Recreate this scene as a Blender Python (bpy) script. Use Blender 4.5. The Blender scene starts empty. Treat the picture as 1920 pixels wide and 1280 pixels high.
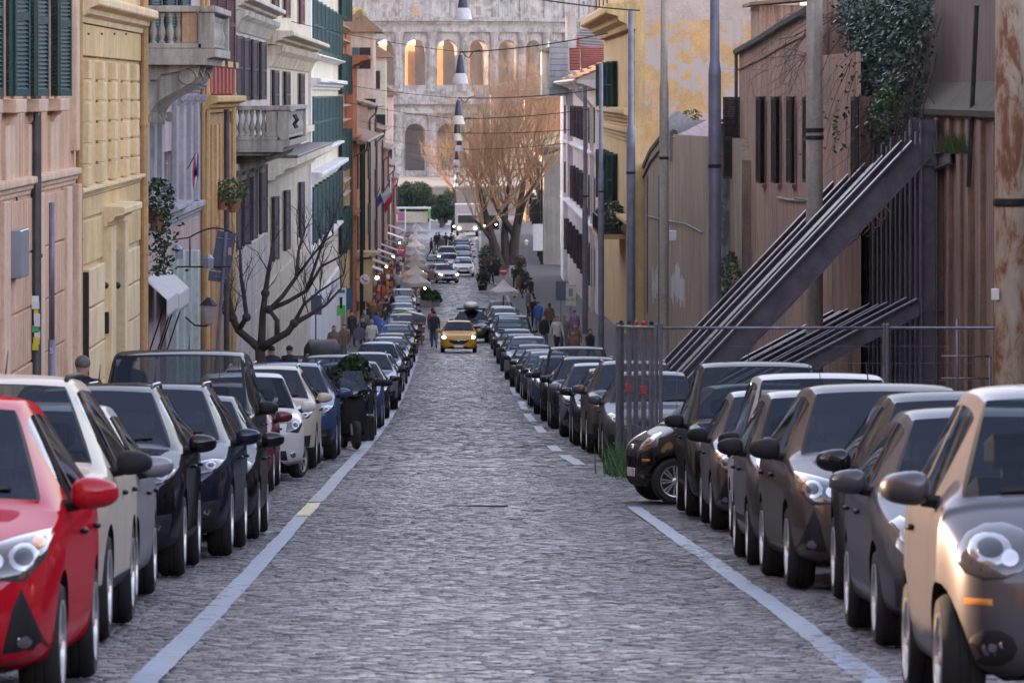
import bpy, bmesh, math, random
import numpy as np
from mathutils import Vector, Matrix
from mathutils.bvhtree import BVHTree

random.seed(7); np.random.seed(7)
SC = bpy.context.scene
COL = SC.collection
R = math.radians

# ---------------------------------------------------------------- camera, light
F, CX, CY, CAMZ = 10667.0, 862.0, 175.0, 1.72
cam_d = bpy.data.cameras.new('camera')
cam_d.sensor_fit = 'HORIZONTAL'; cam_d.sensor_width = 36.0; cam_d.lens = 36.0 * F / 1920
cam_d.shift_x = (960 - CX) / 1920; cam_d.shift_y = -(640 - CY) / 1920
cam_d.clip_start = 1.0; cam_d.clip_end = 6000
cam_d.dof.use_dof = True; cam_d.dof.focus_distance = 105; cam_d.dof.aperture_fstop = 11
cam = bpy.data.objects.new('camera', cam_d); COL.objects.link(cam)
cam.location = (0, 0, CAMZ); cam.rotation_euler = (R(90), 0, 0)
SC.camera = cam

SKY_SAT, SKY_TINT = .55, (1.0, .915, .985, 1)
SUN_AZ, SUN_EL = -58.0, 10.0      # degrees to the right of +Y (negative: left), elevation
world = bpy.data.worlds.new('World'); SC.world = world; world.use_nodes = True
wn = world.node_tree; wn.nodes.clear()
wo = wn.nodes.new('ShaderNodeOutputWorld'); wb = wn.nodes.new('ShaderNodeBackground')
ws = wn.nodes.new('ShaderNodeTexSky'); ws.sky_type = 'NISHITA'; ws.sun_disc = False
ws.sun_elevation = R(SUN_EL); ws.sun_rotation = R(SUN_AZ)
ws.air_density = 1.0; ws.dust_density = 0.7; ws.ozone_density = 1.5
wb.inputs['Strength'].default_value = 0.15
wh = wn.nodes.new('ShaderNodeHueSaturation'); wh.inputs['Saturation'].default_value = SKY_SAT      # sky muted and tinted as a white balance
wt_ = wn.nodes.new('ShaderNodeMix'); wt_.data_type = 'RGBA'; wt_.blend_type = 'MULTIPLY'; wt_.inputs[0].default_value = 1.0; wt_.inputs[7].default_value = SKY_TINT
wn.links.new(ws.outputs[0], wh.inputs['Color']); wn.links.new(wh.outputs[0], wt_.inputs[6]); wn.links.new(wt_.outputs[2], wb.inputs[0]); wn.links.new(wb.outputs[0], wo.inputs[0])
sun_d = bpy.data.lights.new('sun', 'SUN'); sun_d.energy = 2.0; sun_d.angle = R(0.6); sun_d.color = (1.0, 0.66, 0.40)
sun = bpy.data.objects.new('sun', sun_d); COL.objects.link(sun)
sdir = Vector((math.sin(R(SUN_AZ)) * math.cos(R(SUN_EL)), math.cos(R(SUN_AZ)) * math.cos(R(SUN_EL)), math.sin(R(SUN_EL))))
sun.rotation_euler = sdir.to_track_quat('Z', 'Y').to_euler(); sun.location = (-40, 60, 60)
SC.view_settings.view_transform = 'Standard'; SC.view_settings.look = 'None'
SC.view_settings.exposure = 2.78; SC.view_settings.gamma = 1.0; SC.view_settings.use_curve_mapping = False
SC.render.engine = 'CYCLES'
cy = SC.cycles; cy.max_bounces = 5; cy.diffuse_bounces = 3; cy.glossy_bounces = 3; cy.transmission_bounces = 3
cy.transparent_max_bounces = 10; cy.caustics_reflective = False; cy.caustics_refractive = False
cy.use_denoising = True; cy.sample_clamp_indirect = 6.0; cy.volume_bounces = 0

# ---------------------------------------------------------------- the lie of the street
_yd = [(900, 84), (870, 93), (850, 100), (820, 117), (780, 150), (750, 181), (720, 208), (690, 236),
       (660, 268), (640, 290), (600, 338), (560, 396), (530, 440), (500, 475), (470, 515), (440, 560)]
_hd = [(-60, CAMZ - .0492 * 60), (0, CAMZ), (31.6, 3.275), (61.2, 4.73), (73.4, 5.31)] + [(d, (y - CY) * d / F) for y, d in _yd] + [(640, 13.9), (800, 14.6), (1000, 15.6), (3000, 16)]
_hx = np.array([a for a, b in _hd]); _hz = np.array([b for a, b in _hd])
def RZ(d):                       # height of the road surface at distance d
    return CAMZ - np.interp(d, _hx, _hz)
def DY(y):                       # distance of the road point that the photograph shows at row y
    lo, hi = 10.0, 620.0
    for _ in range(50):
        m = (lo + hi) / 2
        if CY + (CAMZ - RZ(m)) * F / m > y: lo = m
        else: hi = m
    return m
def P(px, py, d): return Vector(((px - CX) * d / F, d, CAMZ - (py - CY) * d / F))
def XD(px, d): return (px - CX) * d / F
def ZD(py, d): return CAMZ - (py - CY) * d / F
def slope(d): return float(RZ(d + 1.5) - RZ(d - 1.5)) / 3.0

# ---------------------------------------------------------------- materials
MATS = {}
def _nt(name):
    m = bpy.data.materials.new(name); m.use_nodes = True
    nt = m.node_tree; b = nt.nodes['Principled BSDF']
    return m, nt, b
def N(nt, t, **k):
    n = nt.nodes.new(t)
    for a, v in k.items(): setattr(n, a, v)
    return n
def L(nt, a, b): nt.links.new(a, b)
def setin(n, **k):
    for a, v in k.items(): n.inputs[a.replace('_', ' ')].default_value = v
def c4(c): return (c[0], c[1], c[2], 1.0)
def pos(nt, scale=(1, 1, 1), kind='Position'):
    g = N(nt, 'ShaderNodeNewGeometry') if kind == 'Position' else N(nt, 'ShaderNodeTexCoord')
    mp = N(nt, 'ShaderNodeMapping'); mp.inputs['Scale'].default_value = scale
    L(nt, g.outputs['Position' if kind == 'Position' else 'Object'], mp.inputs[0]); return mp.outputs[0]
def noise(nt, vec, sc, det=4, rough=.6, dist=0):
    n = N(nt, 'ShaderNodeTexNoise'); setin(n, Scale=sc, Detail=det, Roughness=rough, Distortion=dist)
    if vec is not None: L(nt, vec, n.inputs['Vector'])
    return n.outputs['Fac']
def ramp(nt, fac, stops):
    r = N(nt, 'ShaderNodeValToRGB'); el = r.color_ramp.elements
    while len(el) < len(stops): el.new(.5)
    for e, (p, c) in zip(el, stops):
        e.position = p; e.color = c4(c) if not isinstance(c, (int, float)) else (c, c, c, 1)
    L(nt, fac, r.inputs[0]); return r.outputs[0]
def mix(nt, fac, a, b, mode='MIX'):
    m = N(nt, 'ShaderNodeMix', data_type='RGBA', blend_type=mode)
    for sock, v in ((m.inputs[0], fac), (m.inputs[6], a), (m.inputs[7], b)):
        if isinstance(v, (int, float)): sock.default_value = v
        elif isinstance(v, (tuple, list)): sock.default_value = c4(v)
        else: L(nt, v, sock)
    return m.outputs[2]
def bump(nt, b, h, strength=.3, dist=.02):
    n = N(nt, 'ShaderNodeBump'); setin(n, Strength=strength, Distance=dist); L(nt, h, n.inputs['Height']); L(nt, n.outputs[0], b.inputs['Normal'])
def plain(name, col, rough=.6, metal=0., var=.12, sc=6., bmp=0., coat=0., spec=.5, emit=None, estr=1., kind='Object'):
    if name in MATS: return MATS[name]
    m, nt, b = _nt(name)
    setin(b, Roughness=rough, Metallic=metal)
    b.inputs['Specular IOR Level'].default_value = spec
    if coat: b.inputs['Coat Weight'].default_value = coat; b.inputs['Coat Roughness'].default_value = .03
    if var > 0:
        v = pos(nt, kind=kind); n = noise(nt, v, sc, 5)
        lo = tuple(x * (1 - var) for x in col); hi = tuple(min(1, x * (1 + var)) for x in col)
        L(nt, ramp(nt, n, [(.3, lo), (.7, hi)]), b.inputs['Base Color'])
        if bmp: bump(nt, b, n, bmp, .01)
    else: b.inputs['Base Color'].default_value = c4(col)
    if emit: b.inputs['Emission Color'].default_value = c4(emit); b.inputs['Emission Strength'].default_value = estr
    MATS[name] = m; return m
def plaster(name, col, stain=(.12, .09, .08), amt=.45, streak=.5, peel=None, peel_amt=.5, sc=1.0):
    """rendered wall: mottled, with rain streaks of dirt and optional bare patches where paint has come off"""
    if name in MATS: return MATS[name]
    m, nt, b = _nt(name); setin(b, Roughness=.9); b.inputs['Specular IOR Level'].default_value = .25
    v = pos(nt); n1 = noise(nt, v, .7 * sc, 6, .65); n2 = noise(nt, v, 9 * sc, 4, .7)
    hi = tuple(min(1, x * 1.12) for x in col); lo = tuple(x * .78 for x in col)
    c = ramp(nt, n1, [(.3, lo), (.7, hi)])
    c = mix(nt, .28, c, ramp(nt, n2, [(.3, .25), (.7, .85)]), 'OVERLAY')
    if peel:
        pv = noise(nt, v, .55 * sc, 9, .72, .3)
        pf = ramp(nt, pv, [(.5 - .12 * (peel_amt - .5) * 2, 0.), (.5 - .12 * (peel_amt - .5) * 2 + .05, 1.)])
        c = mix(nt, pf, c, peel)
    sv = pos(nt, (2.2 * sc, 2.2 * sc, .12 * sc)); s = noise(nt, sv, 2.0, 6, .75)
    sv2 = noise(nt, v, .25 * sc, 3, .6)
    sf = N(nt, 'ShaderNodeMath', operation='MULTIPLY'); L(nt, ramp(nt, s, [(.43, 0.), (.66, 1.)]), sf.inputs[0]); L(nt, ramp(nt, sv2, [(.30, 0.), (.58, 1.)]), sf.inputs[1])
    sf2 = N(nt, 'ShaderNodeMath', operation='MULTIPLY'); L(nt, sf.outputs[0], sf2.inputs[0]); sf2.inputs[1].default_value = streak
    c = mix(nt, sf2.outputs[0], c, stain)
    L(nt, c, b.inputs['Base Color'])
    bump(nt, b, n2, .35 * amt, .02)
    MATS[name] = m; return m

# ---------------------------------------------------------------- mesh building
class MB:
    def __init__(s): s.v = []; s.f = []; s.m = []; s.mi = 0
    def add(s, vs, fs):
        o = len(s.v); s.v += [tuple(p) for p in vs]; s.f += [tuple(i + o for i in f) for f in fs]; s.m += [s.mi] * len(fs); return s
    def box(s, a, b):
        x0, y0, z0 = a; x1, y1, z1 = b
        return s.add([(x0, y0, z0), (x1, y0, z0), (x1, y1, z0), (x0, y1, z0), (x0, y0, z1), (x1, y0, z1), (x1, y1, z1), (x0, y1, z1)],
                     [(0, 3, 2, 1), (4, 5, 6, 7), (0, 1, 5, 4), (1, 2, 6, 5), (2, 3, 7, 6), (3, 0, 4, 7)])
    def bbox(s, a, b, c=.01):                # box with chamfered edges
        x0, y0, z0 = [min(p, q) for p, q in zip(a, b)]; x1, y1, z1 = [max(p, q) for p, q in zip(a, b)]
        c = min(c, (x1 - x0) * .4, (y1 - y0) * .4, (z1 - z0) * .4)
        bm = bmesh.new(); bmesh.ops.create_cube(bm, size=1)
        for v in bm.verts: v.co = ((x0 + x1) / 2 + v.co.x * (x1 - x0), (y0 + y1) / 2 + v.co.y * (y1 - y0), (z0 + z1) / 2 + v.co.z * (z1 - z0))
        bmesh.ops.bevel(bm, geom=bm.edges[:], offset=c, segments=1, affect='EDGES')
        bm.verts.index_update(); s.add([v.co for v in bm.verts], [[v.index for v in f.verts] for f in bm.faces]); bm.free(); return s
    def prism(s, poly, ax, a0, a1):          # poly of 2-d points, swept along axis ax (0,1,2) from a0 to a1
        n = len(poly)
        def mk(p, a): q = [p[0], p[1]]; q.insert(ax, a); return q
        vs = [mk(p, a0) for p in poly] + [mk(p, a1) for p in poly]
        fs = [tuple(range(n))[::-1], tuple(range(n, 2 * n))] + [(i, (i + 1) % n, n + (i + 1) % n, n + i) for i in range(n)]
        return s.add(vs, fs)
    def tube(s, pts, rad, n=8, caps=True):
        pts = [Vector(p) for p in pts]
        if not isinstance(rad, (list, tuple)): rad = [rad] * len(pts)
        vs = []; u = None
        for i, p in enumerate(pts):
            t = (pts[min(i + 1, len(pts) - 1)] - pts[max(i - 1, 0)])
            t = t.normalized() if t.length > 1e-9 else Vector((0, 0, 1))
            if u is None: u = t.orthogonal().normalized()
            u = u - t * u.dot(t)
            u = u.normalized() if u.length > 1e-6 else t.orthogonal().normalized()
            w = t.cross(u)
            for k in range(n):
                a = 2 * math.pi * k / n; vs.append(p + (u * math.cos(a) + w * math.sin(a)) * rad[i])
        fs = [(i * n + k, i * n + (k + 1) % n, (i + 1) * n + (k + 1) % n, (i + 1) * n + k) for i in range(len(pts) - 1) for k in range(n)]
        if caps: fs += [tuple(range(n))[::-1], tuple(range((len(pts) - 1) * n, len(pts) * n))]
        return s.add(vs, fs)
    def lathe(s, prof, c=(0, 0, 0), n=12, ax=2):   # prof: (radius, height) pairs
        vs = []; m = len(prof)
        for r, h in prof:
            for k in range(n):
                a = 2 * math.pi * k / n; q = [r * math.cos(a), r * math.sin(a)]; q.insert(ax, h)
                vs.append((q[0] + c[0], q[1] + c[1], q[2] + c[2]))
        fs = [(i * n + k, i * n + (k + 1) % n, (i + 1) * n + (k + 1) % n, (i + 1) * n + k) for i in range(m - 1) for k in range(n)]
        if prof[0][0] > 1e-4: fs.append(tuple(range(n))[::-1])
        if prof[-1][0] > 1e-4: fs.append(tuple(range((m - 1) * n, m * n)))
        return s.add(vs, fs)
    def ball(s, c, r, n=10, m=7):
        r = (r, r, r) if isinstance(r, (int, float)) else r
        vs = []; fs = []
        for i in range(m + 1):
            t = math.pi * i / m
            for k in range(n):
                a = 2 * math.pi * k / n; vs.append((c[0] + r[0] * math.sin(t) * math.cos(a), c[1] + r[1] * math.sin(t) * math.sin(a), c[2] + r[2] * math.cos(t)))
        fs = [(i * n + k, (i + 1) * n + k, (i + 1) * n + (k + 1) % n, i * n + (k + 1) % n) for i in range(m) for k in range(n)]
        return s.add(vs, fs)
    def xf(s, M):
        s.v = [tuple(M @ Vector(p)) for p in s.v]; return s
    def mesh(s, name, mats, smooth=False, angle=None):
        me = bpy.data.meshes.new(name); me.from_pydata(s.v, [], s.f); me.validate()
        for m in (mats if isinstance(mats, (list, tuple)) else [mats]): me.materials.append(m)
        if any(s.m) and len(me.polygons) == len(s.m): me.polygons.foreach_set('material_index', s.m)
        if smooth:
            me.polygons.foreach_set('use_smooth', [True] * len(me.polygons))
            if angle: me.set_sharp_from_angle(angle=angle)
        me.update(); return me
    def obj(s, name, mats, parent=None, smooth=False, angle=None):
        return link(name, s.mesh(name, mats, smooth, angle), parent)
def link(name, me, parent=None, loc=None, rot=None, scale=None):
    o = bpy.data.objects.new(name, me); COL.objects.link(o)
    if parent is not None: o.parent = parent
    if loc is not None: o.location = loc
    if rot is not None: o.rotation_euler = rot
    if scale is not None: o.scale = scale
    return o
def tag(o, label, cat, group=None):
    o['label'] = label; o['category'] = cat
    if group: o['group'] = group
    return o
def thing(name, label, cat, loc=(0, 0, 0), rot=(0, 0, 0), group=None):
    o = bpy.data.objects.new(name, None); COL.objects.link(o); o.location = loc; o.rotation_euler = rot
    o.empty_display_size = .2
    return tag(o, label, cat, group)
def structure(o): o['kind'] = 'structure'; return o
def stuff(o): o['kind'] = 'stuff'; return o
def copy_tree(o, parent=None):
    c = o.copy(); COL.objects.link(c); c.parent = parent
    for ch in list(o.children): copy_tree(ch, c)
    return c
def raw_mesh(name, verts, faces4, mat, attr=None, tri=False):
    """large meshes straight from numpy arrays"""
    k = 3 if tri else 4
    me = bpy.data.meshes.new(name); nv = len(verts); nf = len(faces4)
    me.vertices.add(nv); me.vertices.foreach_set('co', np.ascontiguousarray(verts, dtype=np.float32).ravel())
    me.loops.add(nf * k); me.loops.foreach_set('vertex_index', np.ascontiguousarray(faces4, dtype=np.int32).ravel())
    me.polygons.add(nf); me.polygons.foreach_set('loop_start', np.arange(0, nf * k, k, dtype=np.int32)); me.polygons.foreach_set('loop_total', np.full(nf, k, dtype=np.int32))
    me.materials.append(mat)
    if attr is not None:
        a = me.attributes.new('tone', 'FLOAT', 'FACE'); a.data.foreach_set('value', np.ascontiguousarray(attr, dtype=np.float32))
    me.update(calc_edges=True); return me
def tone_node(nt):
    a = N(nt, 'ShaderNodeAttribute', attribute_name='tone'); return a.outputs['Fac']
def wire(nm, a, b, sag, r, mat, parent=None, n=14):
    a = Vector(a); b = Vector(b); pts = [a.lerp(b, t / n) - Vector((0, 0, sag * 4 * (t / n) * (1 - t / n))) for t in range(n + 1)]
    return MB().tube(pts, r, 5).obj(nm, mat, parent, True)
# ---------------------------------------------------------------- ground, road, pavements, painted lines
def und(x, y):                   # gentle unevenness of the paving
    return .007 * np.sin(x * 1.3 + y * .21) * np.sin(y * .37 + x * .5) + .0028 * np.sin(x * 5.1 + y * .7) * np.sin(y * 1.9 + x * 1.7) + .0024 * np.sin(x * 3.3 - y * 1.1) * np.sin(y * 2.7 - x * 2.3)
def N2(nt, sock, k):
    m = N(nt, 'ShaderNodeMath', operation='MULTIPLY'); L(nt, sock, m.inputs[0]); m.inputs[1].default_value = k; return m.outputs[0]
def stone_mat(name, far=False):
    m, nt, b = _nt(name)
    v = pos(nt)
    if far:
        # past the built stones: rows too fine to see singly, left to the material
        t = noise(nt, pos(nt, (7.0, 3.2, 1)), 1.0, 3, .7)
        t2 = noise(nt, pos(nt, (1.3, .35, 1)), 1.0, 4, .65)
    else:
        t = tone_node(nt); t2 = noise(nt, pos(nt, (1.3, .5, 1)), 1.0, 4, .65)
    c = ramp(nt, t, [(.0, (.050, .047, .054)), (.55, (.088, .083, .093)), (1., (.140, .132, .142))])
    c = mix(nt, ramp(nt, t2, [(.35, 0.), (.75, .55)]), c, (.125, .108, .108))
    dirt = noise(nt, pos(nt, (.9, .08, 1)), 1.0, 4, .6)
    c = mix(nt, ramp(nt, dirt, [(.5, 0.), (.8, .5)]), c, (.050, .046, .046))
    L(nt, c, b.inputs['Base Color'])
    sx = N(nt, 'ShaderNodeSeparateXYZ'); L(nt, v, sx.inputs[0]); ab = N(nt, 'ShaderNodeMath', operation='ABSOLUTE'); L(nt, sx.outputs[0], ab.inputs[0])      # the wheel tracks are polished smooth
    L(nt, mix(nt, ramp(nt, N2(nt, ab.outputs[0], .4), [(.25, 0.), (.75, 1.)]), ramp(nt, noise(nt, v, 3., 4), [(.3, .34), (.75, .56)]), ramp(nt, noise(nt, v, 3., 4), [(.3, .48), (.75, .72)])), b.inputs['Roughness'])
    b.inputs['Specular IOR Level'].default_value = .55
    if far: bump(nt, b, mix(nt, .45, t, t2), 1.0, .05)
    else: bump(nt, b, noise(nt, v, 60., 3), .25, .004)
    return m
M_stone = stone_mat('basalt_setts'); M_stone_far = stone_mat('basalt_setts_distant', True)
M_joint = plain('joint_dirt', (.075, .068, .066), .95, kind='Position')
M_pave = plaster('pavement_slab', (.085, .08, .08), amt=.3, streak=.2)
M_kerb = plain('kerb_stone', (.22, .21, .2), .8, kind='Position', sc=3)
COB0, COB1 = 24.0, 545.0
def sheet(name, xs_of, d0, d1, step, mat, dz=0., nx=24, kind=True):
    ds = np.arange(d0, d1 + step * .5, step); V = []
    for d in ds:
        xa, xb = xs_of(d); x = np.linspace(xa, xb, nx + 1)
        V.append(np.stack([x, np.full(nx + 1, d), RZ(d) + und(x, d) + dz + 0 * x], 1))
    V = np.concatenate(V); w = nx + 1; i, j = np.meshgrid(np.arange(len(ds) - 1), np.arange(nx), indexing='ij'); b = (i * w + j).ravel()
    return link(name, raw_mesh(name, V, np.stack([b, b + 1, b + w + 1, b + w], 1), mat))
def kerb_l(d): return float(np.interp(d, [0, 120, 200, 262, 330, 420, 500, 560], [-4.45, -4.45, -4.35, -4.2, -4.2, -4.6, -4.6, -4.6]))
def kerb_r(d): return float(np.interp(d, [0, 120, 200, 262, 330, 420, 440, 500, 560], [4.75, 4.75, 4.1, 3.5, 3.2, 3.2, 2.1, 1.7, 1.9]))
ground = structure(sheet('ground', lambda d: (-900, 900), -100, 3000, 50, plain('bare_ground', (.16, .14, .12), .95, kind='Position', sc=.3), -.45, 36))
road = structure(sheet('road', lambda d: (kerb_l(d) - .1, kerb_r(d) + .1), -45, COB1 + 2, .8, M_joint, -.008))
road_far = sheet('road_surface', lambda d: (kerb_l(d) - .1, kerb_r(d) + .1), COB1 - .05, 640, .7, M_stone_far, .0); road_far.parent = road
road_beh = sheet('road_surface', lambda d: (kerb_l(d) - .1, kerb_r(d) + .1), -45, COB0 + .3, .7, M_stone_far, .0); road_beh.parent = road
def setts():
    rows = np.concatenate([np.arange(COB0, 90, .112), np.arange(90, 250, .21), np.arange(250, COB1, .36)]); V = []; T = []
    rs = np.random.RandomState(3)
    for r, d in enumerate(rows):
        p = .112 if d < 90 else .21 if d < 250 else .36; k = p / .118; n = int((kerb_r(d) - kerb_l(d)) / p); w = p
        x = kerb_l(d) + (np.arange(n) + .5 + .5 * (r % 2)) * w + rs.normal(0, .015 * k, n)
        # the rows lie in shallow arcs as the setts are laid
        y = d + .16 * np.sin(x * 1.05 + 2.1 * np.sin(d * .11)) + rs.normal(0, .02 * k, n)
        hw = .056 * k * rs.uniform(.86, 1.08, n); hl = .058 * k * rs.uniform(.86, 1.08, n)
        z = RZ(d) + und(x, y) + rs.normal(0, .0013, n)
        tx = rs.normal(0, .02, n); ty = rs.normal(0, .015, n) + slope(float(d))
        q = []
        for sx, sy in ((-1, -1), (1, -1), (1, 1), (-1, 1)):
            q.append(np.stack([x + sx * hw, y + sy * hl, z - .007 * k], 1))
        for sx, sy in ((-1, -1), (1, -1), (1, 1), (-1, 1)):
            q.append(np.stack([x + sx * hw * .92, y + sy * hl * .92, z + sx * hw * tx + sy * hl * ty + .004], 1))
        V.append(np.stack(q, 1).reshape(-1, 3)); T.append(np.clip(rs.normal(.5, .085, n) + .28 * np.sin(x * .9 + 1.3 * np.sin(d * .35)) * np.sin(d * .8 + x * .5), 0, 1))
    V = np.concatenate(V); T = np.concatenate(T); n = len(T)
    # rise with the slope of the road inside each row already included; drop each stone to the road at its own distance
    fq = np.array([(4, 5, 6, 7), (0, 1, 5, 4), (1, 2, 6, 5), (2, 3, 7, 6), (3, 0, 4, 7)])
    Fq = (np.arange(n)[:, None, None] * 8 + fq[None]).reshape(-1, 4)
    me = raw_mesh('cobblestones', V, Fq, M_stone, np.repeat(T, 5))
    return stuff(link('cobblestones', me, road))
setts()
# pavements with a kerb, each a raised slab with its own stones
def strip(name, f0, f1, d0, d1, z0, z1, step, mat, parent=None):
    ds = np.arange(d0, d1 + 1e-3, step); b = MB(); vs = []
    for d in ds:
        a, c = f0(d), f1(d); r = float(RZ(d)); vs += [(a, d, r + z0), (a, d, r + z1), (c, d, r + z1), (c, d, r + z0)]
    fs = []
    for i in range(len(ds) - 1):
        o = i * 4
        for k in range(4): fs.append((o + k, o + (k + 1) % 4, o + 4 + (k + 1) % 4, o + 4 + k))
    fs += [(0, 1, 2, 3), tuple(len(vs) - 4 + k for k in (3, 2, 1, 0))]
    return b.add(vs, fs).obj(name, mat, parent)
pav_l = structure(strip('pavement_left', lambda d: -8.5, lambda d: kerb_l(d) - .22, -45, 640, -.5, .13, 3, M_pave))
pav_r = structure(strip('pavement_right', lambda d: kerb_r(d) + .22, lambda d: 14.0, -45, 640, -.5, .13, 3, M_pave))
kl = structure(strip('kerb_left', lambda d: kerb_l(d) - .215, lambda d: kerb_l(d), -45, 640, -.4, .135, 2, M_kerb))
kr = structure(strip('kerb_right', lambda d: kerb_r(d), lambda d: kerb_r(d) + .215, -45, 640, -.4, .135, 2, M_kerb))
# painted parking lines, worn down to the stone in places
def paint_mat(name, col, worn=.45):
    m, nt, b = _nt(name); v = pos(nt, (1, .8, 1))
    n = noise(nt, v, 7., 6, .75); n2 = noise(nt, pos(nt, (8, 8, 8)), 1.0, 2)
    c = mix(nt, ramp(nt, n, [(worn - .06, 1.), (worn + .1, 0.)]), col, (.10, .10, .115))
    c = mix(nt, ramp(nt, n2, [(.36, .7), (.56, 0.)]), c, (.09, .095, .11))
    L(nt, c, b.inputs['Base Color']); setin(b, Roughness=.55); bump(nt, b, n2, .5, .01); return m
M_blue = paint_mat('blue_paint', (.062, .155, .31), .465); M_yel = paint_mat('yellow_paint', (.55, .43, .16), .38); M_bluew = paint_mat('worn_blue_paint', (.08, .165, .31), .51)
def line(name, pts, w, mat, label_):
    """pts: (row, column) of the line in the photograph, turned into points of the road"""
    ys = [DY(y) for y, x in pts]; xs = [XD(x, d) for (y, x), d in zip(pts, ys)]
    rs = random.Random(len(pts)); ds = np.arange(ys[0], ys[-1], .25); vs = []; fs = []
    for i, d in enumerate(ds):
        x = float(np.interp(d, ys, xs)); ww = w * rs.uniform(.93, 1.06)
        for s in (-1, -.33, .33, 1):
            xx = x + s * ww / 2; vs.append((xx, d, float(RZ(d) + und(xx, d)) + .012))
        if i:
            for k in range(3): o = (i - 1) * 4 + k; fs.append((o, o + 1, o + 5, o + 4))
    o = MB().add(vs, fs).obj(name, mat, road); o['label'] = label_; return o
LB = [(1330, 222), (1280, 272), (1200, 350), (1140, 410), (1080, 465), (1010, 530), (969, 566)]
line('painted_line', LB, .17, M_blue, 'worn pale blue parking line along the parked cars')
line('painted_line', [(968, 567), (943, 590)], .18, M_yel, 'short yellow stretch of the parking line')
line('painted_line', [(942, 591), (920, 612), (890, 637), (850, 675), (820, 702), (790, 724), (750, 749), (720, 762), (690, 773), (668, 781)], .19, M_bluew, 'worn pale blue parking line')
line('painted_line', [(1330, 1708), (1280, 1640), (1158, 1480), (1140, 1455), (1040, 1315), (950, 1188)], .17, M_blue, 'worn pale blue parking line')
for a, b_ in (((872, 1088), (854, 1056)), ((846, 1046), (836, 1034)), ((812, 1018), (800, 1008)), ((790, 1000), (776, 988)), ((768, 984), (752, 976)), ((742, 969), (726, 960)), ((716, 955), (700, 948))):
    line('painted_line', [a, b_], .2, M_bluew, 'faint dash of the pale blue line')
# iron drain cover seam across the road
d_ = DY(951); MB().tube([(XD(x, d_), d_ + .05 * math.sin((x - 830) / 120 * 3.14), float(RZ(d_)) + .012) for x in range(832, 956, 8)], .016, 5).obj('drain_seam', plain('iron_dark', (.03, .03, .032), .6, .5), road)
# ---------------------------------------------------------------- cars
def paint(name, col, metal=.35, rough=.55, gloss=.13):
    if name in MATS: return MATS[name]
    m, nt, b = _nt(name); setin(b, Metallic=metal * .6, Roughness=rough); b.inputs['Specular IOR Level'].default_value = 0.
    v = pos(nt, kind='Object'); n = noise(nt, v, 2.2, 6, .7); d = noise(nt, pos(nt, (1, 1, 1), 'Object'), 240., 1)
    c = mix(nt, ramp(nt, d, [(.35, 0.), (.75, .12)]), col, tuple(min(1, x * 1.8 + .03) for x in col))
    c = mix(nt, ramp(nt, n, [(.5, 0.), (.9, .07)]), c, (.16, .14, .125))      # road dust
    L(nt, c, b.inputs['Base Color'])
    g = N(nt, 'ShaderNodeBsdfGlossy'); g.inputs['Color'].default_value = (.92, .95, 1., 1); L(nt, ramp(nt, n, [(.4, .03), (.9, .16)]), g.inputs['Roughness'])
    f = N(nt, 'ShaderNodeFresnel'); f.inputs[0].default_value = 1.5; mn = N(nt, 'ShaderNodeMath', operation='MINIMUM'); L(nt, f.outputs[0], mn.inputs[0]); mn.inputs[1].default_value = gloss   # reflection capped so flat angles mirror less bright sky
    mg = N(nt, 'ShaderNodeMixShader'); L(nt, mn.outputs[0], mg.inputs[0]); L(nt, b.outputs[0], mg.inputs[1]); L(nt, g.outputs[0], mg.inputs[2])
    bf = N(nt, 'ShaderNodeNewGeometry'); dk = N(nt, 'ShaderNodeBsdfDiffuse'); dk.inputs[0].default_value = (.02, .02, .022, 1); mx = N(nt, 'ShaderNodeMixShader')      # trim on the inside
    out = [q for q in nt.nodes if q.type == 'OUTPUT_MATERIAL'][0]; L(nt, bf.outputs['Backfacing'], mx.inputs[0]); L(nt, mg.outputs[0], mx.inputs[1]); L(nt, dk.outputs[0], mx.inputs[2]); L(nt, mx.outputs[0], out.inputs[0])
    MATS[name] = m; return m
def glass_mat():
    m, nt, b = _nt('car_glass'); nt.nodes.remove(b); out = [n for n in nt.nodes if n.type == 'OUTPUT_MATERIAL'][0]
    t = N(nt, 'ShaderNodeBsdfTransparent'); t.inputs[0].default_value = (.55, .60, .60, 1); g = N(nt, 'ShaderNodeBsdfGlossy'); g.inputs['Roughness'].default_value = .015; g.inputs['Color'].default_value = (.40, .45, .56, 1)
    n = noise(nt, pos(nt, kind='Object'), 3., 5, .7); d = N(nt, 'ShaderNodeBsdfDiffuse'); d.inputs[0].default_value = (.20, .19, .18, 1)
    f = N(nt, 'ShaderNodeFresnel'); f.inputs[0].default_value = 1.55; mx = N(nt, 'ShaderNodeMixShader'); L(nt, f.outputs[0], mx.inputs[0]); L(nt, t.outputs[0], mx.inputs[1]); L(nt, g.outputs[0], mx.inputs[2])
    m2 = N(nt, 'ShaderNodeMixShader'); L(nt, ramp(nt, n, [(.5, .0), (.9, .05)]), m2.inputs[0]); L(nt, mx.outputs[0], m2.inputs[1]); L(nt, d.outputs[0], m2.inputs[2]); L(nt, m2.outputs[0], out.inputs[0]); return m
M_glass = glass_mat()
M_blk = plain('black_plastic', (.016, .016, .018), .6, sc=30, bmp=.1, spec=.2)
M_trim = plain('cabin_trim', (.045, .044, .046), .8, sc=8)
M_well = plain('wheel_well_dark', (.008, .008, .008), .95, var=0)
M_tyre = plain('tyre_rubber', (.014, .013, .013), .85, sc=20, var=.35, bmp=.2)
M_alloy = plain('alloy_silver', (.62, .61, .60), .32, .85, sc=14, var=.2)
M_alloyd = plain('alloy_dark', (.10, .10, .105), .35, .7, sc=14)
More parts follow.
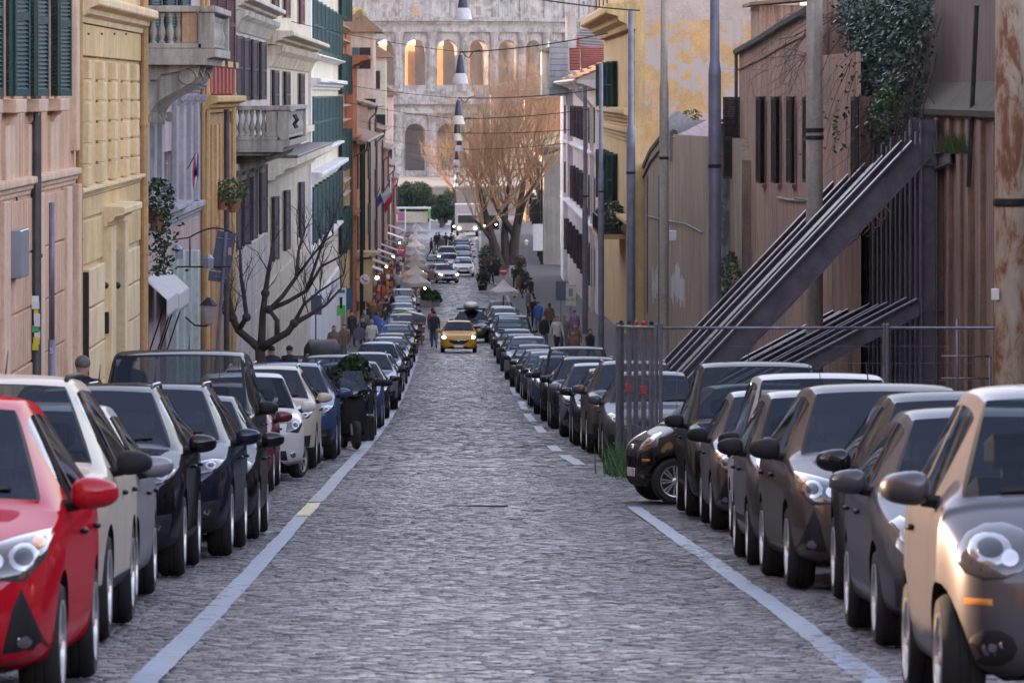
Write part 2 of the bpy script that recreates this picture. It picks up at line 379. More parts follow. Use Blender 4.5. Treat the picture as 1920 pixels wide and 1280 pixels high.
M_chrome = plain('chrome', (.75, .75, .76), .12, 1., var=0)
M_lens = plain('headlight_lens', (.10, .10, .11), .10, .7, var=.15, sc=8, coat=1.)
M_refl = plain('headlight_reflector', (.42, .42, .44), .16, 1., var=.15, sc=30)
M_proj = plain('projector_lens', (.03, .035, .045), .04, .3, var=0, coat=1.)
M_amber = plain('indicator_amber', (.62, .25, .05), .18, .1, var=.2, coat=1.)
M_lamp_on = plain('headlamp_lit', (1, .9, .7), .3, emit=(1.0, .80, .48), estr=9, var=0)
M_redl = plain('tail_light_red', (.42, .015, .012), .15, coat=1., var=.1)
M_plate = plain('number_plate', (.72, .72, .70), .45, var=.05)
M_plateb = plain('number_plate_band', (.03, .08, .35), .45, var=0)

def car_model(p):
    Lc, W, H = p['L'], p['W'] / 2, p['H']; cyt, cz, wt, re, rb, rz = p['cy'], p['cz'], p['wt'], p['re'], p['rb'], p['rz']
    zb, nz, fo, clr = p['zb'], p['nz'], p['fo'], p.get('clr', .19); wr = p['wr'] * W; rise = p.get('rise', .03); flat = p.get('flat', 0.)
    def hood(ws, zbot, ze, zc):
        w = W * ws; zm = (zbot + ze) / 2
        return [(0, zbot), (.70 * w, zbot), (.935 * w, zbot + .035), (.985 * w, zbot + .14), (w, zm + .03), (.99 * w, ze - .10), (.962 * w, ze - .022), (.94 * w, ze),
                (.89 * w, ze + (zc - ze) * .35), (.80 * w, ze + (zc - ze) * .62), (.68 * w, ze + (zc - ze) * .8), (.38 * w, ze + (zc - ze) * .95), (0, zc)]
    def cabin(ws, t, zr, r, low=False):
        w = W * ws; b = zb + rise * max(0, t - cyt)
        r8 = r + (.945 * w - r) * .14
        z8, z9, z10 = zr - .105, zr - .05, zr - .02
        if low: z8, z9, z10 = max(z8, b + .012), max(z9, b + .03), max(z10, b + .045)
        return [(0, clr), (.72 * w, clr), (.94 * w, clr + .03), (.985 * w, clr + .15), (w, .5 * (clr + b) + .02), (.992 * w, b - .13), (.966 * w, b - .018), (.945 * w, b + .014),
                (r8, z8), (r, z9), (r * .955, z10), (r * .5, zr - .004), (0, zr)]
    S = []
    f = p.get('nose', 1.)
    hz = lambda t: nz + (cz - nz) * min(1, max(0, (t - .1) / (cyt - .1))) ** p.get('hexp', .8)
    S.append((0., hood(.62 * f + (1 - f) * .8, .32, nz - .24, nz - .17)))
    S.append((.045, hood(.80, .23, nz - .13, nz - .07)))
    S.append((.15, hood(.915, .20, nz - .045, nz + .01)))
    S.append((.38, hood(.975, clr, hz(.38) - .05, hz(.38))))
    S.append((fo, hood(1.0, clr, hz(fo) - .055, hz(fo))))
    S.append((cyt - .07, hood(1.0, clr, min(cz - .045, zb + .01), cz - .006)))
    S.append((cyt, cabin(1.0, cyt, cz + .03, .86 * W, True)))
    S.append((wt - .09, cabin(1.0, wt, H - .062, wr)))
    S.append((wt + .06, cabin(1.0, wt, H - .014, wr)))
    S.append((p['bp'] - .045, cabin(1.0, p['bp'], H, wr)))
    S.append((p['bp'] + .045, cabin(1.0, p['bp'], H, wr)))
    S.append((p['cp'], cabin(1.0, p['cp'], H - .012, wr * .99)))
    S.append((re - .06, cabin(.995, re, H - .03, wr * .97)))
    S.append((re + .05, cabin(.99, re, H - .075, wr * .95)))
    S.append((rb, cabin(.975, rb, rz + .05, W * .84, True)))
    S.append((Lc - .10, hood(.93, .26, rz - .03 - p.get('boot', 0), rz)))
    S.append((Lc, hood(.84, .34, rz - .20, rz - .12)))
    n = len(S); y0 = -Lc / 2; vs = []; ring = []
    for t, pr in S:
        idx = []
        for (x, z) in pr: idx.append(len(vs)); vs.append((x, y0 + t, z))
        jdx = [idx[0]]
        for (x, z) in pr[1:-1]: jdx.append(len(vs)); vs.append((-x, y0 + t, z))
        jdx.append(idx[-1]); ring.append((idx, jdx))
    fs = []; mi = []
    clad = p.get('clad', False)
    for s in range(n - 1):
        for side in (0, 1):
            A, B = ring[s][side], ring[s + 1][side]
            for k in range(12):
                q = (A[k], B[k], B[k + 1], A[k + 1]); q = q if side == 0 else q[::-1]
                m = 0
                if k == 0 or (clad and k < 3): m = 5
                if s == 6 and k >= 10: m = 1
                if s == 6 and k == 9: m = 5
                if k == 7 and s in (7, 8): m = 2
                if k == 7 and s == 6: m = 0
                if k == 7 and s == 9: m = 5
                if k == 7 and s in (10, 11): m = 3
                if s == 13 and k >= 10: m = 4
                fs.append(q); mi.append(m)
    for s, rev in ((0, False), (n - 1, True)):
        A, B = ring[s]
        for k in range(12):
            q = [A[k], A[k + 1], B[k + 1], B[k]]; q = list(dict.fromkeys(q)); q = q[::-1] if rev else q
            fs.append(tuple(q)); mi.append(5 if clad and k < 3 else 0)
    me = bpy.data.meshes.new('shell'); me.from_pydata(vs, [], fs)
    for _ in range(7): me.materials.append(None)
    me.polygons.foreach_set('material_index', mi)
    bm = bmesh.new(); bm.from_mesh(me); bmesh.ops.recalc_face_normals(bm, faces=bm.faces[:])
    cl = bm.edges.layers.float.new('crease_edge')
    for e in bm.edges:                       # keep the glass edges and the shoulder crisp
        ms = {fc.material_index for fc in e.link_faces}
        if len(ms) > 1: e[cl] = 1.
    vl = bm.verts.layers.float.new('crease_vert'); bm.verts.ensure_lookup_table()
    for s_, ks_ in ((6, (10,)), (7, (10, 7, 8)), (9, (7, 8)), (10, (7, 8)), (12, (7, 8)), (13, (10,)), (14, (10,))):
        for k_ in ks_:
            for side in (0, 1): bm.verts[ring[s_][side][k_]][vl] = .75
    bm.to_mesh(me); bm.free()
    ob = link('shell', me); ob.modifiers.new('s', 'SUBSURF').levels = 2; ob.modifiers['s'].render_levels = 2
    rw = p['rw']; ya, yb = y0 + fo, y0 + fo + p['wb']
    cut = MB()
    for yy in (ya, yb):
        for sx in (-1, 1):
            prof = [(rw + .045, W - .30), (rw + .045, W + .2)]
            c = MB().lathe([(r_, h_) for r_, h_ in prof], n=28, ax=0)
            c.v = [(x if sx > 0 else -x, y + yy, z + rw + .01) for x, y, z in c.v]
            if sx < 0: c.f = [q[::-1] for q in c.f]
            cut.add(c.v, c.f)
    cm = cut.mesh('cut', [None] * 7); bmc = bmesh.new(); bmc.from_mesh(cm); bmesh.ops.recalc_face_normals(bmc, faces=bmc.faces[:])
    for fc in bmc.faces: fc.material_index = 6
    bmc.to_mesh(cm); bmc.free()
    co = link('cut', cm); bo = ob.modifiers.new('b', 'BOOLEAN'); bo.object = co; bo.operation = 'DIFFERENCE'; bo.solver = 'EXACT'
    dg = bpy.context.evaluated_depsgraph_get(); dg.update()
    ev = ob.evaluated_get(dg); em = bpy.data.meshes.new_from_object(ev)
    V = [v.co.copy() for v in em.vertices]; Fc = [(tuple(q.vertices), q.material_index) for q in em.polygons]
    bpy.data.objects.remove(ob); bpy.data.objects.remove(co)
    bvh = BVHTree.FromPolygons(V, [q for q, m in Fc])
    def sub(name, test, mats):
        mp = {}; vv = []; ff = []; mm = []
        for q, m in Fc:
            c = sum((V[i] for i in q), Vector()) / len(q)
            if not test(m, c): continue
            qq = []
            for i in q:
                if i not in mp: mp[i] = len(vv); vv.append(V[i])
                qq.append(mp[i])
            ff.append(qq); mm.append({0: 0, 5: 1, 6: 2}.get(m, 0))
        if not ff: return None
        b = MB(); b.v = [tuple(v) for v in vv]; b.f = ff; b.m = mm
        return b.mesh(name, mats, True, R(38))
    parts = []          # (name, mesh, loc, sub-parts)
    parts.append(['body', sub('car_body', lambda m, c: m in (0, 5, 6), [None, M_blk, M_well]), None, []])
    parts.append(['windscreen', sub('windscreen', lambda m, c: m == 1, [M_glass]), None, []])
    parts.append(['rear_window', sub('rear_window', lambda m, c: m == 4, [M_glass]), None, []])
    for sx in (-1, 1):
        for k in (2, 3): parts.append(['side_window', sub('side_window', lambda m, c: m == k and c.x * sx > 0, [M_glass]), None, []])
    def hitf(x, z):
        h = bvh.ray_cast(Vector((x, -9, z)), Vector((0, 1, 0))); return (h[0], h[1]) if h[0] is not None else (Vector((x, y0 + .1, z)), Vector((0, -1, 0)))
    def hitr(x, z):
        h = bvh.ray_cast(Vector((x, 9, z)), Vector((0, -1, 0))); return (h[0], h[1]) if h[0] is not None else (Vector((x, -y0 - .1, z)), Vector((0, 1, 0)))
    def hits(sx, y, z):
        h = bvh.ray_cast(Vector((sx * 5, y, z)), Vector((-sx, 0, 0))); return (h[0], h[1]) if h[0] is not None else (Vector((sx * W, y, z)), Vector((sx, 0, 0)))
    def patch(poly, hit, mat, off=.008, name='patch', sink=.02):
        pts = []; m = len(poly)
        for i in range(m):                   # boundary, resampled
            a, b = poly[i], poly[(i + 1) % m]
            for t in ((0, .33, .67) if m < 12 else (0,)): pts.append((a[0] + (b[0] - a[0]) * t, a[1] + (b[1] - a[1]) * t))
        cx = sum(q[0] for q in pts) / len(pts); cz_ = sum(q[1] for q in pts) / len(pts); nb = len(pts); vs = []
        for sc, of in ((1.0, -sink), (1.0, off * .6), (.93, off), (.6, off * 1.15), (.25, off * 1.2)):
            for q in pts:
                h, nn = hit(cx + (q[0] - cx) * sc, cz_ + (q[1] - cz_) * sc); vs.append(h + nn * of)
        fs = [(r * nb + i, r * nb + (i + 1) % nb, (r + 1) * nb + (i + 1) % nb, (r + 1) * nb + i) for r in range(4) for i in range(nb)] + [tuple(range(4 * nb, 5 * nb))]
        b = MB().add(vs, fs); me = b.mesh(name, mat, True, R(40))
        bmx = bmesh.new(); bmx.from_mesh(me); bmesh.ops.recalc_face_normals(bmx, faces=bmx.faces[:]); bmx.to_mesh(me); bmx.free()
        return me
    def mir(poly): return [(-x, z) for x, z in poly][::-1]
    def ribbon(pts, hit, w, name, mat, off=.003):
        vs = []; fs = []
        for i, q in enumerate(pts):
            a = pts[max(i - 1, 0)]; b = pts[min(i + 1, len(pts) - 1)]; tx, tz = b[0] - a[0], b[1] - a[1]; l = math.hypot(tx, tz) or 1
            for s in (-1, 1):
                h, nn = hit(q[0] - s * tz / l * w / 2, q[1] + s * tx / l * w / 2); vs.append(h + nn * off)
            if i: o = 2 * i; fs.append((o - 2, o - 1, o + 1, o))
        return MB().add(vs, fs).mesh(name, mat)
    # lights, grille, bumper openings: outlines in front view, pressed onto the body
    for poly, kids in p['lights']:
        for fx in (poly, mir(poly)):
            sg = 1 if fx is poly else -1; ks = []
            for (kx, kz, rx, rz_, mt) in kids:
                cir = [(sg * kx + rx * math.cos(a) * 1., kz + rz_ * math.sin(a)) for a in [2 * math.pi * i / 14 for i in range(14)]]
                ks.append(['lamp', patch(cir, hitf, mt, .0125, 'lamp', 0.0), None, []])
                if mt is M_refl: cir = [(sg * kx + (x_ - sg * kx) * .62, kz + (z_ - kz) * .62) for x_, z_ in cir]; ks.append(['projector', patch(cir, hitf, M_proj, .0165, 'projector', 0.0), None, []])
            parts.append(['headlight', patch(fx, hitf, M_lens, .010, 'headlight'), None, ks])
    for nm, poly, mt, both in p['front']:
        for fx in ((poly, mir(poly)) if both else (poly,)):
            parts.append([nm, patch(fx, hitf, mt, .006, nm), None, []])
    h, nn = hitf(0, p['plz']); pb = MB(); pb.bbox((-.26, h.y - .022, p['plz'] - .055), (.26, h.y + .03, p['plz'] + .055), .006)
    pl = ['number_plate', pb.mesh('number_plate', M_plate), None, []]
    for s in (-1, 1): pl[3].append(['plate_band', MB().box((s * .235 - .02, h.y - .0245, p['plz'] - .05), (s * .235 + .02, h.y - .02, p['plz'] + .05)).mesh('plate_band', M_plateb), None, []])
    parts.append(pl)
    tz = rz - .22; tl = [(W * .62, tz - .10), (W * .86, tz - .13), (W * .88, tz + .10), (W * .64, tz + .07)]
    for fx in (tl, mir(tl)): parts.append(['tail_light', patch(fx, hitr, M_redl, .01, 'tail_light'), None, []])
    # bonnet shut line, doors, handles, wipers
    bz = [(x, nz - .035) for x in np.linspace(-W * .72, W * .72, 15)]
    parts.append(['bonnet_gap', ribbon(bz, hitf, .008, 'bonnet_gap', M_well), None, []])
    for sx in (-1, 1):
        hs = lambda y, z: hits(sx, y, z)
        df = y0 + max(cyt + .10, fo + rw + .12); dm = y0 + p['bp']; dr = min(y0 + p['cp'] + .12, yb - rw * .1)
        for yy in ([df, dm, dr] if p.get('doors', 4) == 4 else [df, dm + .25]):
            zz = np.linspace(clr + .12, zb - .02, 9); rear = yy == dr
            pts = [(yy + (.16 * max(0, (z - .5)) if rear else 0) + (max(0, .62 - z) * -.25 if rear else 0), z) for z in zz]
            parts.append(['door_gap', ribbon(pts, hs, .009, 'door_gap', M_well), None, []])
        for yy in ([dm - .16, dr - .14] if p.get('doors', 4) == 4 else [dm + .08]):
            h, nn = hs(yy, zb - .12); parts.append(['door_handle', MB().ball((h.x + sx * .018, yy, zb - .12), (.022, .095, .018), 8, 5).mesh('door_handle', p.get('hm', M_blk), True), None, []])
        if p.get('strip', True):
            pts = [(y, .40) for y in np.linspace(df + .05, dr + .1, 14)]
            parts.append(['rubbing_strip', ribbon(pts, hs, .05, 'rubbing_strip', M_blk, .006), None, []])
    for x0, x1 in ((-.62, .02), (.0, .66)):
        pts = [(W * (x0 + (x1 - x0) * t), cz + .035 + .03 * t) for t in np.linspace(0, 1, 8)]
        parts.append(['wiper', ribbon(pts, hitf, .022, 'wiper', M_blk, .012), None, []])
    if p.get('rails'):
        for sx in (-1, 1):
            x = sx * wr * .94; pts = [(x, y0 + t, H + o) for t, o in ((wt + .10, -.06), (wt + .30, -.018), (p['cp'], -.005), (re - .2, -.02), (re - .02, -.08))]
            parts.append(['roof_rail', MB().tube(pts, .016, 6).mesh('roof_rail', p.get('railm', M_alloyd), True), None, []])
    if p.get('aerial', True):
        parts.append(['aerial', MB().tube([(0, y0 + re - .25, H - .02), (0, y0 + re - .02, H + .16)], [.008, .003], 5).mesh('aerial', M_blk), None, []])
    h, nn = hitf(0, p['emz']); em_ = MB().lathe([(.0, 0), (.035, 0), (.05, .012), (.062, .012), (.066, -.02)], n=16, ax=1); em_.v = [(x, h.y - y - .004, z + p['emz']) for x, y, z in em_.v]
    parts.append(['emblem', em_.mesh('emblem', M_chrome, True), None, []])
    # cabin: dashboard, wheel, seats
    ds = MB().bbox((-W * .80, y0 + cyt + .05, zb - .42), (W * .80, y0 + cyt + .42, zb - .02), .08); parts.append(['dashboard', ds.mesh('dashboard', M_trim), None, []])
    yw = y0 + cyt + .58; parts.append(['steering_wheel', MB().tube([(W * .42 + .18 * math.cos(a), yw + .05 * math.sin(a), zb - .02 + .18 * math.sin(a)) for a in np.linspace(0, 6.284, 19)], .016, 6).mesh('steering_wheel', M_blk, True), None, []])
    for yy in ([y0 + cyt + 1.12] + ([y0 + cyt + 1.95] if Lc > 3 else [])):
        for sx in (-1, 1):
            sb_ = MB().bbox((sx * W * .42 - .23, yy - .02, .40), (sx * W * .42 + .23, yy + .14, zb + .12), .06); sb_.bbox((sx * W * .42 - .13, yy + .02, zb + .16), (sx * W * .42 + .13, yy + .12, zb + .33), .04); sb_.box((sx * W * .42 - .05, yy + .05, zb + .1), (sx * W * .42 + .05, yy + .09, zb + .18)); sb_.bbox((sx * W * .42 - .24, yy - .5, .32), (sx * W * .42 + .24, yy - .03, .50), .05)
            parts.append(['seat', sb_.mesh('seat', M_trim), None, []])
    # mirrors
    for sx in (-1, 1):
        ym = y0 + cyt + p.get('mt', .42); zm = zb + .085; xo = W * .965
        b = MB(); vs = []; nn_, mm_ = 14, 9
        for i in range(mm_ + 1):
            t = math.pi * i / mm_
            for k in range(nn_):
                a = 2 * math.pi * k / nn_
                sp = lambda v, e: math.copysign(abs(v) ** e, v)
                x, y, z = sp(math.sin(t), .75) * sp(math.cos(a), .75), sp(math.sin(t), .75) * sp(math.sin(a), .75), sp(math.cos(t), .75)
                y = y if y < 0 else y * .55
                vs.append((sx * (xo + .135 + .118 * x), ym + .085 * y + .03 * x, zm + .078 * z * (1 - .18 * x)))
        b.add(vs, [(i * nn_ + k, (i + 1) * nn_ + k, (i + 1) * nn_ + (k + 1) % nn_, i * nn_ + (k + 1) % nn_) for i in range(mm_) for k in range(nn_)])
        if sx < 0: b.f = [q[::-1] for q in b.f]
        b.mi = 1; b.tube([(sx * (xo - .06), ym + .03, zm - .07), (sx * (xo + .06), ym + .01, zm - .055)], [.035, .03], 6)
        b.v = b.v; me_ = b.mesh('wing_mirror', [None, M_blk], True, R(50))
        parts.append(['wing_mirror', me_, None, []])
    # wheels
    tw = p.get('tw', .20)
    ty = MB().lathe([(rw * .66, -tw / 2 + .01), (rw * .90, -tw / 2), (rw * .975, -tw / 2 + .025), (rw, -tw / 2 + .055), (rw, -.03), (rw * .985, -.026), (rw * .985, -.018), (rw, -.014), (rw, .014), (rw * .985, .018), (rw * .985, .026), (rw, .03), (rw, tw / 2 - .055), (rw * .975, tw / 2 - .025), (rw * .90, tw / 2), (rw * .68, tw / 2 - .008), (rw * .66, tw / 2 - .03)], n=40, ax=0).mesh('tyre', M_tyre, True, R(30))
    rb_ = MB(); rr = rw * .69
    rb_.lathe([(rr, tw / 2 - .012), (rr, tw / 2 + .002), (rr * .93, tw / 2 - .004), (rr * .90, tw / 2 - .06), (rr * .88, -tw / 2 + .02)], n=32, ax=0)
    rb_.f = rb_.f[:-2]; rb_.m = rb_.m[:len(rb_.f)]
    ns = p.get('spokes', 5)
    for k in range(ns):
        a0 = 2 * math.pi * k / ns
        for s2 in (-1, 1):
            q = []
            for (r_, da, xo_) in ((rr * .16, .55 * 5 / ns, .0), (rr * .92, (.30 if p.get('split') else .16) * 5 / ns, .004), (rr * .92, (.10 if p.get('split') else .0) * 5 / ns, .004), (rr * .20, .0, .0)):
                a = a0 + s2 * da; q.append((tw / 2 - .022 + xo_, r_ * math.cos(a), r_ * math.sin(a)))
            rb_.add(q + [(x - .035, y, z) for x, y, z in q], [(0, 1, 2, 3), (0, 4, 5, 1), (1, 5, 6, 2), (2, 6, 7, 3), (3, 7, 4, 0)])
    rb_.lathe([(rr * .24, tw / 2 - .05), (rr * .22, tw / 2 - .016), (rr * .12, tw / 2 - .008), (0, tw / 2 - .006)], n=14, ax=0)
    rb_.mi = 1; rb_.lathe([(rr * .9, -.03), (rr * .75, -.02), (rr * .72, -.02), (0, -.02)], n=20, ax=0)
    rim = rb_.mesh('rim', [p.get('rimm', M_alloy), M_well], False)
    wheels = []
    for yy in (ya, yb):
        for sx in (-1, 1): wheels.append((sx, (sx * (W - tw / 2 - .012), yy, rw)))
    return dict(parts=[q for q in parts if q[1]], tyre=ty, rim=rim, wheels=wheels, p=p, y0=y0)
SMALL = {'body', 'windscreen', 'side_window', 'headlight', 'wing_mirror', 'grille', 'roof_rail', 'lower_grille', 'number_plate'}
def put_car(model, d, side_x, left, pt, label, name='parked_car', group=None, mir_mat=None, yaw=0., far=False, at=None, skip=(), front_steer=0., sc=1.):
    """d: distance of the front axle; side_x: where the flank towards the roadway stands"""
    p = model['p']; W = p['W'] / 2
    yc = d - (model['y0'] + p['fo']) ; xc = side_x - W if left else side_x + W
    if at: xc, yc = at
    sl = slope(yc) if not at else slope(yc)
    t = thing(name, label, 'car' if 'scooter' not in name else 'scooter', (xc, yc, float(RZ(yc)) + .014), (math.atan(sl), 0, R(yaw)), group)
    if abs(yaw) > 45: t.rotation_euler = (0, math.atan(sl) * (-1 if yaw > 0 else 1), R(yaw)); t.rotation_mode = 'XYZ'
    t.scale = (sc, sc, sc)
    for nm, me, loc, kids in model['parts']:
        if nm in skip or (far and nm not in SMALL): continue
        o = link(nm, me, t)
        if me.materials and me.materials[0] is None:
            o.material_slots[0].link = 'OBJECT'; o.material_slots[0].material = (mir_mat or pt) if nm == 'wing_mirror' else pt
        if not far:
            for kn, km, kl_, kk in kids: link(kn, km, o)
    for i, (sx, loc) in enumerate(model['wheels']):
        rz_ = 0 if sx > 0 else math.pi
        if i < 2: rz_ += R(front_steer)
        w = link('wheel', model['tyre'], t, loc, (0, 0, rz_)); link('rim', model['rim'], w)
    return t
def ell(x, z, rx, rz_, n=10, rot=0.):
    return [(x + rx * math.cos(a) * math.cos(rot) - rz_ * math.sin(a) * math.sin(rot), z + rx * math.cos(a) * math.sin(rot) + rz_ * math.sin(a) * math.cos(rot)) for a in [2 * math.pi * i / n for i in range(n)]]
GR = lambda w, z0, z1, k=.85: [(-w, z0), (w, z0), (w * k, z1), (-w * k, z1)]
MODELS = {}
def models():
    D = MODELS
    D['smart'] = car_model(dict(L=2.70, W=1.66, H=1.555, wb=1.87, fo=.44, rw=.295, cy=.52, cz=1.02, wt=1.12, re=2.32, rb=2.58, rz=1.0, zb=.98, nz=.84, wr=.67, bp=1.72, cp=2.2, clr=.20, nose=.85,
        doors=2, strip=False, spokes=8, split=True, plz=.40, emz=.70, hm=M_blk, mt=.30,
        lights=[(ell(.58, .79, .175, .125, 12, -.25), [(.60, .80, .10, .075, M_refl), (.52, .76, .045, .04, M_chrome)])],
        front=[('grille', GR(.36, .60, .76, .9), M_blk, False), ('lower_grille', GR(.42, .27, .45, 1.05), M_blk, False), ('fog_light_surround', ell(.60, .36, .11, .085), M_blk, True), ('fog_light', ell(.60, .36, .05, .048), M_refl, True), ('indicator', [(.60, .55), (.72, .555), (.72, .585), (.60, .58)], M_amber, True)]))
    D['hatch'] = car_model(dict(L=4.0, W=1.74, H=1.49, wb=2.52, fo=.80, rw=.305, cy=1.02, cz=.97, wt=1.78, re=3.35, rb=3.82, rz=.98, zb=.93, nz=.76, wr=.635, bp=2.25, cp=3.1, clr=.18,
        spokes=5, split=True, plz=.46, emz=.66, strip=False,
        lights=[([(.42, .64), (.55, .60), (.72, .66), (.79, .78), (.72, .82), (.50, .72)], [(.66, .72, .06, .04, M_refl), (.53, .67, .05, .028, M_refl)])],
        front=[('grille', GR(.40, .60, .70, .8), M_blk, False), ('lower_grille', GR(.58, .26, .44, .8), M_blk, False), ('fog_light_surround', [(.56, .28), (.76, .27), (.78, .45), (.68, .48), (.58, .42)], M_blk, True), ('fog_light', ell(.66, .34, .042, .04), M_refl, True)]))
    D['yaris'] = car_model(dict(L=4.0, W=1.70, H=1.52, wb=2.51, fo=.82, rw=.305, cy=.98, cz=.99, wt=1.80, re=3.4, rb=3.85, rz=1.0, zb=.94, nz=.80, wr=.65, bp=2.25, cp=3.1, clr=.18,
        spokes=8, plz=.52, emz=.76, strip=False,
        lights=[([(.40, .74), (.52, .64), (.70, .63), (.79, .74), (.80, .87), (.66, .84), (.50, .79)], [(.69, .74, .072, .066, M_refl), (.56, .72, .045, .04, M_chrome), (.75, .81, .03, .03, M_amber)])],
        front=[('grille', [(-.42, .68), (.42, .68), (.34, .74), (-.34, .74)], M_blk, False), ('lower_grille', [(-.50, .24), (.50, .24), (.36, .56), (-.36, .56)], M_blk, False), ('bumper_vent', [(.60, .29), (.80, .31), (.76, .42), (.69, .60), (.65, .50)], M_blk, True), ('fog_light', ell(.70, .345, .036, .033), M_refl, True), ('chin', GR(.62, .19, .225, 1.), M_blk, False)]))
    D['crossover'] = car_model(dict(L=4.35, W=1.82, H=1.62, wb=2.64, fo=.86, rw=.345, cy=1.12, cz=1.09, wt=1.92, re=3.7, rb=4.15, rz=1.08, zb=1.02, nz=.90, wr=.64, bp=2.42, cp=3.35, clr=.22, clad=True, rails=True,
        spokes=5, split=True, plz=.56, emz=.80, strip=False, tw=.225, rise=.04,
        lights=[([(.46, .80), (.60, .77), (.78, .80), (.84, .90), (.74, .91), (.50, .86)], [(.73, .85, .05, .035, M_refl), (.60, .83, .05, .028, M_refl)])],
        front=[('grille', [(-.40, .60), (.40, .60), (.46, .84), (-.46, .84)], M_blk, False), ('lower_grille', GR(.58, .28, .46, .9), M_blk, False), ('fog_light_surround', [(.60, .36), (.80, .36), (.82, .54), (.66, .52)], M_blk, True), ('fog_light', ell(.71, .44, .05, .045), M_refl, True), ('chrome_trim', [(-.46, .845), (.46, .845), (.46, .862), (-.46, .862)], M_chrome, False)]))
    D['suv'] = car_model(dict(L=4.25, W=1.80, H=1.70, wb=2.58, fo=.82, rw=.345, cy=1.05, cz=1.12, wt=1.72, re=3.75, rb=4.1, rz=1.12, zb=1.04, nz=.95, wr=.625, bp=2.30, cp=3.3, clr=.24, clad=True, rails=True, railm=M_blk,
        spokes=5, plz=.56, emz=.82, strip=False, tw=.225, nose=.8,
        lights=[([(.52, .78), (.76, .76), (.82, .92), (.70, .94), (.52, .92)], [(.68, .85, .07, .065, M_refl)])],
        front=[('grille', GR(.46, .76, .90, .98), M_blk, False), ('lower_grille', GR(.60, .32, .50, .95), M_blk, False), ('fog_light', ell(.70, .42, .055, .05), M_refl, True)]))
    D['panda'] = car_model(dict(L=3.65, W=1.64, H=1.56, wb=2.30, fo=.74, rw=.285, cy=.86, cz=1.02, wt=1.46, re=3.2, rb=3.5, rz=1.02, zb=.96, nz=.86, wr=.69, bp=1.98, cp=2.85, clr=.19, nose=.75,
        spokes=7, plz=.46, emz=.76, tw=.18, rimm=M_alloy,
        lights=[([(.50, .70), (.68, .68), (.75, .80), (.72, .94), (.60, .96), (.52, .86)], [(.64, .79, .06, .06, M_refl), (.66, .90, .03, .03, M_amber)])],
        front=[('grille', GR(.40, .62, .70, .95), M_blk, False), ('lower_grille', GR(.52, .28, .42, .95), M_blk, False), ('fog_light', ell(.60, .36, .045, .042), M_refl, True)]))
    D['van'] = car_model(dict(L=4.4, W=1.83, H=1.84, wb=2.72, fo=.88, rw=.32, cy=.95, cz=1.14, wt=1.72, re=4.05, rb=4.28, rz=1.1, zb=1.04, nz=.90, wr=.73, bp=2.35, cp=3.5, clr=.19, nose=.75,
        spokes=6, plz=.52, emz=.80, tw=.2,
        lights=[([(.48, .76), (.68, .72), (.80, .82), (.82, 1.0), (.72, 1.0), (.54, .88)], [(.70, .84, .06, .06, M_refl), (.74, .95, .035, .03, M_amber)])],
        front=[('grille', GR(.40, .64, .78, .95), M_blk, False), ('lower_grille', GR(.62, .28, .48, .95), M_blk, False), ('fog_light', ell(.68, .40, .05, .045), M_refl, True)]))
    D['saloon'] = car_model(dict(L=4.6, W=1.81, H=1.46, wb=2.70, fo=.90, rw=.32, cy=1.25, cz=.96, wt=2.02, re=3.55, rb=4.05, rz=1.0, zb=.92, nz=.74, wr=.62, bp=2.55, cp=3.35, clr=.17, boot=.02,
        spokes=5, split=True, plz=.46, emz=.62, strip=False, tw=.215,
        lights=[([(.46, .62), (.62, .60), (.80, .68), (.82, .76), (.66, .75), (.48, .69)], [(.72, .70, .05, .035, M_refl), (.58, .66, .05, .028, M_refl)])],
        front=[('grille', [(-.34, .50), (.34, .50), (.40, .70), (-.40, .70)], M_blk, False), ('lower_grille', GR(.62, .24, .40, .9), M_blk, False), ('fog_light', ell(.72, .34, .05, .035), M_refl, True)]))
    D['offroader'] = car_model(dict(L=4.7, W=1.94, H=1.98, wb=2.80, fo=.85, rw=.39, cy=1.20, cz=1.26, wt=1.72, re=4.45, rb=4.62, rz=1.2, zb=1.20, nz=1.14, wr=.79, bp=2.5, cp=3.7, clr=.30, clad=True, nose=.55, hexp=.5,
        spokes=5, plz=.62, emz=.96, strip=False, tw=.25, rimm=M_alloyd, mt=.30,
        lights=[(ell(.72, .98, .10, .10), [(.72, .98, .075, .075, M_refl)])],
        front=[('grille', GR(.52, .80, 1.04, 1.0), M_blk, False), ('lower_grille', GR(.70, .40, .56, .98), M_blk, False)]))
    D['adam'] = car_model(dict(L=3.7, W=1.72, H=1.484, wb=2.31, fo=.78, rw=.31, cy=.98, cz=.98, wt=1.70, re=3.1, rb=3.52, rz=.98, zb=.93, nz=.80, wr=.635, bp=2.25, cp=2.95, clr=.17,
        doors=2, spokes=5, plz=.30, emz=.60, strip=False,
        lights=[([(.52, .68), (.62, .64), (.76, .68), (.80, .80), (.70, .82), (.56, .77)], [(.68, .72, .085, .06, M_lamp_on)])],
        front=[('grille', [(-.40, .48), (-.22, .40), (.22, .40), (.40, .48), (.48, .60), (.30, .62), (-.30, .62), (-.48, .60)], M_blk, False), ('lower_grille', GR(.40, .22, .27, .95), M_blk, False), ('chrome_trim', [(-.44, .575), (.44, .575), (.44, .60), (-.44, .60)], M_chrome, False)]))
    D['saloon_lit'] = dict(D['saloon']); q = []
    for pt in D['saloon']['parts']:
        if pt[0] == 'headlight':
            kk = []
            for k in pt[3]:
                me = k[1].copy(); me.materials.clear(); me.materials.append(M_lamp_on); kk.append([k[0], me, None, []])
            pt = [pt[0], pt[1], None, kk]
        q.append(pt)
    D['saloon_lit']['parts'] = q
    D['suv_lit'] = dict(D['crossover']); q = []
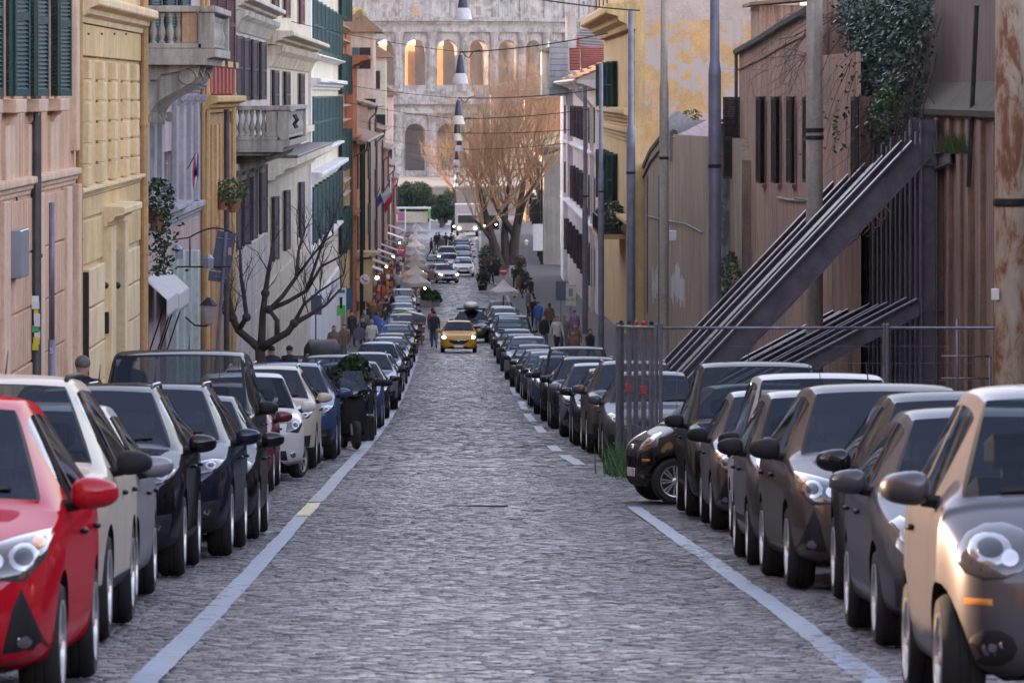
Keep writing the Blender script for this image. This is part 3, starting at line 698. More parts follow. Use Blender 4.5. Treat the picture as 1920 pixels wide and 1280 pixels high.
    for pt in D['crossover']['parts']:
        if pt[0] == 'headlight':
            kk = []
            for k in pt[3]:
                me = k[1].copy(); me.materials.clear(); me.materials.append(M_lamp_on); kk.append([k[0], me, None, []])
            pt = [pt[0], pt[1], None, kk]
        q.append(pt)
    D['suv_lit']['parts'] = q
models()
PT = dict(red=paint('red_paint', (.40, .004, .014), .0), cream=paint('cream_paint', (.44, .38, .30), .05), silver=paint('silver_paint', (.20, .20, .215), .75), black=paint('black_paint', (.004, .0045, .006), .2),
          navy=paint('navy_paint', (.006, .009, .022), .3), charcoal=paint('charcoal_paint', (.014, .013, .014), .4), white=paint('white_paint', (.50, .49, .48), .02), champagne=paint('champagne_paint', (.085, .080, .088), .95, .4),
          bronze=paint('bronze_paint', (.07, .056, .05), .65), grey=paint('grey_paint', (.06, .058, .064), .6), blue=paint('blue_car_paint', (.03, .055, .13), .45), burg=paint('burgundy_paint', (.12, .014, .02), .35),
          yellow=paint('yellow_car_paint', (.56, .28, .015), .1), green=paint('green_car_paint', (.02, .05, .035), .4))
G = 'cars parked along the street'
def near_cars():
    M = MODELS
    put_car(M['yaris'], 29.3, -2.07, True, PT['red'], 'red hatchback with swept headlight in the bottom corner of the street', group=G, sc=1.05)
    put_car(M['suv'], 36.3, -2.22, True, PT['cream'], 'cream small off-roader with black roof bars behind the red hatchback', group=G, mir_mat=M_blk)
    put_car(M['hatch'], 41.4, -2.34, True, PT['silver'], 'silver hatchback with silver mirror, behind the cream off-roader', group=G)
    put_car(M['crossover'], 47.9, -2.30, True, PT['black'], 'black crossover with roof rails, in front of the other two black cars', group=G)
    put_car(M['crossover'], 53.2, -2.10, True, PT['navy'], 'dark blue-black crossover, middle of three dark cars in the row', group=G, yaw=-.6)
    put_car(M['hatch'], 58.6, -2.05, True, PT['black'], 'black hatchback, directly in front of the tall dark off-roader', group=G)
    put_car(M['offroader'], 66.5, -2.36, True, PT['charcoal'], 'tall boxy dark off-roader with a flat roof and wide windscreen', group=G, mir_mat=M_blk)
    put_car(M['hatch'], 78.5, -2.55, True, PT['burg'], 'dark red hatchback mostly hidden behind the tall off-roader', group=G)
    put_car(M['panda'], 84.5, -2.42, True, PT['white'], 'white microcar with its front wheels turned to the kerb', group=G, yaw=6, front_steer=-22)
    put_car(M['crossover'], 90.0, -2.25, True, PT['cream'], 'cream-white crossover with slanted fog lights', group=G)
    put_car(M['crossover'], 95.5, -2.05, True, PT['blue'], 'dark blue crossover with lit amber headlight beside the scooter', group=G)
    put_car(M['smart'], 27.9, 2.38, False, PT['champagne'], 'champagne two-seat microcar with sunlit flank, nearest in the row', group=G, sc=1.065)
    put_car(M['hatch'], 35.6, 2.58, False, PT['grey'], 'grey hatchback tucked behind the champagne microcar', group=G)
    put_car(M['hatch'], 40.4, 2.86, False, PT['charcoal'], 'charcoal hatchback with glossy black mirror', group=G, sc=1.06, mir_mat=PT['black'])
    put_car(M['yaris'], 45.4, 2.62, False, PT['bronze'], 'bronze-grey hatchback with black mirror and angular headlight', group=G, mir_mat=M_blk, yaw=1.2, sc=1.07)
    put_car(M['panda'], 50.6, 2.54, False, PT['champagne'], 'small champagne city car with black mirror and parking permit', group=G, mir_mat=M_blk)
    put_car(M['van'], 56.2, 2.72, False, PT['white'], 'white people carrier with black mirror between smaller cars', group=G, sc=.93, mir_mat=M_blk)
    put_car(M['yaris'], 62.0, 2.72, False, PT['champagne'], 'pale brown hatchback in front of the tall dark van', group=G, mir_mat=M_blk)
    put_car(M['van'], 67.3, 2.66, False, PT['charcoal'], 'tall dark van with square mirror beside the fenced enclosure', group=G, mir_mat=M_blk)
    put_car(M['smart'], 0, 0, False, PT['black'], 'black two-seat microcar parked nose out across the kerb', group=G, yaw=-82, at=(3.58, 74.4))
near_cars()
def far_cars():
    M = MODELS; rs = random.Random(11)
    # (row of the front wheel's foot, column of the flank) read off the photograph, then the kind and colour
    right = [(868, 1128, 'hatch', 'grey'), (850, 1096, 'crossover', 'bronze'), (836, 1072, 'saloon', 'charcoal'), (820, 1050, 'yaris', 'silver'), (804, 1030, 'crossover', 'navy'), (790, 1014, 'van', 'black'),
             (777, 1001, 'panda', 'blue'), (763, 991, 'hatch', 'champagne'), (749, 978, 'yaris', 'grey'), (737, 967, 'saloon', 'black'), (725, 956, 'hatch', 'charcoal'), (712, 946, 'crossover', 'silver'),
             (696, 938, 'hatch', 'navy'), (682, 931, 'saloon', 'bronze'), (668, 925, 'van', 'black'), (655, 920, 'hatch', 'silver'), (645, 917, 'yaris', 'champagne'), (636, 914, 'crossover', 'grey'), (627, 911, 'hatch', 'white'), (618, 912, 'panda', 'silver')]
    left = [(822, 703, 'suv', 'navy'), (803, 718, 'hatch', 'blue'), (785, 730, 'saloon', 'charcoal'), (768, 746, 'crossover', 'silver'), (752, 752, 'hatch', 'navy'), (736, 757, 'suv', 'champagne'), (720, 764, 'hatch', 'black'),
            (706, 768, 'yaris', 'silver'), (692, 773, 'saloon', 'bronze'), (679, 779, 'crossover', 'black'), (664, 783, 'hatch', 'charcoal'), (652, 785, 'crossover', 'bronze'), (632, 786, 'hatch', 'silver'), (618, 783, 'saloon', 'white'), (604, 781, 'hatch', 'grey'), (592, 782, 'crossover', 'white')]
    near = {'navy': 'dark navy', 'bronze': 'brownish', 'burg': 'dark red'}
    kindw = {'hatch': 'hatchback', 'yaris': 'small hatchback', 'crossover': 'crossover', 'saloon': 'saloon car', 'van': 'people carrier', 'panda': 'city car', 'suv': 'small off-roader'}
    words = ['first', 'second', 'third', 'fourth', 'fifth', 'sixth', 'seventh', 'eighth', 'ninth', 'tenth', 'eleventh', 'twelfth', 'thirteenth', 'fourteenth', 'fifteenth', 'sixteenth', 'seventeenth', 'eighteenth', 'nineteenth', 'twentieth']
    for lst, lf in ((right, False), (left, True)):
        last = 0
        for i, (y, x, k, c) in enumerate(lst):
            d = max(DY(y), last + MODELS[k]['p']['L'] + .35); last = d
            sx = XD(x, DY(y))
            lab = f"{near.get(c, c)} parked {kindw[k]}, {words[i]} car beyond the {'scooter' if lf else 'fenced steel props'}"
            put_car(M[k], d, sx, lf, PT[c], lab, group=G, yaw=rs.uniform(-1, 1), far=i > 6, mir_mat=M_blk if rs.random() < .4 else None)
far_cars()
def moving_cars():
    M = MODELS
    d = DY(661); put_car(M['adam'], d, 0, True, PT['yellow'], 'yellow three-door hatchback driving towards us with headlights on', name='moving_car', at=(XD(860, d), d + 1.1))
    d2 = DY(644) + 2; put_car(M['crossover'], d2, 0, True, PT['grey'], 'grey car with white roof box following the yellow hatchback', name='moving_car', at=(XD(884, d2), d2 + 1.3), skip=())
    d = DY(531); put_car(M['saloon_lit'], d, 0, True, PT['white'], 'white saloon turning into the street with lit headlights', name='moving_car', at=(XD(829, d), d + 1.5), yaw=14)
    d = DY(508); put_car(M['saloon_lit'], d, 0, True, PT['silver'], 'silver car with lit headlights behind the white saloon', name='moving_car', at=(XD(842, d), d))
    d = DY(498); put_car(M['suv_lit'], d, 0, True, PT['silver'], 'pale grey car at the rear of the queue behind the white saloon', name='moving_car', at=(XD(838, d), d))
    d = DY(513); put_car(M['hatch'], d, 0, True, PT['charcoal'], 'dark car half hidden by the white saloon beside the parasols', name='moving_car', at=(XD(815, d), d), far=True)
    # roof box on the grey follower, and the black one on the parked row
    t = thing('roof_box', 'white roof box on the grey car behind the yellow hatchback', 'roof box', (XD(884, d2), d2 + 1.6, float(RZ(d2 + 1.6)) + 1.68))
    b = MB().ball((0, 0, .16), (.42, .95, .20), 16, 8); b.obj('shell', PT['white'], t, True)
    for yy in (-.5, .5): MB().tube([(-.75, yy, -.01), (.75, yy, -.01)], .022, 6).obj('crossbar', M_blk, t)
    dd = DY(785) + 2.3; t = thing('roof_box', 'black roof box on a dark car in the parked row beside the bare tree', 'roof box', (XD(604, dd - 10), dd - 10, ZD(668, dd - 10)))
    b = MB(); vs = []
    for y, w, h in ((-1.0, .22, .10), (-.85, .36, .22), (-.3, .44, .36), (.5, .43, .40), (.95, .38, .34), (1.05, .3, .2)):
        vs += [(-w, y, 0), (-w * .98, y, h * .6), (-w * .72, y, h), (0, y, h * .96), (w * .72, y, h), (w * .98, y, h * .6), (w, y, 0)]
    fs = [(i * 7 + k, (i + 1) * 7 + k, (i + 1) * 7 + k + 1, i * 7 + k + 1) for i in range(5) for k in range(6)] + [tuple(range(7)), tuple(range(35, 42))[::-1]]
    b.add(vs, fs).obj('shell', M_blk, t, True, R(35))
    for yy in (-.45, .5): MB().tube([(-.7, yy, -.02), (.7, yy, -.02)], .022, 6).obj('crossbar', M_alloyd, t)
moving_cars()
# ---------------------------------------------------------------- kit for the house fronts
M_grn = plain('shutter_green', (.012, .052, .050), .55, sc=12, var=.3, bmp=.1)
M_brn = plain('shutter_brown', (.040, .022, .028), .6, sc=12, var=.3, bmp=.1)
M_maroon = plain('shutter_maroon', (.085, .030, .034), .6, sc=12, var=.3, bmp=.1)
M_pane = plain('window_pane', (.012, .014, .017), .06, var=.4, sc=1.5, spec=.7, kind='Position')
M_frame = plain('window_frame_white', (.50, .47, .42), .6, sc=8)
M_trav = plaster('travertine', (.42, .38, .33), (.10, .09, .085), .8, .75)
M_iron = plain('wrought_iron', (.016, .016, .018), .6, .3, sc=20)
M_pipe = plain('zinc_pipe', (.085, .08, .085), .5, .5, sc=4, var=.3)
M_roof = plaster('roof_tiles', (.26, .155, .105), (.06, .055, .05), 1., .8, sc=1.6)
_leaf = {}
def leaf_mesh(w, h, mat):
    k = (round(w, 2), round(h, 2), mat.name)
    if k in _leaf: return _leaf[k]
    b = MB(); t = .022; st = .055
    for a, c in ((0, st), (w - st, w)): b.box((a, -t, 0), (c, t, h))
    for a in (0, h * .48, h - .09): b.box((st, -t + .002, a), (w - st, t - .002, a + .09))
    n = max(6, int(h / .062))
    for i in range(n):
        z = .09 + (h - .18) * (i + .5) / n; s = .026
        b.add([(st, -s * .8, z - s), (w - st, -s * .8, z - s), (w - st, s * .8, z + s), (st, s * .8, z + s), (st, -s * .8 + .008, z - s - .004), (w - st, -s * .8 + .008, z - s - .004), (w - st, s * .8 + .008, z + s - .004), (st, s * .8 + .008, z + s - .004)],
              [(0, 1, 2, 3), (7, 6, 5, 4), (0, 4, 5, 1), (2, 6, 7, 3)])
    _leaf[k] = b.mesh('shutter', mat); return _leaf[k]
_shared = {}
def sbox(w, d, h, mat, c=.012):        # shared box mesh, centred in x and y, standing on z = 0
    k = (round(w, 3), round(d, 3), round(h, 3), mat.name)
    if k not in _shared: _shared[k] = MB().bbox((-w / 2, -d / 2, 0), (w / 2, d / 2, h), c).mesh('stone', mat)
    return _shared[k]
class Facade:
    """a house front parallel to the street; side -1 stands on the left, +1 on the right. Elements are given by distance, height and how far they stand out"""
    def __init__(s, name, label, side, xw, d0, d1, ztop, mat, cat='building', openings=(), depth=9., zbase=None, group=None):
        s.side, s.xw, s.d0, s.d1 = side, xw, d0, d1; s.mat = mat
        s.zg = float(min(RZ(max(d0, 0)), RZ(d1))) - .3 if zbase is None else zbase; s.ztop = ztop
        s.t = thing(name, label, cat, (xw, d0, s.zg), group=group)
        s.inv = Matrix.Translation((-xw, -d0, -s.zg))
        s.ops = list(openings); s.depth = depth
    def X(s, o): return s.xw - s.side * o              # o: distance in front of the wall
    def d(s, px): return s.xw * F / (px - CX)
    def z(s, px, py): return ZD(py, s.d(px))
    def put(s, mb, name, mat, parent=None, smooth=False, angle=None):
        mb.xf(s.inv)
        return mb.obj(name, mat, parent or s.t, smooth, angle)
    def slab(s, name, d0, d1, z0, z1, o0, o1, mat, parent=None, c=.012):
        return s.put(MB().bbox((s.X(o0), d0, z0), (s.X(o1), d1, z1), c), name, mat, parent)
    def mould(s, name, prof, d0, d1, mat, ret=True):
        """cornice: profile of (out, z) points swept along the front"""
        poly = [(s.X(o), z) for o, z in prof]
        b = MB(); n = len(poly); vs = []
        for dd in (d0, d1): vs += [(x, dd, z) for x, z in poly]
        fs = [(i, (i + 1) % n, n + (i + 1) % n, n + i) for i in range(n)] + [tuple(range(n)), tuple(range(n, 2 * n))[::-1]]
        return s.put(b.add(vs, fs), name, mat)
    def cornice(s, d0, d1, z0, z1, out, mat, name='cornice'):
        h = z1 - z0
        return s.mould(name, [(-.05, z0), (out * .25, z0), (out * .3, z0 + h * .2), (out * .55, z0 + h * .32), (out * .6, z0 + h * .5), (out * .95, z0 + h * .62), (out, z0 + h * .68), (out, z0 + h * .9), (out * .96, z1), (-.05, z1 + .02)], d0, d1, mat)
    def corbels(s, d0, d1, z0, z1, out, w, gap, mat, name='corbel'):
        n = max(1, int((d1 - d0) / (w + gap))); h = z1 - z0
        k = ('corbel', round(out, 2), round(w, 2), round(h, 2), mat.name, s.side)
        if k not in _shared:
            prof = [(0, 0), (out * .25, h * .05), (out * .4, h * .3), (out * .55, h * .55), (out * .95, h * .75), (out, h), (0, h)]
            _shared[k] = MB().prism([(-s.side * o, z) for o, z in prof], 1, 0, w).mesh(name, mat)
        for i in range(n): link(name, _shared[k], s.t, s.inv @ Vector((s.xw, d0 + i * (d1 - d0) / n + gap / 2, z0)))
    def wall(s, name='wall'):
        us = sorted({s.d0, s.d1} | {u for o in s.ops for u in o[:2]}); zs = sorted({s.zg, s.ztop} | {z for o in s.ops for z in o[2:4]})
        b = MB(); x = s.X(0); xi = s.X(-.24)
        inside = lambda u, z: any(o[0] < u < o[1] and o[2] < z < o[3] for o in s.ops)
        for a, c in zip(us, us[1:]):
            for e, f in zip(zs, zs[1:]):
                if not inside((a + c) / 2, (e + f) / 2): b.add([(x, a, e), (x, c, e), (x, c, f), (x, a, f)], [(0, 1, 2, 3)])
        for u0, u1, z0, z1 in [o[:4] for o in s.ops]:
            b.add([(x, u0, z0), (x, u1, z0), (x, u1, z1), (x, u0, z1), (xi, u0, z0), (xi, u1, z0), (xi, u1, z1), (xi, u0, z1)], [(0, 1, 5, 4), (1, 2, 6, 5), (2, 3, 7, 6), (3, 0, 4, 7), (4, 5, 6, 7)])
        xb = s.X(-s.depth)
        b.add([(x, s.d0, s.zg), (xb, s.d0, s.zg), (xb, s.d0, s.ztop), (x, s.d0, s.ztop), (x, s.d1, s.zg), (xb, s.d1, s.zg), (xb, s.d1, s.ztop), (x, s.d1, s.ztop)],
              [(0, 1, 2, 3), (7, 6, 5, 4), (3, 2, 6, 7), (1, 5, 6, 2)])
        return s.put(b, name, s.mat)
    def window(s, u0, u1, z0, z1, frame=True, name='window', mat=None):
        w = s.put(MB().box((s.X(-.20), u0 + .04, z0 + .04), (s.X(-.215), u1 - .04, z1 - .04)), name, mat or M_pane)
        if frame:
            b = MB(); x0, x1 = s.X(-.23), s.X(-.15)
            for a, c in ((u0, u0 + .07), (u1 - .07, u1), ((u0 + u1) / 2 - .035, (u0 + u1) / 2 + .035)): b.box((x0, a, z0), (x1, c, z1))
            for a in (z0, z0 + (z1 - z0) * .68, z1 - .07): b.box((s.X(-.228), u0 + .07, a), (s.X(-.155), u1 - .07, a + .06))
            o = s.put(b, 'window_frame', M_frame, s.t); o.parent = w
        return w
    def shutters(s, u0, u1, z0, z1, mat, near=12, far=18):
        w = (u1 - u0) / 2; me = leaf_mesh(w, z1 - z0, mat)
        # leaf lies along local +x from its hinge; on the far jamb it swings away from us, on the near jamb towards us
        for u, ang in ((u1, far), (u0, -near)):
            dirv = 90 if ang > 0 else -90
            rot = R(dirv - s.side * -1 * 0) 
            a = R(abs(ang)); out = -s.side
            vx = Vector((out * math.sin(a), math.cos(a) * (1 if ang > 0 else -1), 0))
            rz = math.atan2(vx.y, vx.x)
            link('shutter', me, s.t, s.inv @ Vector((s.X(.05), u, z0)), (0, 0, rz))
    def bay(s, u, w, z0, z1, mat, near=12, far=18, sill=None, head=None, frame=True):
        """one shuttered window about distance u"""
        s.window(u - w / 2, u + w / 2, z0, z1, frame); s.shutters(u - w / 2, u + w / 2, z0 + .02, z1 - .02, mat, near, far)
        if sill: s.slab('window_sill', u - w / 2 - .2, u + w / 2 + .2, z0 - .14, z0 - .01, -.02, .14, sill)
        if head: s.cornice(u - w / 2 - .25, u + w / 2 + .25, z1 + .12, z1 + .42, .24, head, 'window_hood')
    def pipe(s, u, z0, z1, r, out, mat, name='downpipe'):
        pts = [(s.X(out), u, z0), (s.X(out), u, z1)]
        b = MB().tube(pts, r, 8)
        for z in np.arange(z0 + 1.2, z1, 2.4): b.tube([(s.X(out), u, z), (s.X(out), u, z + .05)], r * 1.25, 8)
        return s.put(b, name, mat, None, True, R(40))
    def blocks(s, d0, d1, z0, z1, bl, bh, out, mat, gap=.025, stagger=True, var=.15):
        """rusticated masonry: each stone by itself"""
        rows = max(1, round((z1 - z0) / bh)); bh = (z1 - z0) / rows; rs = random.Random(int(d0 * 10))
        for r in range(rows):
            u = d0
            first = True
            while u < d1 - .05:
                l = bl * (.5 if (first and stagger and r % 2) else 1.0); first = False; l = min(l, d1 - u)
                if l < .12: break
                link('stone', sbox(round(out + .04, 3), round(l - gap, 2), round(bh - gap, 3), mat), s.t, s.inv @ Vector((s.X(out / 2 - .02 + rs.uniform(-.008, .008)), u + l / 2, z0 + r * bh)))
                u += l
M_ball = {}
def baluster_mesh(h, mat, r=.075):
    k = (round(h, 2), mat.name)
    if k not in M_ball:
        pr = [(.9, 0), (.9, .06), (.55, .09), (.6, .13), (1.0, .30), (.95, .40), (.5, .62), (.42, .72), (.6, .78), (.5, .82), (.85, .88), (.85, .96), (.85, 1.)]
        M_ball[k] = MB().lathe([(a * r, z * h) for a, z in pr], n=10).mesh('baluster', mat, True, R(50))
    return M_ball[k]
def console_mesh(out, h, w, mat, side, key):
    """scrolled bracket: S curve in profile with two volutes"""
    k = ('console', key, side)
    if k in _shared: return _shared[k]
    pts = []
    for i in range(17):
        t = i / 16; o = out * (.12 + .88 * (1 / (1 + math.exp(-9 * (t - .55))))); pts.append((o, h * t))
    b = MB(); poly = [(-side * 0.0, 0)] + [(-side * o, z) for o, z in pts] + [(0, h)]
    b.prism(poly, 1, -w / 2, w / 2)
    for (co, cz, cr) in ((out * .78, h * .80, h * .16), (out * .22, h * .12, h * .10)):
        sp = [(-side * (co + cr * (1 - t * .85) * math.cos(6.28 * 2 * t)), 0, cz + cr * (1 - t * .85) * math.sin(6.28 * 2 * t)) for t in np.linspace(0, 1, 22)]
        for yy in (-w / 2 - .01, w / 2 + .01): b.tube([(x, yy, z) for x, y, z in sp], cr * .13, 5)
        b.tube([(-side * co, -w / 2 - .03, cz), (-side * co, w / 2 + .03, cz)], cr * .75, 12)
    _shared[k] = b.mesh('console', mat, True, R(40)); return _shared[k]
def balcony(f, d0, d1, zs, zr, out, mat, th=.24, panel=None, cons=((.5, 1.0),), key='a', nb_side=4):
    """stone balcony: slab, piers, balusters and scrolled brackets"""
    f.mould('balcony_slab', [(-.05, zs - th), (out * .88, zs - th), (out * .9, zs - th * .6), (out, zs - th * .5), (out, zs), (-.05, zs)], d0, d1, mat)
    f.slab('balcony_rail', d0 - .04, d1 + .04, zr - .12, zr, out - .28, out + .02, mat); 
    f.slab('balcony_rail', d0 - .04, d0 + .24, zr - .12, zr, 0, out - .285, mat)
    f.slab('balcony_plinth', d0, d0 + .22, zs + .002, zs + .10, 0, out - .25, mat)
    for a, c in ((d0, d0 + .30), (d1 - .3, d1)): f.slab('balcony_pier', a, c, zs + .003, zr - .12, out - .32, out - .02, mat)
    if panel: f.slab('balcony_panel', d0 + .02, d0 + .2, zs + .10, zr - .125, out - .62, out - .33, panel); out_b = out - .64
    else: out_b = out - .34
    me = baluster_mesh(zr - .12 - zs - .10, mat)
    for i in range(nb_side): link('baluster', me, f.t, f.inv @ Vector((f.X(.10 + (out_b - .14) * i / max(1, nb_side - 1)), d0 + .11, zs + .10)))
    n = int((d1 - d0 - .6) / .24)
    for i in range(n): link('baluster', me, f.t, f.inv @ Vector((f.X(out - .16), d0 + .42 + i * .24, zs + .05)))
    cm = console_mesh(out * .8, 1.15 if key == 'a' else .8, .26, mat, f.side, key)
    for t in cons: link('console', cm, f.t, f.inv @ Vector((f.xw, d0 + t[0] * (d1 - d0), zs - th - (1.15 if key == 'a' else .8) * t[1])), None, (1, 1, t[1]))
# foliage: many small leaves scattered through a volume
def leaf_cloud(name, pts, size, mat, parent=None, seed=1, flat=.6, as_stuff=False, length=1.7):
    rs = np.random.RandomState(seed); pts = np.asarray(pts, dtype=float); n = len(pts)
    a = rs.normal(size=(n, 3)); a[:, 2] *= flat; a /= np.linalg.norm(a, axis=1)[:, None]
    b = np.cross(a, rs.normal(size=(n, 3))); b /= np.linalg.norm(b, axis=1)[:, None] + 1e-9
    s = size * rs.uniform(.6, 1.3, n)[:, None]
    q = np.stack([pts - a * s * length / 2, pts + b * s * .45, pts + a * s * length / 2, pts - b * s * .45], 1).reshape(-1, 3)
    me = raw_mesh(name, q, np.arange(4 * n).reshape(-1, 4), mat, rs.uniform(0, 1, n))
    return link(name, me, parent)
def leaf_mat(name, lo, hi, trans=.25, rough=.45):
    m, nt, b = _nt(name); c = ramp(nt, tone_node(nt), [(0., lo), (1., hi)]); L(nt, c, b.inputs['Base Color']); setin(b, Roughness=rough)
    t = N(nt, 'ShaderNodeBsdfTranslucent'); L(nt, c, t.inputs['Color']); mx = N(nt, 'ShaderNodeMixShader'); mx.inputs[0].default_value = trans
    out = [n for n in nt.nodes if n.type == 'OUTPUT_MATERIAL'][0]; L(nt, b.outputs[0], mx.inputs[1]); L(nt, t.outputs[0], mx.inputs[2]); L(nt, mx.outputs[0], out.inputs[0]); return m
M_leafd = leaf_mat('leaf_dark', (.012, .030, .014), (.045, .085, .030)); M_leafg = leaf_mat('leaf_green', (.02, .055, .015), (.07, .15, .03)); M_ivy = leaf_mat('leaf_ivy', (.007, .022, .016), (.038, .068, .045), .12, .45); M_leafy = leaf_mat('leaf_yellow', (.16, .14, .03), (.42, .34, .08))
def blob_pts(n, c, r, seed=0, shell=.55):
    rs = np.random.RandomState(seed); v = rs.normal(size=(n, 3)); v /= np.linalg.norm(v, axis=1)[:, None]
    return np.asarray(c) + v * (rs.uniform(shell, 1, n) ** .6)[:, None] * np.asarray(r)
def twigs(b, p, dirv, ln, r, depth, rs, spread=.5, up=.15, n=5, ratio=.68, kids=(2, 4), bend=.25):
    """a branch that forks on"""
    pts = [Vector(p)]; dv = Vector(dirv).normalized(); seg = 4
    for i in range(seg):
        dv = (dv + Vector((rs.gauss(0, bend), rs.gauss(0, bend), rs.gauss(0, bend) + up)) * .45).normalized(); pts.append(pts[-1] + dv * ln / seg)
    re_ = r * .62
    b.tube(pts, [r + (re_ - r) * i / seg for i in range(seg + 1)], n if r > .02 else 3, depth == 0)
    if depth <= 0: return
    for k in range(rs.randint(*kids)):
        i = seg if k == 0 else rs.randint(2, seg)
        nd = (dv + Vector((rs.gauss(0, spread), rs.gauss(0, spread), rs.gauss(0, spread) + up))).normalized()
        twigs(b, pts[i], nd, ln * ratio * rs.uniform(.8, 1.15), re_ * (.95 if k == 0 else .75), depth - 1, rs, spread, up, n, ratio, kids, bend)
# ---------------------------------------------------------------- houses on the left
XL = -6.0
def dl(px, xw=XL): return xw * F / (px - CX)
def L1():
    m = plaster('pink_plaster', (.66, .41, .265), (.20, .13, .10), .6, .55); m2 = plaster('pink_plaster_trim', (.72, .50, .35), (.2, .14, .11), .5, .4)
    f = Facade('pink_house', 'salmon pink rusticated house with dark green shutters and grey downpipe', -1, XL, 44, dl(139), 11.5, m)
    us = [62.0 + 0, 67.6, 71.4, 75.4, 79.4, 83.6]; zt, zbm = 3.85, 1.66
    for u in us: f.ops.append((u - .55, u + .55, zbm, zt)); f.ops.append((u - .55, u + .55, 5.4, 7.5))
    f.wall()
    for i, u in enumerate(us):
        f.bay(u, 1.1, zbm, zt, M_grn, 9 + 3 * (i % 3), 13 + 4 * (i % 2)); f.window(u - .55, u + .55, 5.4, 7.5)
        f.slab('window_sill', u - .85, u + .85, zbm - .20, zbm - .02, -.02, .20, m2); f.corbels(u - .7, u + .7, zbm - .36, zbm - .20, .16, .22, .9, m2)
        f.slab('pilaster', u - .72, u + .72, f.z(130, 318), zbm - .37, -.02, .05, m2)
    z0 = f.z(130, 345); f.cornice(44.1, f.d1 - .02, z0, f.z(130, 316), .13, m2, 'string_course')
    zg = f.zg + .3
    f.blocks(64, f.d1 - 1.2, z0 - 4.6, z0 - .03, 2.1, .76, .05, m, .03)
    for u in (68.5, 74.3, 80.5, 86.2): f.slab('pilaster', u - .5, u + .5, zg, z0 - .02, -.02, .10, m2)
    f.slab('corner_pilaster', f.d1 - .75, f.d1 - .05, zg, z0 - .01, -.02, .13, m2); f.slab('corner_pilaster', f.d1 - .75, f.d1 - .05, z0 + .5, 4.0, -.02, .10, m2)
    f.pipe(dl(54), zg, f.z(54, 180), .075, .10, M_pipe); f.pipe(f.d1 - .12, zg, 9, .055, .09, plaster('ochre_pipe', (.48, .30, .14), streak=.3))
    f.slab('door', 70.6, 72.0, zg - .5, f.z(30, 520), -.05, .03, M_brn); f.slab('door_surround', 72.05, 72.4, zg - .5, f.z(30, 505), -.02, .12, m2)
    f.slab('meter_box', dl(8), dl(24), f.z(10, 522), f.z(10, 432), .02, .22, plain('grey_box_metal', (.26, .28, .33), .4, .3, sc=3))
    f.put(MB().tube([(f.X(.02), dl(28), f.z(28, y)) if i % 2 else (f.X(.025), dl(33), f.z(33, y)) for i, y in enumerate(range(340, 540, 30))], .012, 5), 'cable', M_iron)
    # paper notices stuck over the downpipe
    rs = random.Random(4)
    for i in range(9):
        z = f.z(56, 560 + i * 11); f.slab('paper_notice', dl(54) - .09 + rs.uniform(-.02, .02), dl(54) - .085, z - .05, z + .05, .045 + rs.uniform(0, .04), .13 + rs.uniform(0, .04), [M_plate, plain('notice_white', (.6, .6, .62), .7), plain('notice_yellow', (.6, .5, .05), .7), plain('notice_green', (.1, .4, .15), .7)][rs.choice([0, 0, 1, 1, 2, 3])], None, .001)
L1()
def L0():
    m = plaster('pink_plaster', (.50, .335, .245))
    f = Facade('corner_house', 'salmon pink corner house beside the photographer, before the side lane', -1, XL, -42, 31.5, 11.5, m)
    for u in np.arange(-36, 28, 4.2): f.ops += [(u - .55, u + .55, 2.8, 5.0), (u - .55, u + .55, 6.4, 8.4)]
    f.wall()
    for o in f.ops: f.window(*o, False)
    f = Facade('sunbeam_wall', 'unseen low wall added in the lane gap to shape the sunbeam on the microcar', -1, XL, 31.55, 43.95, float(RZ(37)) + 2.45, m, 'wall', depth=.4); f.wall(); f.slab('coping', 31.6, 43.9, f.ztop + .003, f.ztop + .1, -.45, .06, M_trav)  # unseen wall added; its height shapes the sunbeam on the microcar
L0()
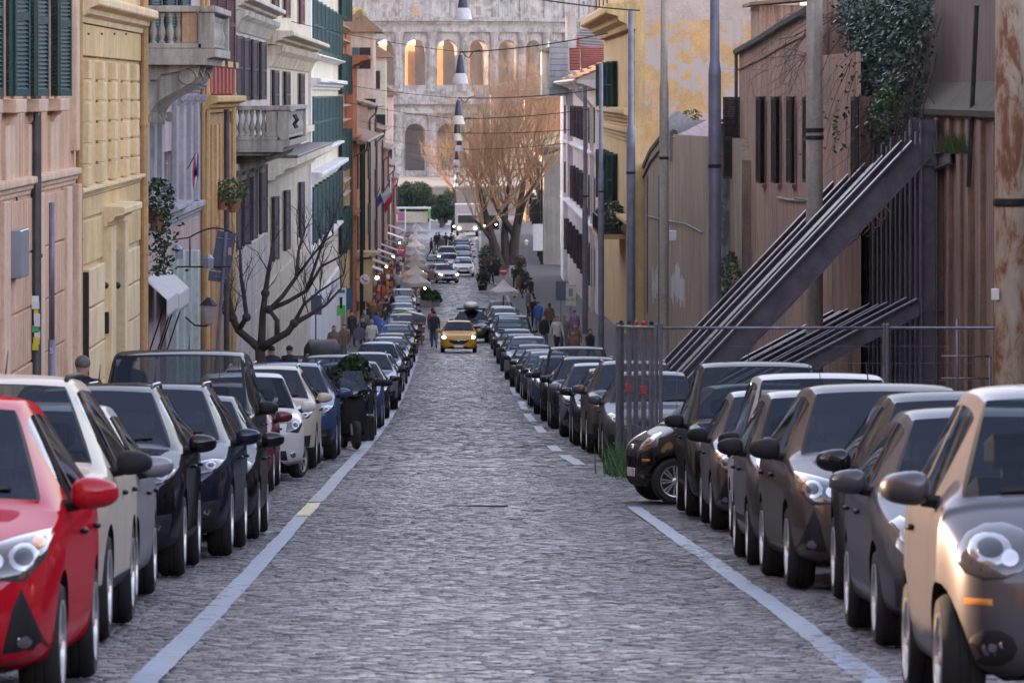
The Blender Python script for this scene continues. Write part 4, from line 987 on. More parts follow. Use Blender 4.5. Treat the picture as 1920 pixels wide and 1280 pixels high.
def L2():
    m = plaster('yellow_plaster', (.72, .515, .25), (.25, .16, .09), .6, .45); m2 = plaster('yellow_plaster_trim', (.80, .61, .36), (.25, .17, .1), .5, .4)
    f = Facade('yellow_house', 'warm yellow house with block pilasters framed by two yellow downpipes', -1, XL, dl(139) + .02, dl(260), 11, m)
    d0, d1 = f.d0, f.d1
    z = lambda y: f.z(146, y)
    for k in range(4): u = d0 + 2.5 + 3.6 * k; f.ops.append((u - .5, u + .5, 4.6, 6.6))
    f.ops.append((dl(196), dl(214), f.zg + .3, f.z(200, 425)))
    f.wall()
    for k in range(4): u = d0 + 2.5 + 3.6 * k; f.bay(u, 1.0, 4.6, 6.6, M_grn)
    f.slab('door', dl(196), dl(214), f.zg + .3, f.z(200, 428), -.2, -.15, M_brn)
    f.cornice(d0 + .15, d1 - .15, z(42), z(-8), .38, m2); f.slab('frieze', d0 + .2, d1 - .3, z(104), z(44), -.02, .06, m)
    for x in (159, 184, 208, 230): f.slab('vent_slot', dl(x) - .25, dl(x) + .25, f.z(x, 66), f.z(x, 62), .03, .064, M_well, None, .001)
    # five strips of projecting blocks between deep panels
    rs = random.Random(5)
    for x in (150, 178, 202, 225, 244):
        u = dl(x); zt, zb_ = z(110), z(352); n = 6; h = (zt - zb_) / n
        for i in range(n): link('stone', sbox(.16, .62, round(h - .035, 3), m2, .015), f.t, f.inv @ Vector((f.X(.05 + rs.uniform(-.008, .008)), u + .5, zb_ + i * h + .015)))
    f.cornice(d0 + .2, d1 - .3, z(372), z(354), .15, m2, 'window_sill'); f.slab('apron', d0 + .2, d1 - .3, z(412), z(374), -.02, .05, m)
    f.blocks(d0 + .3, d1 - .3, z(500), z(414), 3.2, .75, .06, m, .03)
    # portal with hood
    f.slab('portal_pier', dl(188), dl(196) - .02, f.zg + .3, f.z(190, 425), -.02, .20, m2); f.slab('portal_pier', dl(214) + .02, dl(220), f.zg + .3, f.z(190, 425), -.02, .20, m2)
    f.cornice(dl(187), dl(222), f.z(190, 424), f.z(190, 388), .42, m2, 'portal_hood')
    f.blocks(dl(155), dl(183), f.zg + .3, z(505), 1.3, .66, .12, m2, .04); f.blocks(dl(226), dl(250), f.zg + .3, z(505), 1.3, .66, .12, m2, .04)
    f.slab('letter_slot', dl(185), dl(187), f.z(186, 625), f.z(186, 585), .1, .16, M_iron, None, .001)
    mp = plaster('ochre_pipe', (.48, .30, .14)); f.pipe(d1 - .25, f.zg + .3, 9, .075, .12, mp)
    f.slab('dark_post', d0 + .35, d0 + .5, f.zg + .3, f.z(147, 508), .10, .2, M_iron)
    for x, y in ((186, 535), (209, 535)): f.put(MB().ball((f.X(.10), dl(x), f.z(x, y)), .06, 8, 6), 'bell_knob', M_iron)
L2()
def L3():
    m = plaster('lilac_plaster', (.46, .345, .355), (.14, .11, .12), .6, .5); mg = plaster('grey_stone_strip', (.36, .355, .37), (.12, .11, .12), .7, .6); mb_ = plaster('mauve_base', (.46, .335, .30), (.16, .12, .12), .6, .5)
    f = Facade('lilac_palace', 'lilac palace front with grey pilaster strips and a heavy carved balcony', -1, XL, dl(260) + .02, dl(374), 12, m)
    d0, d1 = f.d0, f.d1; z = lambda y: f.z(300, y)
    f.ops += [(dl(306), dl(328), f.z(310, 372), f.z(310, 285)), (d0 + 1.5, d0 + 3.5, f.zg + .3, f.z(275, 530)), (dl(300), dl(312), f.zg + .3, f.z(300, 560)), (d0 + 2, d0 + 3.4, 2.6, 5.2), (d0 + 8, d0 + 9.2, 2.6, 5.2), (d0 + 14, d0 + 15.2, 2.6, 5.2)]
    f.wall()
    for o in f.ops: f.window(*o, frame=o[2] > -2)
    for u in (d0 + 2.7, d0 + 8.6, d0 + 14.6): f.shutters(u - .6, u + .6, 2.65, 5.15, M_grn, 10, 16)
    balcony(f, d0 + .1, d0 + 7.2, f.z(264, 92), f.z(264, 12), 1.42, M_trav, .30, plaster('orange_panel', (.45, .27, .17)), ((.06, 1.), (.42, 1.), (.9, 1.)), 'a', 5)
    f.mould('balcony_bed', [(-.05, f.z(264, 150)), (.35, f.z(264, 150)), (.4, f.z(264, 140)), (.8, f.z(264, 133)), (1.05, f.z(264, 122)), (-.05, f.z(264, 121))], d0 + .3, d0 + 7, M_trav)
    zt, zb_ = z(178), z(402)
    for i, x in enumerate((266, 280, 294, 322, 336, 350, 363)):
        u = dl(x); f.slab('pilaster_strip', u - .02, u + .75, zb_, zt, -.02, .11, mg)
        link('console', console_mesh(.30, .42, .5, mg, -1, 'small'), f.t, f.inv @ Vector((f.xw, u + .36, zt - .42)))
    f.cornice(d0 + .2, d1 - .2, z(172), z(150), .2, mg, 'string_course'); f.cornice(d0 + .2, d1 - .2, zb_ - .35, zb_ - .02, .16, mg, 'string_course')
    f.cornice(dl(302), dl(332), f.z(310, 408), f.z(310, 384), .34, mg, 'window_hood')
    f.slab('base_wall', d0 + .2, d1 - .2, z(520), zb_ - .36, -.02, .04, mb_)
    mgr = plaster('pale_green_plaster', (.42, .48, .44), (.14, .14, .14), .5, .5)
    for i, x in enumerate((318, 332, 346, 360)): u = dl(x); f.slab('pilaster_strip', u - .1, u + .8, f.zg + .3, f.z(x, 470), -.02, .15, mgr)
    f.put(MB().tube([(f.X(.1), dl(372), f.zg + .3), (f.X(.1), dl(372), 8)], .05, 8), 'downpipe', plaster('ochre_pipe', (.48, .30, .14)), None, True)
    # two shop awnings
    mw = plain('awning_canvas', (.50, .48, .46), .85, sc=5)
    for a, c, y in ((268, 290, 520), (292, 312, 512)):
        t = thing('shop_awning', 'pale canvas awning over the shop door under the hanging ivy' if a == 268 else 'pale canvas awning with fringe, further one under the lilac palace', 'awning', (f.X(0), dl(a), f.z(a, y)))
        u0, u1, za = dl(a), dl(c), f.z(a, y); o1 = .46; b = MB()
        b.add([(0, 0, 0), (0, u1 - u0, 0), (o1, u1 - u0, -.42), (o1, 0, -.42), (0, 0, -.02), (0, u1 - u0, -.02), (o1, u1 - u0, -.44), (o1, 0, -.44)], [(0, 1, 2, 3), (7, 6, 5, 4), (0, 3, 7, 4), (3, 2, 6, 7), (1, 5, 6, 2)]); b.obj('canvas', mw, t)
        b = MB(); n = 9
        for i in range(n): w = (u1 - u0) / n; b.prism([(i * w, -.44), ((i + 1) * w - .03, -.44), ((i + 1) * w - .03, -.70), (i * w + w / 2, -.78), (i * w, -.70)], 0, o1 - .008, o1 + .006)
        b.obj('fringe', mw, t)
        for yy in (.1, u1 - u0 - .1): MB().tube([(.02, yy, -1.7), (o1 - .03, yy, -.47)], .016, 5).obj('arm', M_iron, t)
    # wall lantern
    t = thing('wall_lantern', 'old iron wall lantern on the pale green pilasters', 'lantern', (f.X(.15), dl(334), f.z(334, 585)))
    MB().lathe([(.06, -.28), (.10, -.24), (.17, .12), (.19, .14), (.10, .22), (.03, .28), (0, .34)], (.5, 0, 0), 6).obj('lamp_glass', plain('lantern_glass', (.35, .28, .27), .25), t)
    MB().tube([(0, 0, -.1), (.2, 0, -.28), (.45, 0, -.30), (.5, 0, -.27)], .02, 6).obj('bracket', M_iron, t); MB().lathe([(.2, .13), (.11, .23), (.03, .30)], (.5, 0, .01), 6).obj('cap', M_iron, t)
    # iron hanging sign frame
    t = thing('hanging_sign_frame', 'wrought iron frame for a shop sign projecting over the pavement', 'sign frame', (f.X(0), dl(318), f.z(318, 500)))
    b = MB(); b.tube([(0, 0, 0), (1.25, 0, 0)], .018, 5); b.tube([(.02, 0, .55), (.4, 0, .60)], .014, 5)
    b.tube([(.4 + .9 * t_, 0, .60 + .2 * math.sin(t_ * 2.6)) for t_ in np.linspace(0, 1, 12)], .018, 5); b.tube([(.42, 0, .58), (.42, 0, 0)], .016, 5); b.obj('scrollwork', M_iron, t)
    for k, xx in enumerate((.16, .8)): MB().lathe([(.11, -.16), (.12, .05), (.06, .12), (0, .14)], (xx, 0, .32 - .2 * k), 8).obj('spot_lamp', plain('grey_box_metal', (.26, .28, .33)), t)
    # hanging ivy in a pot
    t = thing('hanging_plant', 'leafy green plant trailing from a terracotta pot on the lilac palace', 'plant', (f.X(.25), d0 + 1.2, f.z(270, 400)))
    MB().lathe([(.12, -.32), (.2, .0), (.22, 0), (.22, .04), (0, .03)], (0, 0, .0), 10).obj('pot', plain('terracotta', (.30, .13, .08), .8), t)
    rs = np.random.RandomState(2); pts = np.concatenate([blob_pts(420, (.05, 0, .28), (.32, .5, .42), 3), np.stack([rs.normal(.1, .12, 380), rs.normal(0, .3, 380), -rs.uniform(0, 1.15, 380)], 1)]); leaf_cloud('foliage', pts, .07, M_leafd, t, 4)
    # small striped flag
    t = thing('small_flag', 'small red, white and blue flag drooping from the lilac palace', 'flag', (f.X(.1), dl(343), f.z(343, 300)))
    MB().tube([(0, 0, -.2), (.18, 0, .15)], .012, 5).obj('pole', M_iron, t)
    for i, c in enumerate(((.4, .06, .10), (.6, .55, .58), (.10, .10, .32))):
        MB().prism([(.14 + i * .035, .14), (.17 + i * .035, .13), (.185 + i * .03, -.3), (.12 + i * .05, -.66 + .1 * i), (.10 + i * .04, -.3)], 1, -.01, .012).obj('stripe', plain('flag_%d' % i, c, .8), t)
L3()
def L4():
    m = plaster('orange_plaster', (.46, .27, .15), (.16, .09, .06), .7, .7); my = plaster('ochre_trim', (.56, .36, .15), (.2, .13, .08), .6, .5); mr = plaster('red_plaster', (.36, .105, .085), (.12, .05, .05), .6, .5)
    f = Facade('orange_house', 'narrow orange house with ochre pilasters and red balustrade panel', -1, XL, dl(374) + .02, dl(431), 12, m)
    d0, d1 = f.d0, f.d1; z = lambda y: f.z(385, y)
    f.ops += [(d0 + 2, d0 + 3.1, 2.3, 4.6), (d0 + 7, d0 + 8.1, 2.3, 4.6), (d0 + 12, d0 + 13.1, 2.3, 4.6), (d0 + 5, d0 + 6.5, f.zg + .3, f.z(390, 560))]
    f.wall()
    for u in (d0 + 2.55, d0 + 7.55, d0 + 12.55): f.bay(u, 1.1, 2.3, 4.6, M_maroon, 14, 26)
    f.window(*f.ops[3])
    f.slab('parapet_panel', d0 + .3, d1 - .3, z(178), z(122), -.02, .14, mr)
    for i in range(7): u = d0 + .8 + i * 2.2; f.slab('panel_rib', u, u + .8, z(176), z(126), .1, .24, mr)
    f.cornice(d0 + .1, d1 + .4, z(212), z(180), .42, my); f.slab('cap', d0 + .2, d1 - .2, z(124), z(112), -.02, .24, my)
    for i, x in enumerate((379, 388, 397, 404, 415, 421)): u = dl(x); f.slab('pilaster_strip', u, u + .9, f.zg + .3 if i % 2 else z(430), z(235), -.02, .13, my if i % 2 == 0 else m)
    f.pipe(dl(410), f.zg + .3, f.z(410, 205), .07, .2, M_pipe); f.pipe(dl(427), f.zg + .3, 6, .08, .14, my); f.pipe(dl(377), f.zg + .3, 6, .07, .14, my)
    t = thing('flower_box', 'pink flowering plant in terracotta pots on the orange house', 'plant', (f.X(.3), dl(398), f.z(398, 372)))
    for k in (0, 1): MB().lathe([(.1, -.28), (.17, 0), (.19, 0), (.19, .04), (0, .03)], (-.05 + .25 * k, k * .6, -.08 * k), 10).obj('pot', plain('terracotta', (.30, .13, .08)), t)
    leaf_cloud('foliage', np.concatenate([blob_pts(420, (.15, .3, .22), (.45, .7, .26), 6), blob_pts(160, (.0, 0, .0), (.3, .3, .2), 7)]), .06, M_leafg, t, 5); leaf_cloud('flowers', blob_pts(70, (.15, .3, .28), (.42, .6, .26), 8), .05, plain('petal_pink', (.45, .12, .22), .6), t, 9)
L4()
def L5():
    m = plaster('white_stucco', (.56, .51, .45), (.11, .09, .085), .7, .8)
    f = Facade('balcony_house', 'weathered white stucco house with brown shutters and a long stone balcony', -1, XL, dl(431) + .02, dl(500), 12, m)
    d0, d1 = f.d0, f.d1; z = lambda y: f.z(440, y)
    wins = [d0 + 2.2, d0 + 7.5, d0 + 14, d0 + 21]
    for u in wins: f.ops += [(u - .6, u + .6, z(190), z(66)), (u - .6, u + .6, z(470), z(322))]
    f.wall()
    for i, u in enumerate(wins): f.bay(u, 1.2, z(190), z(66), M_brn, 8, 14, None, None); f.bay(u, 1.2, z(470), z(322), M_brn, 8, 12 + 5 * (i % 2))
    f.corbels(d0 + .1, d1 - .1, z(60), z(22), .45, .3, .45, m); f.cornice(d0, d1, z(20), z(-6), .6, m)
    balcony(f, d0 + .3, d0 + 17, z(262), z(198), 1.55, M_trav, .30, M_trav, ((.1, 1.), (.45, 1.), (.95, 1.)), 'b', 6)
    f.mould('balcony_roof', [(-.05, z(290)), (1.0, z(290)), (1.45, z(268)), (1.5, z(262)), (-.05, z(262))], d0 + .5, d0 + 16.5, M_trav)
    for k in range(3): f.put(MB().tube([(f.X(1.6), d0 + 2 + k * .8, z(215)), (f.X(1.68), d0 + 2 + k * .8, z(225)), (f.X(1.6), d0 + 2 + k * .8, z(232)), (f.X(1.66), d0 + 2 + k * .8, z(240))], .035, 6), 'iron_ornament', M_iron)
    f.blocks(d0 + .2, d1, z(690), z(475), 1.6, .55, .05, m, .03)
    f.slab('drip_course', d0 + .1, d1, z(318), z(306), -.02, .2, m)
L5()
def L6():
    m = plaster('cream_stucco', (.61, .53, .42), (.14, .11, .09), .6, .7)
    f = Facade('cream_house', 'cream stucco house with heavy corbelled cornice and brown shutters', -1, XL, dl(500) + .02, dl(578), 12.5, m)
    d0, d1 = f.d0, f.d1; z = lambda y: f.z(512, y)
    wins = [dl(509), dl(531), dl(559)]
    for u in wins: f.ops += [(u - .7, u + .7, f.z(520, 225), f.z(520, 132)), (u - .7, u + .7, f.z(520, 480), f.z(520, 362)), (u - .7, u + .7, f.z(520, 30), f.z(520, -60))]
    f.wall()
    for i, u in enumerate(wins):
        for k, o in enumerate([(225, 132), (480, 362), (30, -60)]): f.bay(u, 1.4, f.z(520, o[0]), f.z(520, o[1]), M_brn if k < 2 else M_maroon, 7, 12)
    f.corbels(d0 + .1, d1 - .1, z(128), z(88), .5, .4, .6, m); f.cornice(d0 - .3, d1, z(86), z(62), .85, m); f.slab('frieze', d0 + .1, d1 - .1, z(62), z(34), -.02, .08, m)
    f.cornice(d0 + .2, d1 - .3, f.z(520, 330), f.z(520, 290), .95, m, 'awning_cornice'); f.slab('lead_cover', d0 + .15, d1 - .35, f.z(520, 289), f.z(520, 285), -.02, .98, M_pipe)
    f.slab('string_course', d0 + .1, d1 - .1, f.z(520, 260), f.z(520, 246), -.02, .25, m)
    f.blocks(d0 + .2, d1 - .2, f.z(520, 700), f.z(520, 510), 2.4, .62, .06, m, .035)
L6()
def L7():
    m = plaster('white_yellow_plaster', (.70, .63, .50), (.2, .17, .14), .5, .35); mw = plaster('white_trim', (.72, .70, .70), (.2, .18, .17), .4, .4)
    f = Facade('white_house', 'white house with bright green shutters in three rows', -1, XL, dl(578) + .02, dl(633), 13, m)
    d0, d1 = f.d0, f.d1; z = lambda y: f.z(590, y)
    wins = list(np.linspace(d0 + 3, d1 - 3, 8)); rows = [(102, 5, ), (276, 182), (452, 340)]
    for u in wins:
        for a, c in ((100, 2), (278, 180), (450, 345)): f.ops.append((u - .75, u + .75, z(a), z(c)))
    f.wall()
    for i, u in enumerate(wins):
        for a, c in ((100, 2), (278, 180), (450, 345)): f.bay(u, 1.5, z(a), z(c), M_grn, 9, 18)
    for a, c, o in ((112, 104, .4), (168, 148, .5), (292, 280, .35), (340, 318, .55), (470, 458, .3)): f.cornice(d0 + .1, d1 - .1, z(a), z(c), o, mw, 'string_course')
    f.slab('quoin', d0 + .02, d0 + 1.4, f.zg + .4, 9, -.02, .12, mw); f.slab('base', d0 + 1.5, d1 - .1, f.zg + .3, z(560), -.02, .14, mw)
L7()
def far_left():
    # px range, roof row, wall colour, wall plane, trims
    mt = plaster('tan_plaster', (.46, .34, .25), streak=.5); mo = plaster('terracotta_plaster', (.42, .155, .085), (.2, .07, .05), .6, .4); my = plaster('straw_plaster', (.58, .46, .25), (.2, .15, .1), .5, .5)
    f = Facade('tan_house', 'narrow tan house with tall green shutters between white and terracotta houses', -1, XL, dl(633) + .05, dl(646), 14, mt)
    wins = list(np.linspace(f.d0 + 2, f.d1 - 2, 3)); z = lambda y: f.z(640, y)
    for u in wins:
        for a, c in ((38, -40), (178, 102), (318, 242), (470, 390)): f.ops.append((u - .8, u + .8, z(a), z(c)))
    f.wall()
    for u in wins:
        for a, c in ((38, -40), (178, 102), (318, 242), (470, 390)): f.bay(u, 1.6, z(a), z(c), M_grn, 12, 26)
    for y in (60, 85, 205, 232, 345, 370): f.cornice(f.d0 + .1, f.d1 - .1, z(y), z(y - 9), .35, mt, 'string_course')
    f = Facade('terracotta_house', 'slim terracotta-orange house end with a jutting cornice', -1, XL + .1, dl(646) + .3, dl(654), ZD(66, dl(650)), mo)
    f.wall(); z = lambda y: f.z(648, y); f.cornice(f.d0 + .1, f.d1 - .1, z(126), z(103), 1.15, mo); f.slab('pier', f.d0 + .3, f.d1 - .3, f.zg, z(128), -.02, .35, mo)
    for y in (255, 400): f.cornice(f.d0 + .1, f.d1, z(y + 12), z(y), .6, mo, 'string_course')
    # stepped old houses behind, each lower than the last, with tiled eaves
    segs = [(655, 690, 262, my, 'straw yellow low house with tiled eave and black downpipes', -5.75, .9),
            (690, 703, 196, plaster('peach_plaster', (.50, .36, .27)), 'peach house with roof terrace behind the straw yellow one', -5.75, .5),
            (703, 716, 240, plaster('buff_plaster', (.48, .40, .30)), 'buff house with small tiled roof above the flags', -5.75, .6),
            (716, 727, 276, plaster('rust_plaster', (.42, .22, .15)), 'rust brown house beyond the flags', -5.7, .6),
            (727, 736, 306, plaster('ivory_plaster', (.50, .44, .37)), 'ivory house at the far end of the terrace', -6.0, .5),
            (736, 743, 330, plaster('brick_plaster', (.40, .17, .11)), 'last brick-red house before the green trees', -5.9, .4)]
    for i, (a, b_, ye, m, lab, xw, ov) in enumerate(segs):
        f = Facade('old_house', lab, -1, xw, dl(a, xw) + .05, dl(b_, xw), 0, m, zbase=None); f.ztop = f.z(a + 3, ye)
        n = max(2, int((f.d1 - f.d0) / 13)); wins = list(np.linspace(f.d0 + 2, f.d1 - 2, n)); fl = [f.ztop - 2.9 - 3.4 * k for k in range(3)]
        for u in wins:
            for zf in fl:
                if zf > f.zg + 1: f.ops.append((u - .6, u + .6, zf, zf + 1.9))
        f.wall()
        for o in f.ops: f.bay((o[0] + o[1]) / 2, 1.2, o[2], o[3], [M_grn, M_brn, M_maroon][i % 3], 3, 6)
        # tiled roof: slope up and back from a jutting eave, tile rows as ridges
        b = MB(); nr = 10; ro = MB(); w = 4.2; hh = 1.5; x0 = ov
        for k in range(nr):
            o0, o1 = x0 - (x0 + w) * k / nr, x0 - (x0 + w) * (k + 1) / nr; z0 = f.ztop + hh * k / nr - .1
            ro.add([(f.X(o0), f.d0 - .2, z0), (f.X(o1), f.d0 - .2, z0 + hh / nr + .02), (f.X(o1), f.d1 + .1, z0 + hh / nr + .02), (f.X(o0), f.d1 + .1, z0), (f.X(o0), f.d0 - .2, z0 - .09), (f.X(o1), f.d0 - .2, z0 - .09), (f.X(o1), f.d1 + .1, z0 - .09), (f.X(o0), f.d1 + .1, z0 - .09)],
                   [(0, 1, 2, 3), (7, 6, 5, 4), (0, 4, 5, 1), (0, 3, 7, 4), (2, 6, 7, 3)])
        f.put(ro, 'roof', M_roof)
        b = MB().tube([(f.X(ov + .06), f.d0 - .2, f.ztop - .1), (f.X(ov + .06), f.d1, f.ztop - .1)], .07, 6); b.tube([(f.X(ov + .06), f.d0 + .3, f.ztop - .12), (f.X(ov), f.d0 + .3, f.ztop - .5), (f.X(.12), f.d0 + .3, f.ztop - .9), (f.X(.12), f.d0 + .3, f.zg)], .06, 6); f.put(b, 'gutter', M_pipe)
        if i == 0:
            f.pipe(f.d0 + 8, f.zg, f.ztop - .3, .10, .5, M_iron); f.pipe(f.d0 + 14, f.zg, f.ztop - .3, .10, .5, M_iron)
            f.slab('bay_window', f.d0 + 10, f.d0 + 14, f.z(672, 545), f.z(672, 470), -.02, 1.0, m); f.cornice(f.d0 + 9.6, f.d0 + 14.4, f.z(672, 470), f.z(672, 458), 1.3, m)
    # blocks behind, rising above the eaves
    for (a, b_, yt, yb, d, m, lab) in ((652, 700, 60, 270, 400, plaster('peach_plaster', (.50, .36, .27)), 'peach rooftop storey with terrace behind the straw house'), (672, 722, 108, 300, 470, plaster('buff_plaster', (.48, .40, .30)), 'buff upper house block stepping down behind'), (690, 735, 180, 330, 525, plaster('pink_far_plaster', (.52, .36, .33)), 'pinkish upper house block above the flags')):
        t = thing('rear_house', lab, 'building', (XD(a, d), d, ZD(yb, d) - 10)); w = XD(b_, d) - XD(a, d); h = ZD(yt, d) - (ZD(yb, d) - 10)
        MB().box((0, 0, 0), (w, 12, h)).obj('wall', m, t); MB().prism([(-.5, h), (w + .6, h), (w + .6, h + .12), (w * .4, h + 1.5), (-.5, h + .12)], 1, -.5, 12.3).obj('roof', M_roof, t)
        for k in range(2):
            for j in range(1):
                x0 = w * (.45 + .2 * k); z0 = h - 2.6 - 3.6 * k
                wd = MB().box((x0, -.02, z0), (x0 + .8, .12, z0 + 1.5)).obj('window', M_pane, t); MB().box((x0 - .5, -.06, z0), (x0 - .03, -.01, z0 + 1.5)).obj('shutter', [M_grn, M_brn][k % 2], t)
        leaf_cloud('terrace_plants', blob_pts(200, (w * .35, 1, h + .9), (w * .4, 1.5, .9), 20 + a), .22, M_leafy if a < 660 else M_leafg, t, a)
far_left()
# ---------------------------------------------------------------- right side: wall, steel props, houses
M_steel = plain('painted_steel', (.105, .094, .118), .5, .45, sc=3, var=.35)
M_rust = plain('rusty_steel', (.16, .075, .045), .8, .2, sc=6, var=.5)
def rusty_pole_mat():
    m, nt, b = _nt('rusty_galvanised'); v = pos(nt, (1, 1, .35), 'Object'); n = noise(nt, v, 3.2, 8, .7, .4)
    c = ramp(nt, n, [(.38, (.42, .37, .31)), (.5, (.36, .28, .20)), (.58, (.20, .085, .04)), (.75, (.09, .04, .028))]); L(nt, c, b.inputs['Base Color']); setin(b, Roughness=.75); bump(nt, b, n, .3, .01); return m
M_rpole = rusty_pole_mat(); M_gpole = plain('grey_pole_paint', (.165, .165, .215), .5, .35, sc=2, var=.25); M_cpole = plaster('cream_pole', (.36, .32, .27), (.14, .08, .05), .5, .6)
def ibeam(b, p0, p1, wdir, fl=.22, dp=.24, t=.022):
    """I-section beam from p0 to p1; wdir: direction across the flange"""
    p0 = Vector(p0); p1 = Vector(p1); ax = (p1 - p0).normalized(); w = Vector(wdir).normalized(); n = ax.cross(w).normalized()
    def bx(cw, cn, hw, hn):
        vs = [p + w * (cw + sw * hw) + n * (cn + sn * hn) for p in (p0, p1) for sw, sn in ((-1, -1), (1, -1), (1, 1), (-1, 1))]
        b.add(vs, [(0, 1, 2, 3), (7, 6, 5, 4), (0, 4, 5, 1), (1, 5, 6, 2), (2, 6, 7, 3), (3, 7, 4, 0)])
    bx(0, dp / 2, fl / 2, t / 2); bx(0, -dp / 2, fl / 2, t / 2); bx(0, 0, t / 2, dp / 2 - t / 2)
XW = 10.2
def retaining():
    m = plaster('brown_wall', (.25, .152, .108), (.035, .027, .025), 1., 1., sc=1.2); mt = plaster('brown_wall_top', (.150, .105, .088), (.035, .03, .03), 1., .9)
    f = Facade('retaining_wall', 'stained brown retaining wall overgrown with ivy behind the steel props', 1, XW, -42, 149, 0, m, 'wall', depth=1.2, zbase=-7.0)
    f.ztop = ZD(205, 112); f.wall()
    z1 = ZD(205, 112)
    f.slab('upper_wall', -42, 149, z1 + .02, ZD(-30, 112), -.9, -.35, mt)
    # mossy ledge between the two, sloping out
    ms = plaster('mossy_ledge', (.085, .066, .048), (.03, .03, .03), 1., .7)
    f.mould('ledge', [(.18, z1 - .14), (.22, z1 - .02), (-.34, z1 + .55), (-.6, z1 + .55), (-.6, z1 - .14)], -42, 148, ms)
    f.slab('coping', -42, 149, ZD(-30, 112) + .005, ZD(-44, 112), -1., -.25, mt)
    for k in range(16): u = 108 + k * 2.4; f.slab('buttress_strip', u, u + .5 + .3 * (k % 2), RZ(125) - 1, z1 - .2, -.02, .07 + .03 * (k % 3), m)
    # iron pipe down the wall
    f.put(MB().tube([(f.X(.15), 110.6, ZD(8, 110)), (f.X(.15), 111.6, ZD(200, 110)), (f.X(.15), 112.4, ZD(350, 112))], .05, 6), 'downpipe', M_pipe)
    # ivy: a curtain of leaves hanging over the wall, rooted in the garden above
    t = thing('ivy', 'dark blue-green ivy curtain hanging over the brown wall above the props', 'ivy', (XW - .1, 125, z1))
    rs = np.random.RandomState(9); n = 17000; v = rs.uniform(0, 1, n)
    pc = [(-20, 1600, 1760), (30, 1590, 1765), (90, 1625, 1755), (150, 1622, 1752), (200, 1590, 1740), (240, 1560, 1730), (270, 1555, 1700), (300, 1552, 1600)]
    yy = rs.uniform(-20, 300, n); lo = np.interp(yy, [a for a, b, c in pc], [b for a, b, c in pc]); hi = np.interp(yy, [a for a, b, c in pc], [c for a, b, c in pc])
    xx = lo + (hi - lo) * np.clip(rs.beta(1.3, 1.3, n) + rs.normal(0, .05, n), -.06, 1.06); dd = XW * F / (xx - CX)
    pts = np.stack([-rs.gamma(2., .09, n) - .02, dd - 125 + rs.normal(0, .1, n), CAMZ - (yy - CY) * dd / F - z1], 1)
    leaf_cloud('leaves', pts, .085, M_ivy, t, 10, .8)
    b = MB(); r2 = random.Random(3)
    for k in range(26): twigs(b, (-.12, r2.uniform(-8, 14), r2.uniform(.3, 2.4)), (-.3, r2.uniform(-.4, .4), -1), 1.6, .018, 2, r2, .5, -.3, 4)
    stuff(b.obj('stems', plain('ivy_bark', (.07, .05, .04), .9), t))
    gp = thing('wall_shrub', 'bright green shrub growing from the ledge beside the ivy', 'shrub', (XW - .3, 127, ZD(178, 127)))
    leaf_cloud('leaves', np.concatenate([blob_pts(700, (-.1, 0, 0), (.4, 2.0, .5), 31), blob_pts(300, (-.2, 3.5, -.4), (.3, 1.6, .5), 32)]), .08, M_leafg, gp, 33); MB().tube([(.2, 0, -.6), (0, 0, 0), (-.1, .3, .5)], .03, 5).obj('stem', plain('ivy_bark', (.07, .05, .04)), gp)
    gp = thing('wall_shrub', 'low green bush at the foot of the ivy near the grey pole', 'shrub', (XW - .2, 143, ZD(240, 143)))
    leaf_cloud('leaves', np.concatenate([blob_pts(900, (-.1, 0, 0), (.5, 2.0, .9), 34), blob_pts(500, (-.1, 3, -.5), (.4, 2.0, .7), 35)]), .085, M_leafg, gp, 36); MB().tube([(.2, 0, -.6), (0, 0, 0)], .03, 5).obj('stem', plain('ivy_bark', (.07, .05, .04)), gp)
    gs = thing('wall_grass', 'tuft of grass growing behind the highest steel prop', 'grass', (XW - .25, 113.5, ZD(278, 113)))
    rs = np.random.RandomState(5); b = MB()
    for k in range(260):
        x, y = rs.normal(-.1, .12), rs.normal(0, 1.2); h = rs.uniform(.15, .42); lx, ly = rs.normal(0, .12, 2)
        b.add([(x - .008, y, -.1), (x + .008, y + .01, -.1), (x + lx, y + ly, h)], [(0, 1, 2)])
    stuff(b.obj('blades', plain('grass_blade', (.06, .10, .03), .6), gs))
    # bare shrub arching over the building's corner
    t = thing('bare_shrub', 'leafless thorny shrub hanging over the brown building from the garden', 'shrub', (XW - .2, 147, ZD(40, 147))); b = MB(); r2 = random.Random(8)
    for k in range(11): twigs(b, (0, r2.uniform(-3, 1), r2.uniform(-.2, .6)), (r2.uniform(-1.3, -.2), r2.uniform(-.4, .2), r2.uniform(-.7, .7)), r2.uniform(1.0, 1.7), .022, 3, r2, .6, -.14, 4, .7)
    b.obj('branches', plain('ivy_bark', (.07, .05, .04)), t)
retaining()
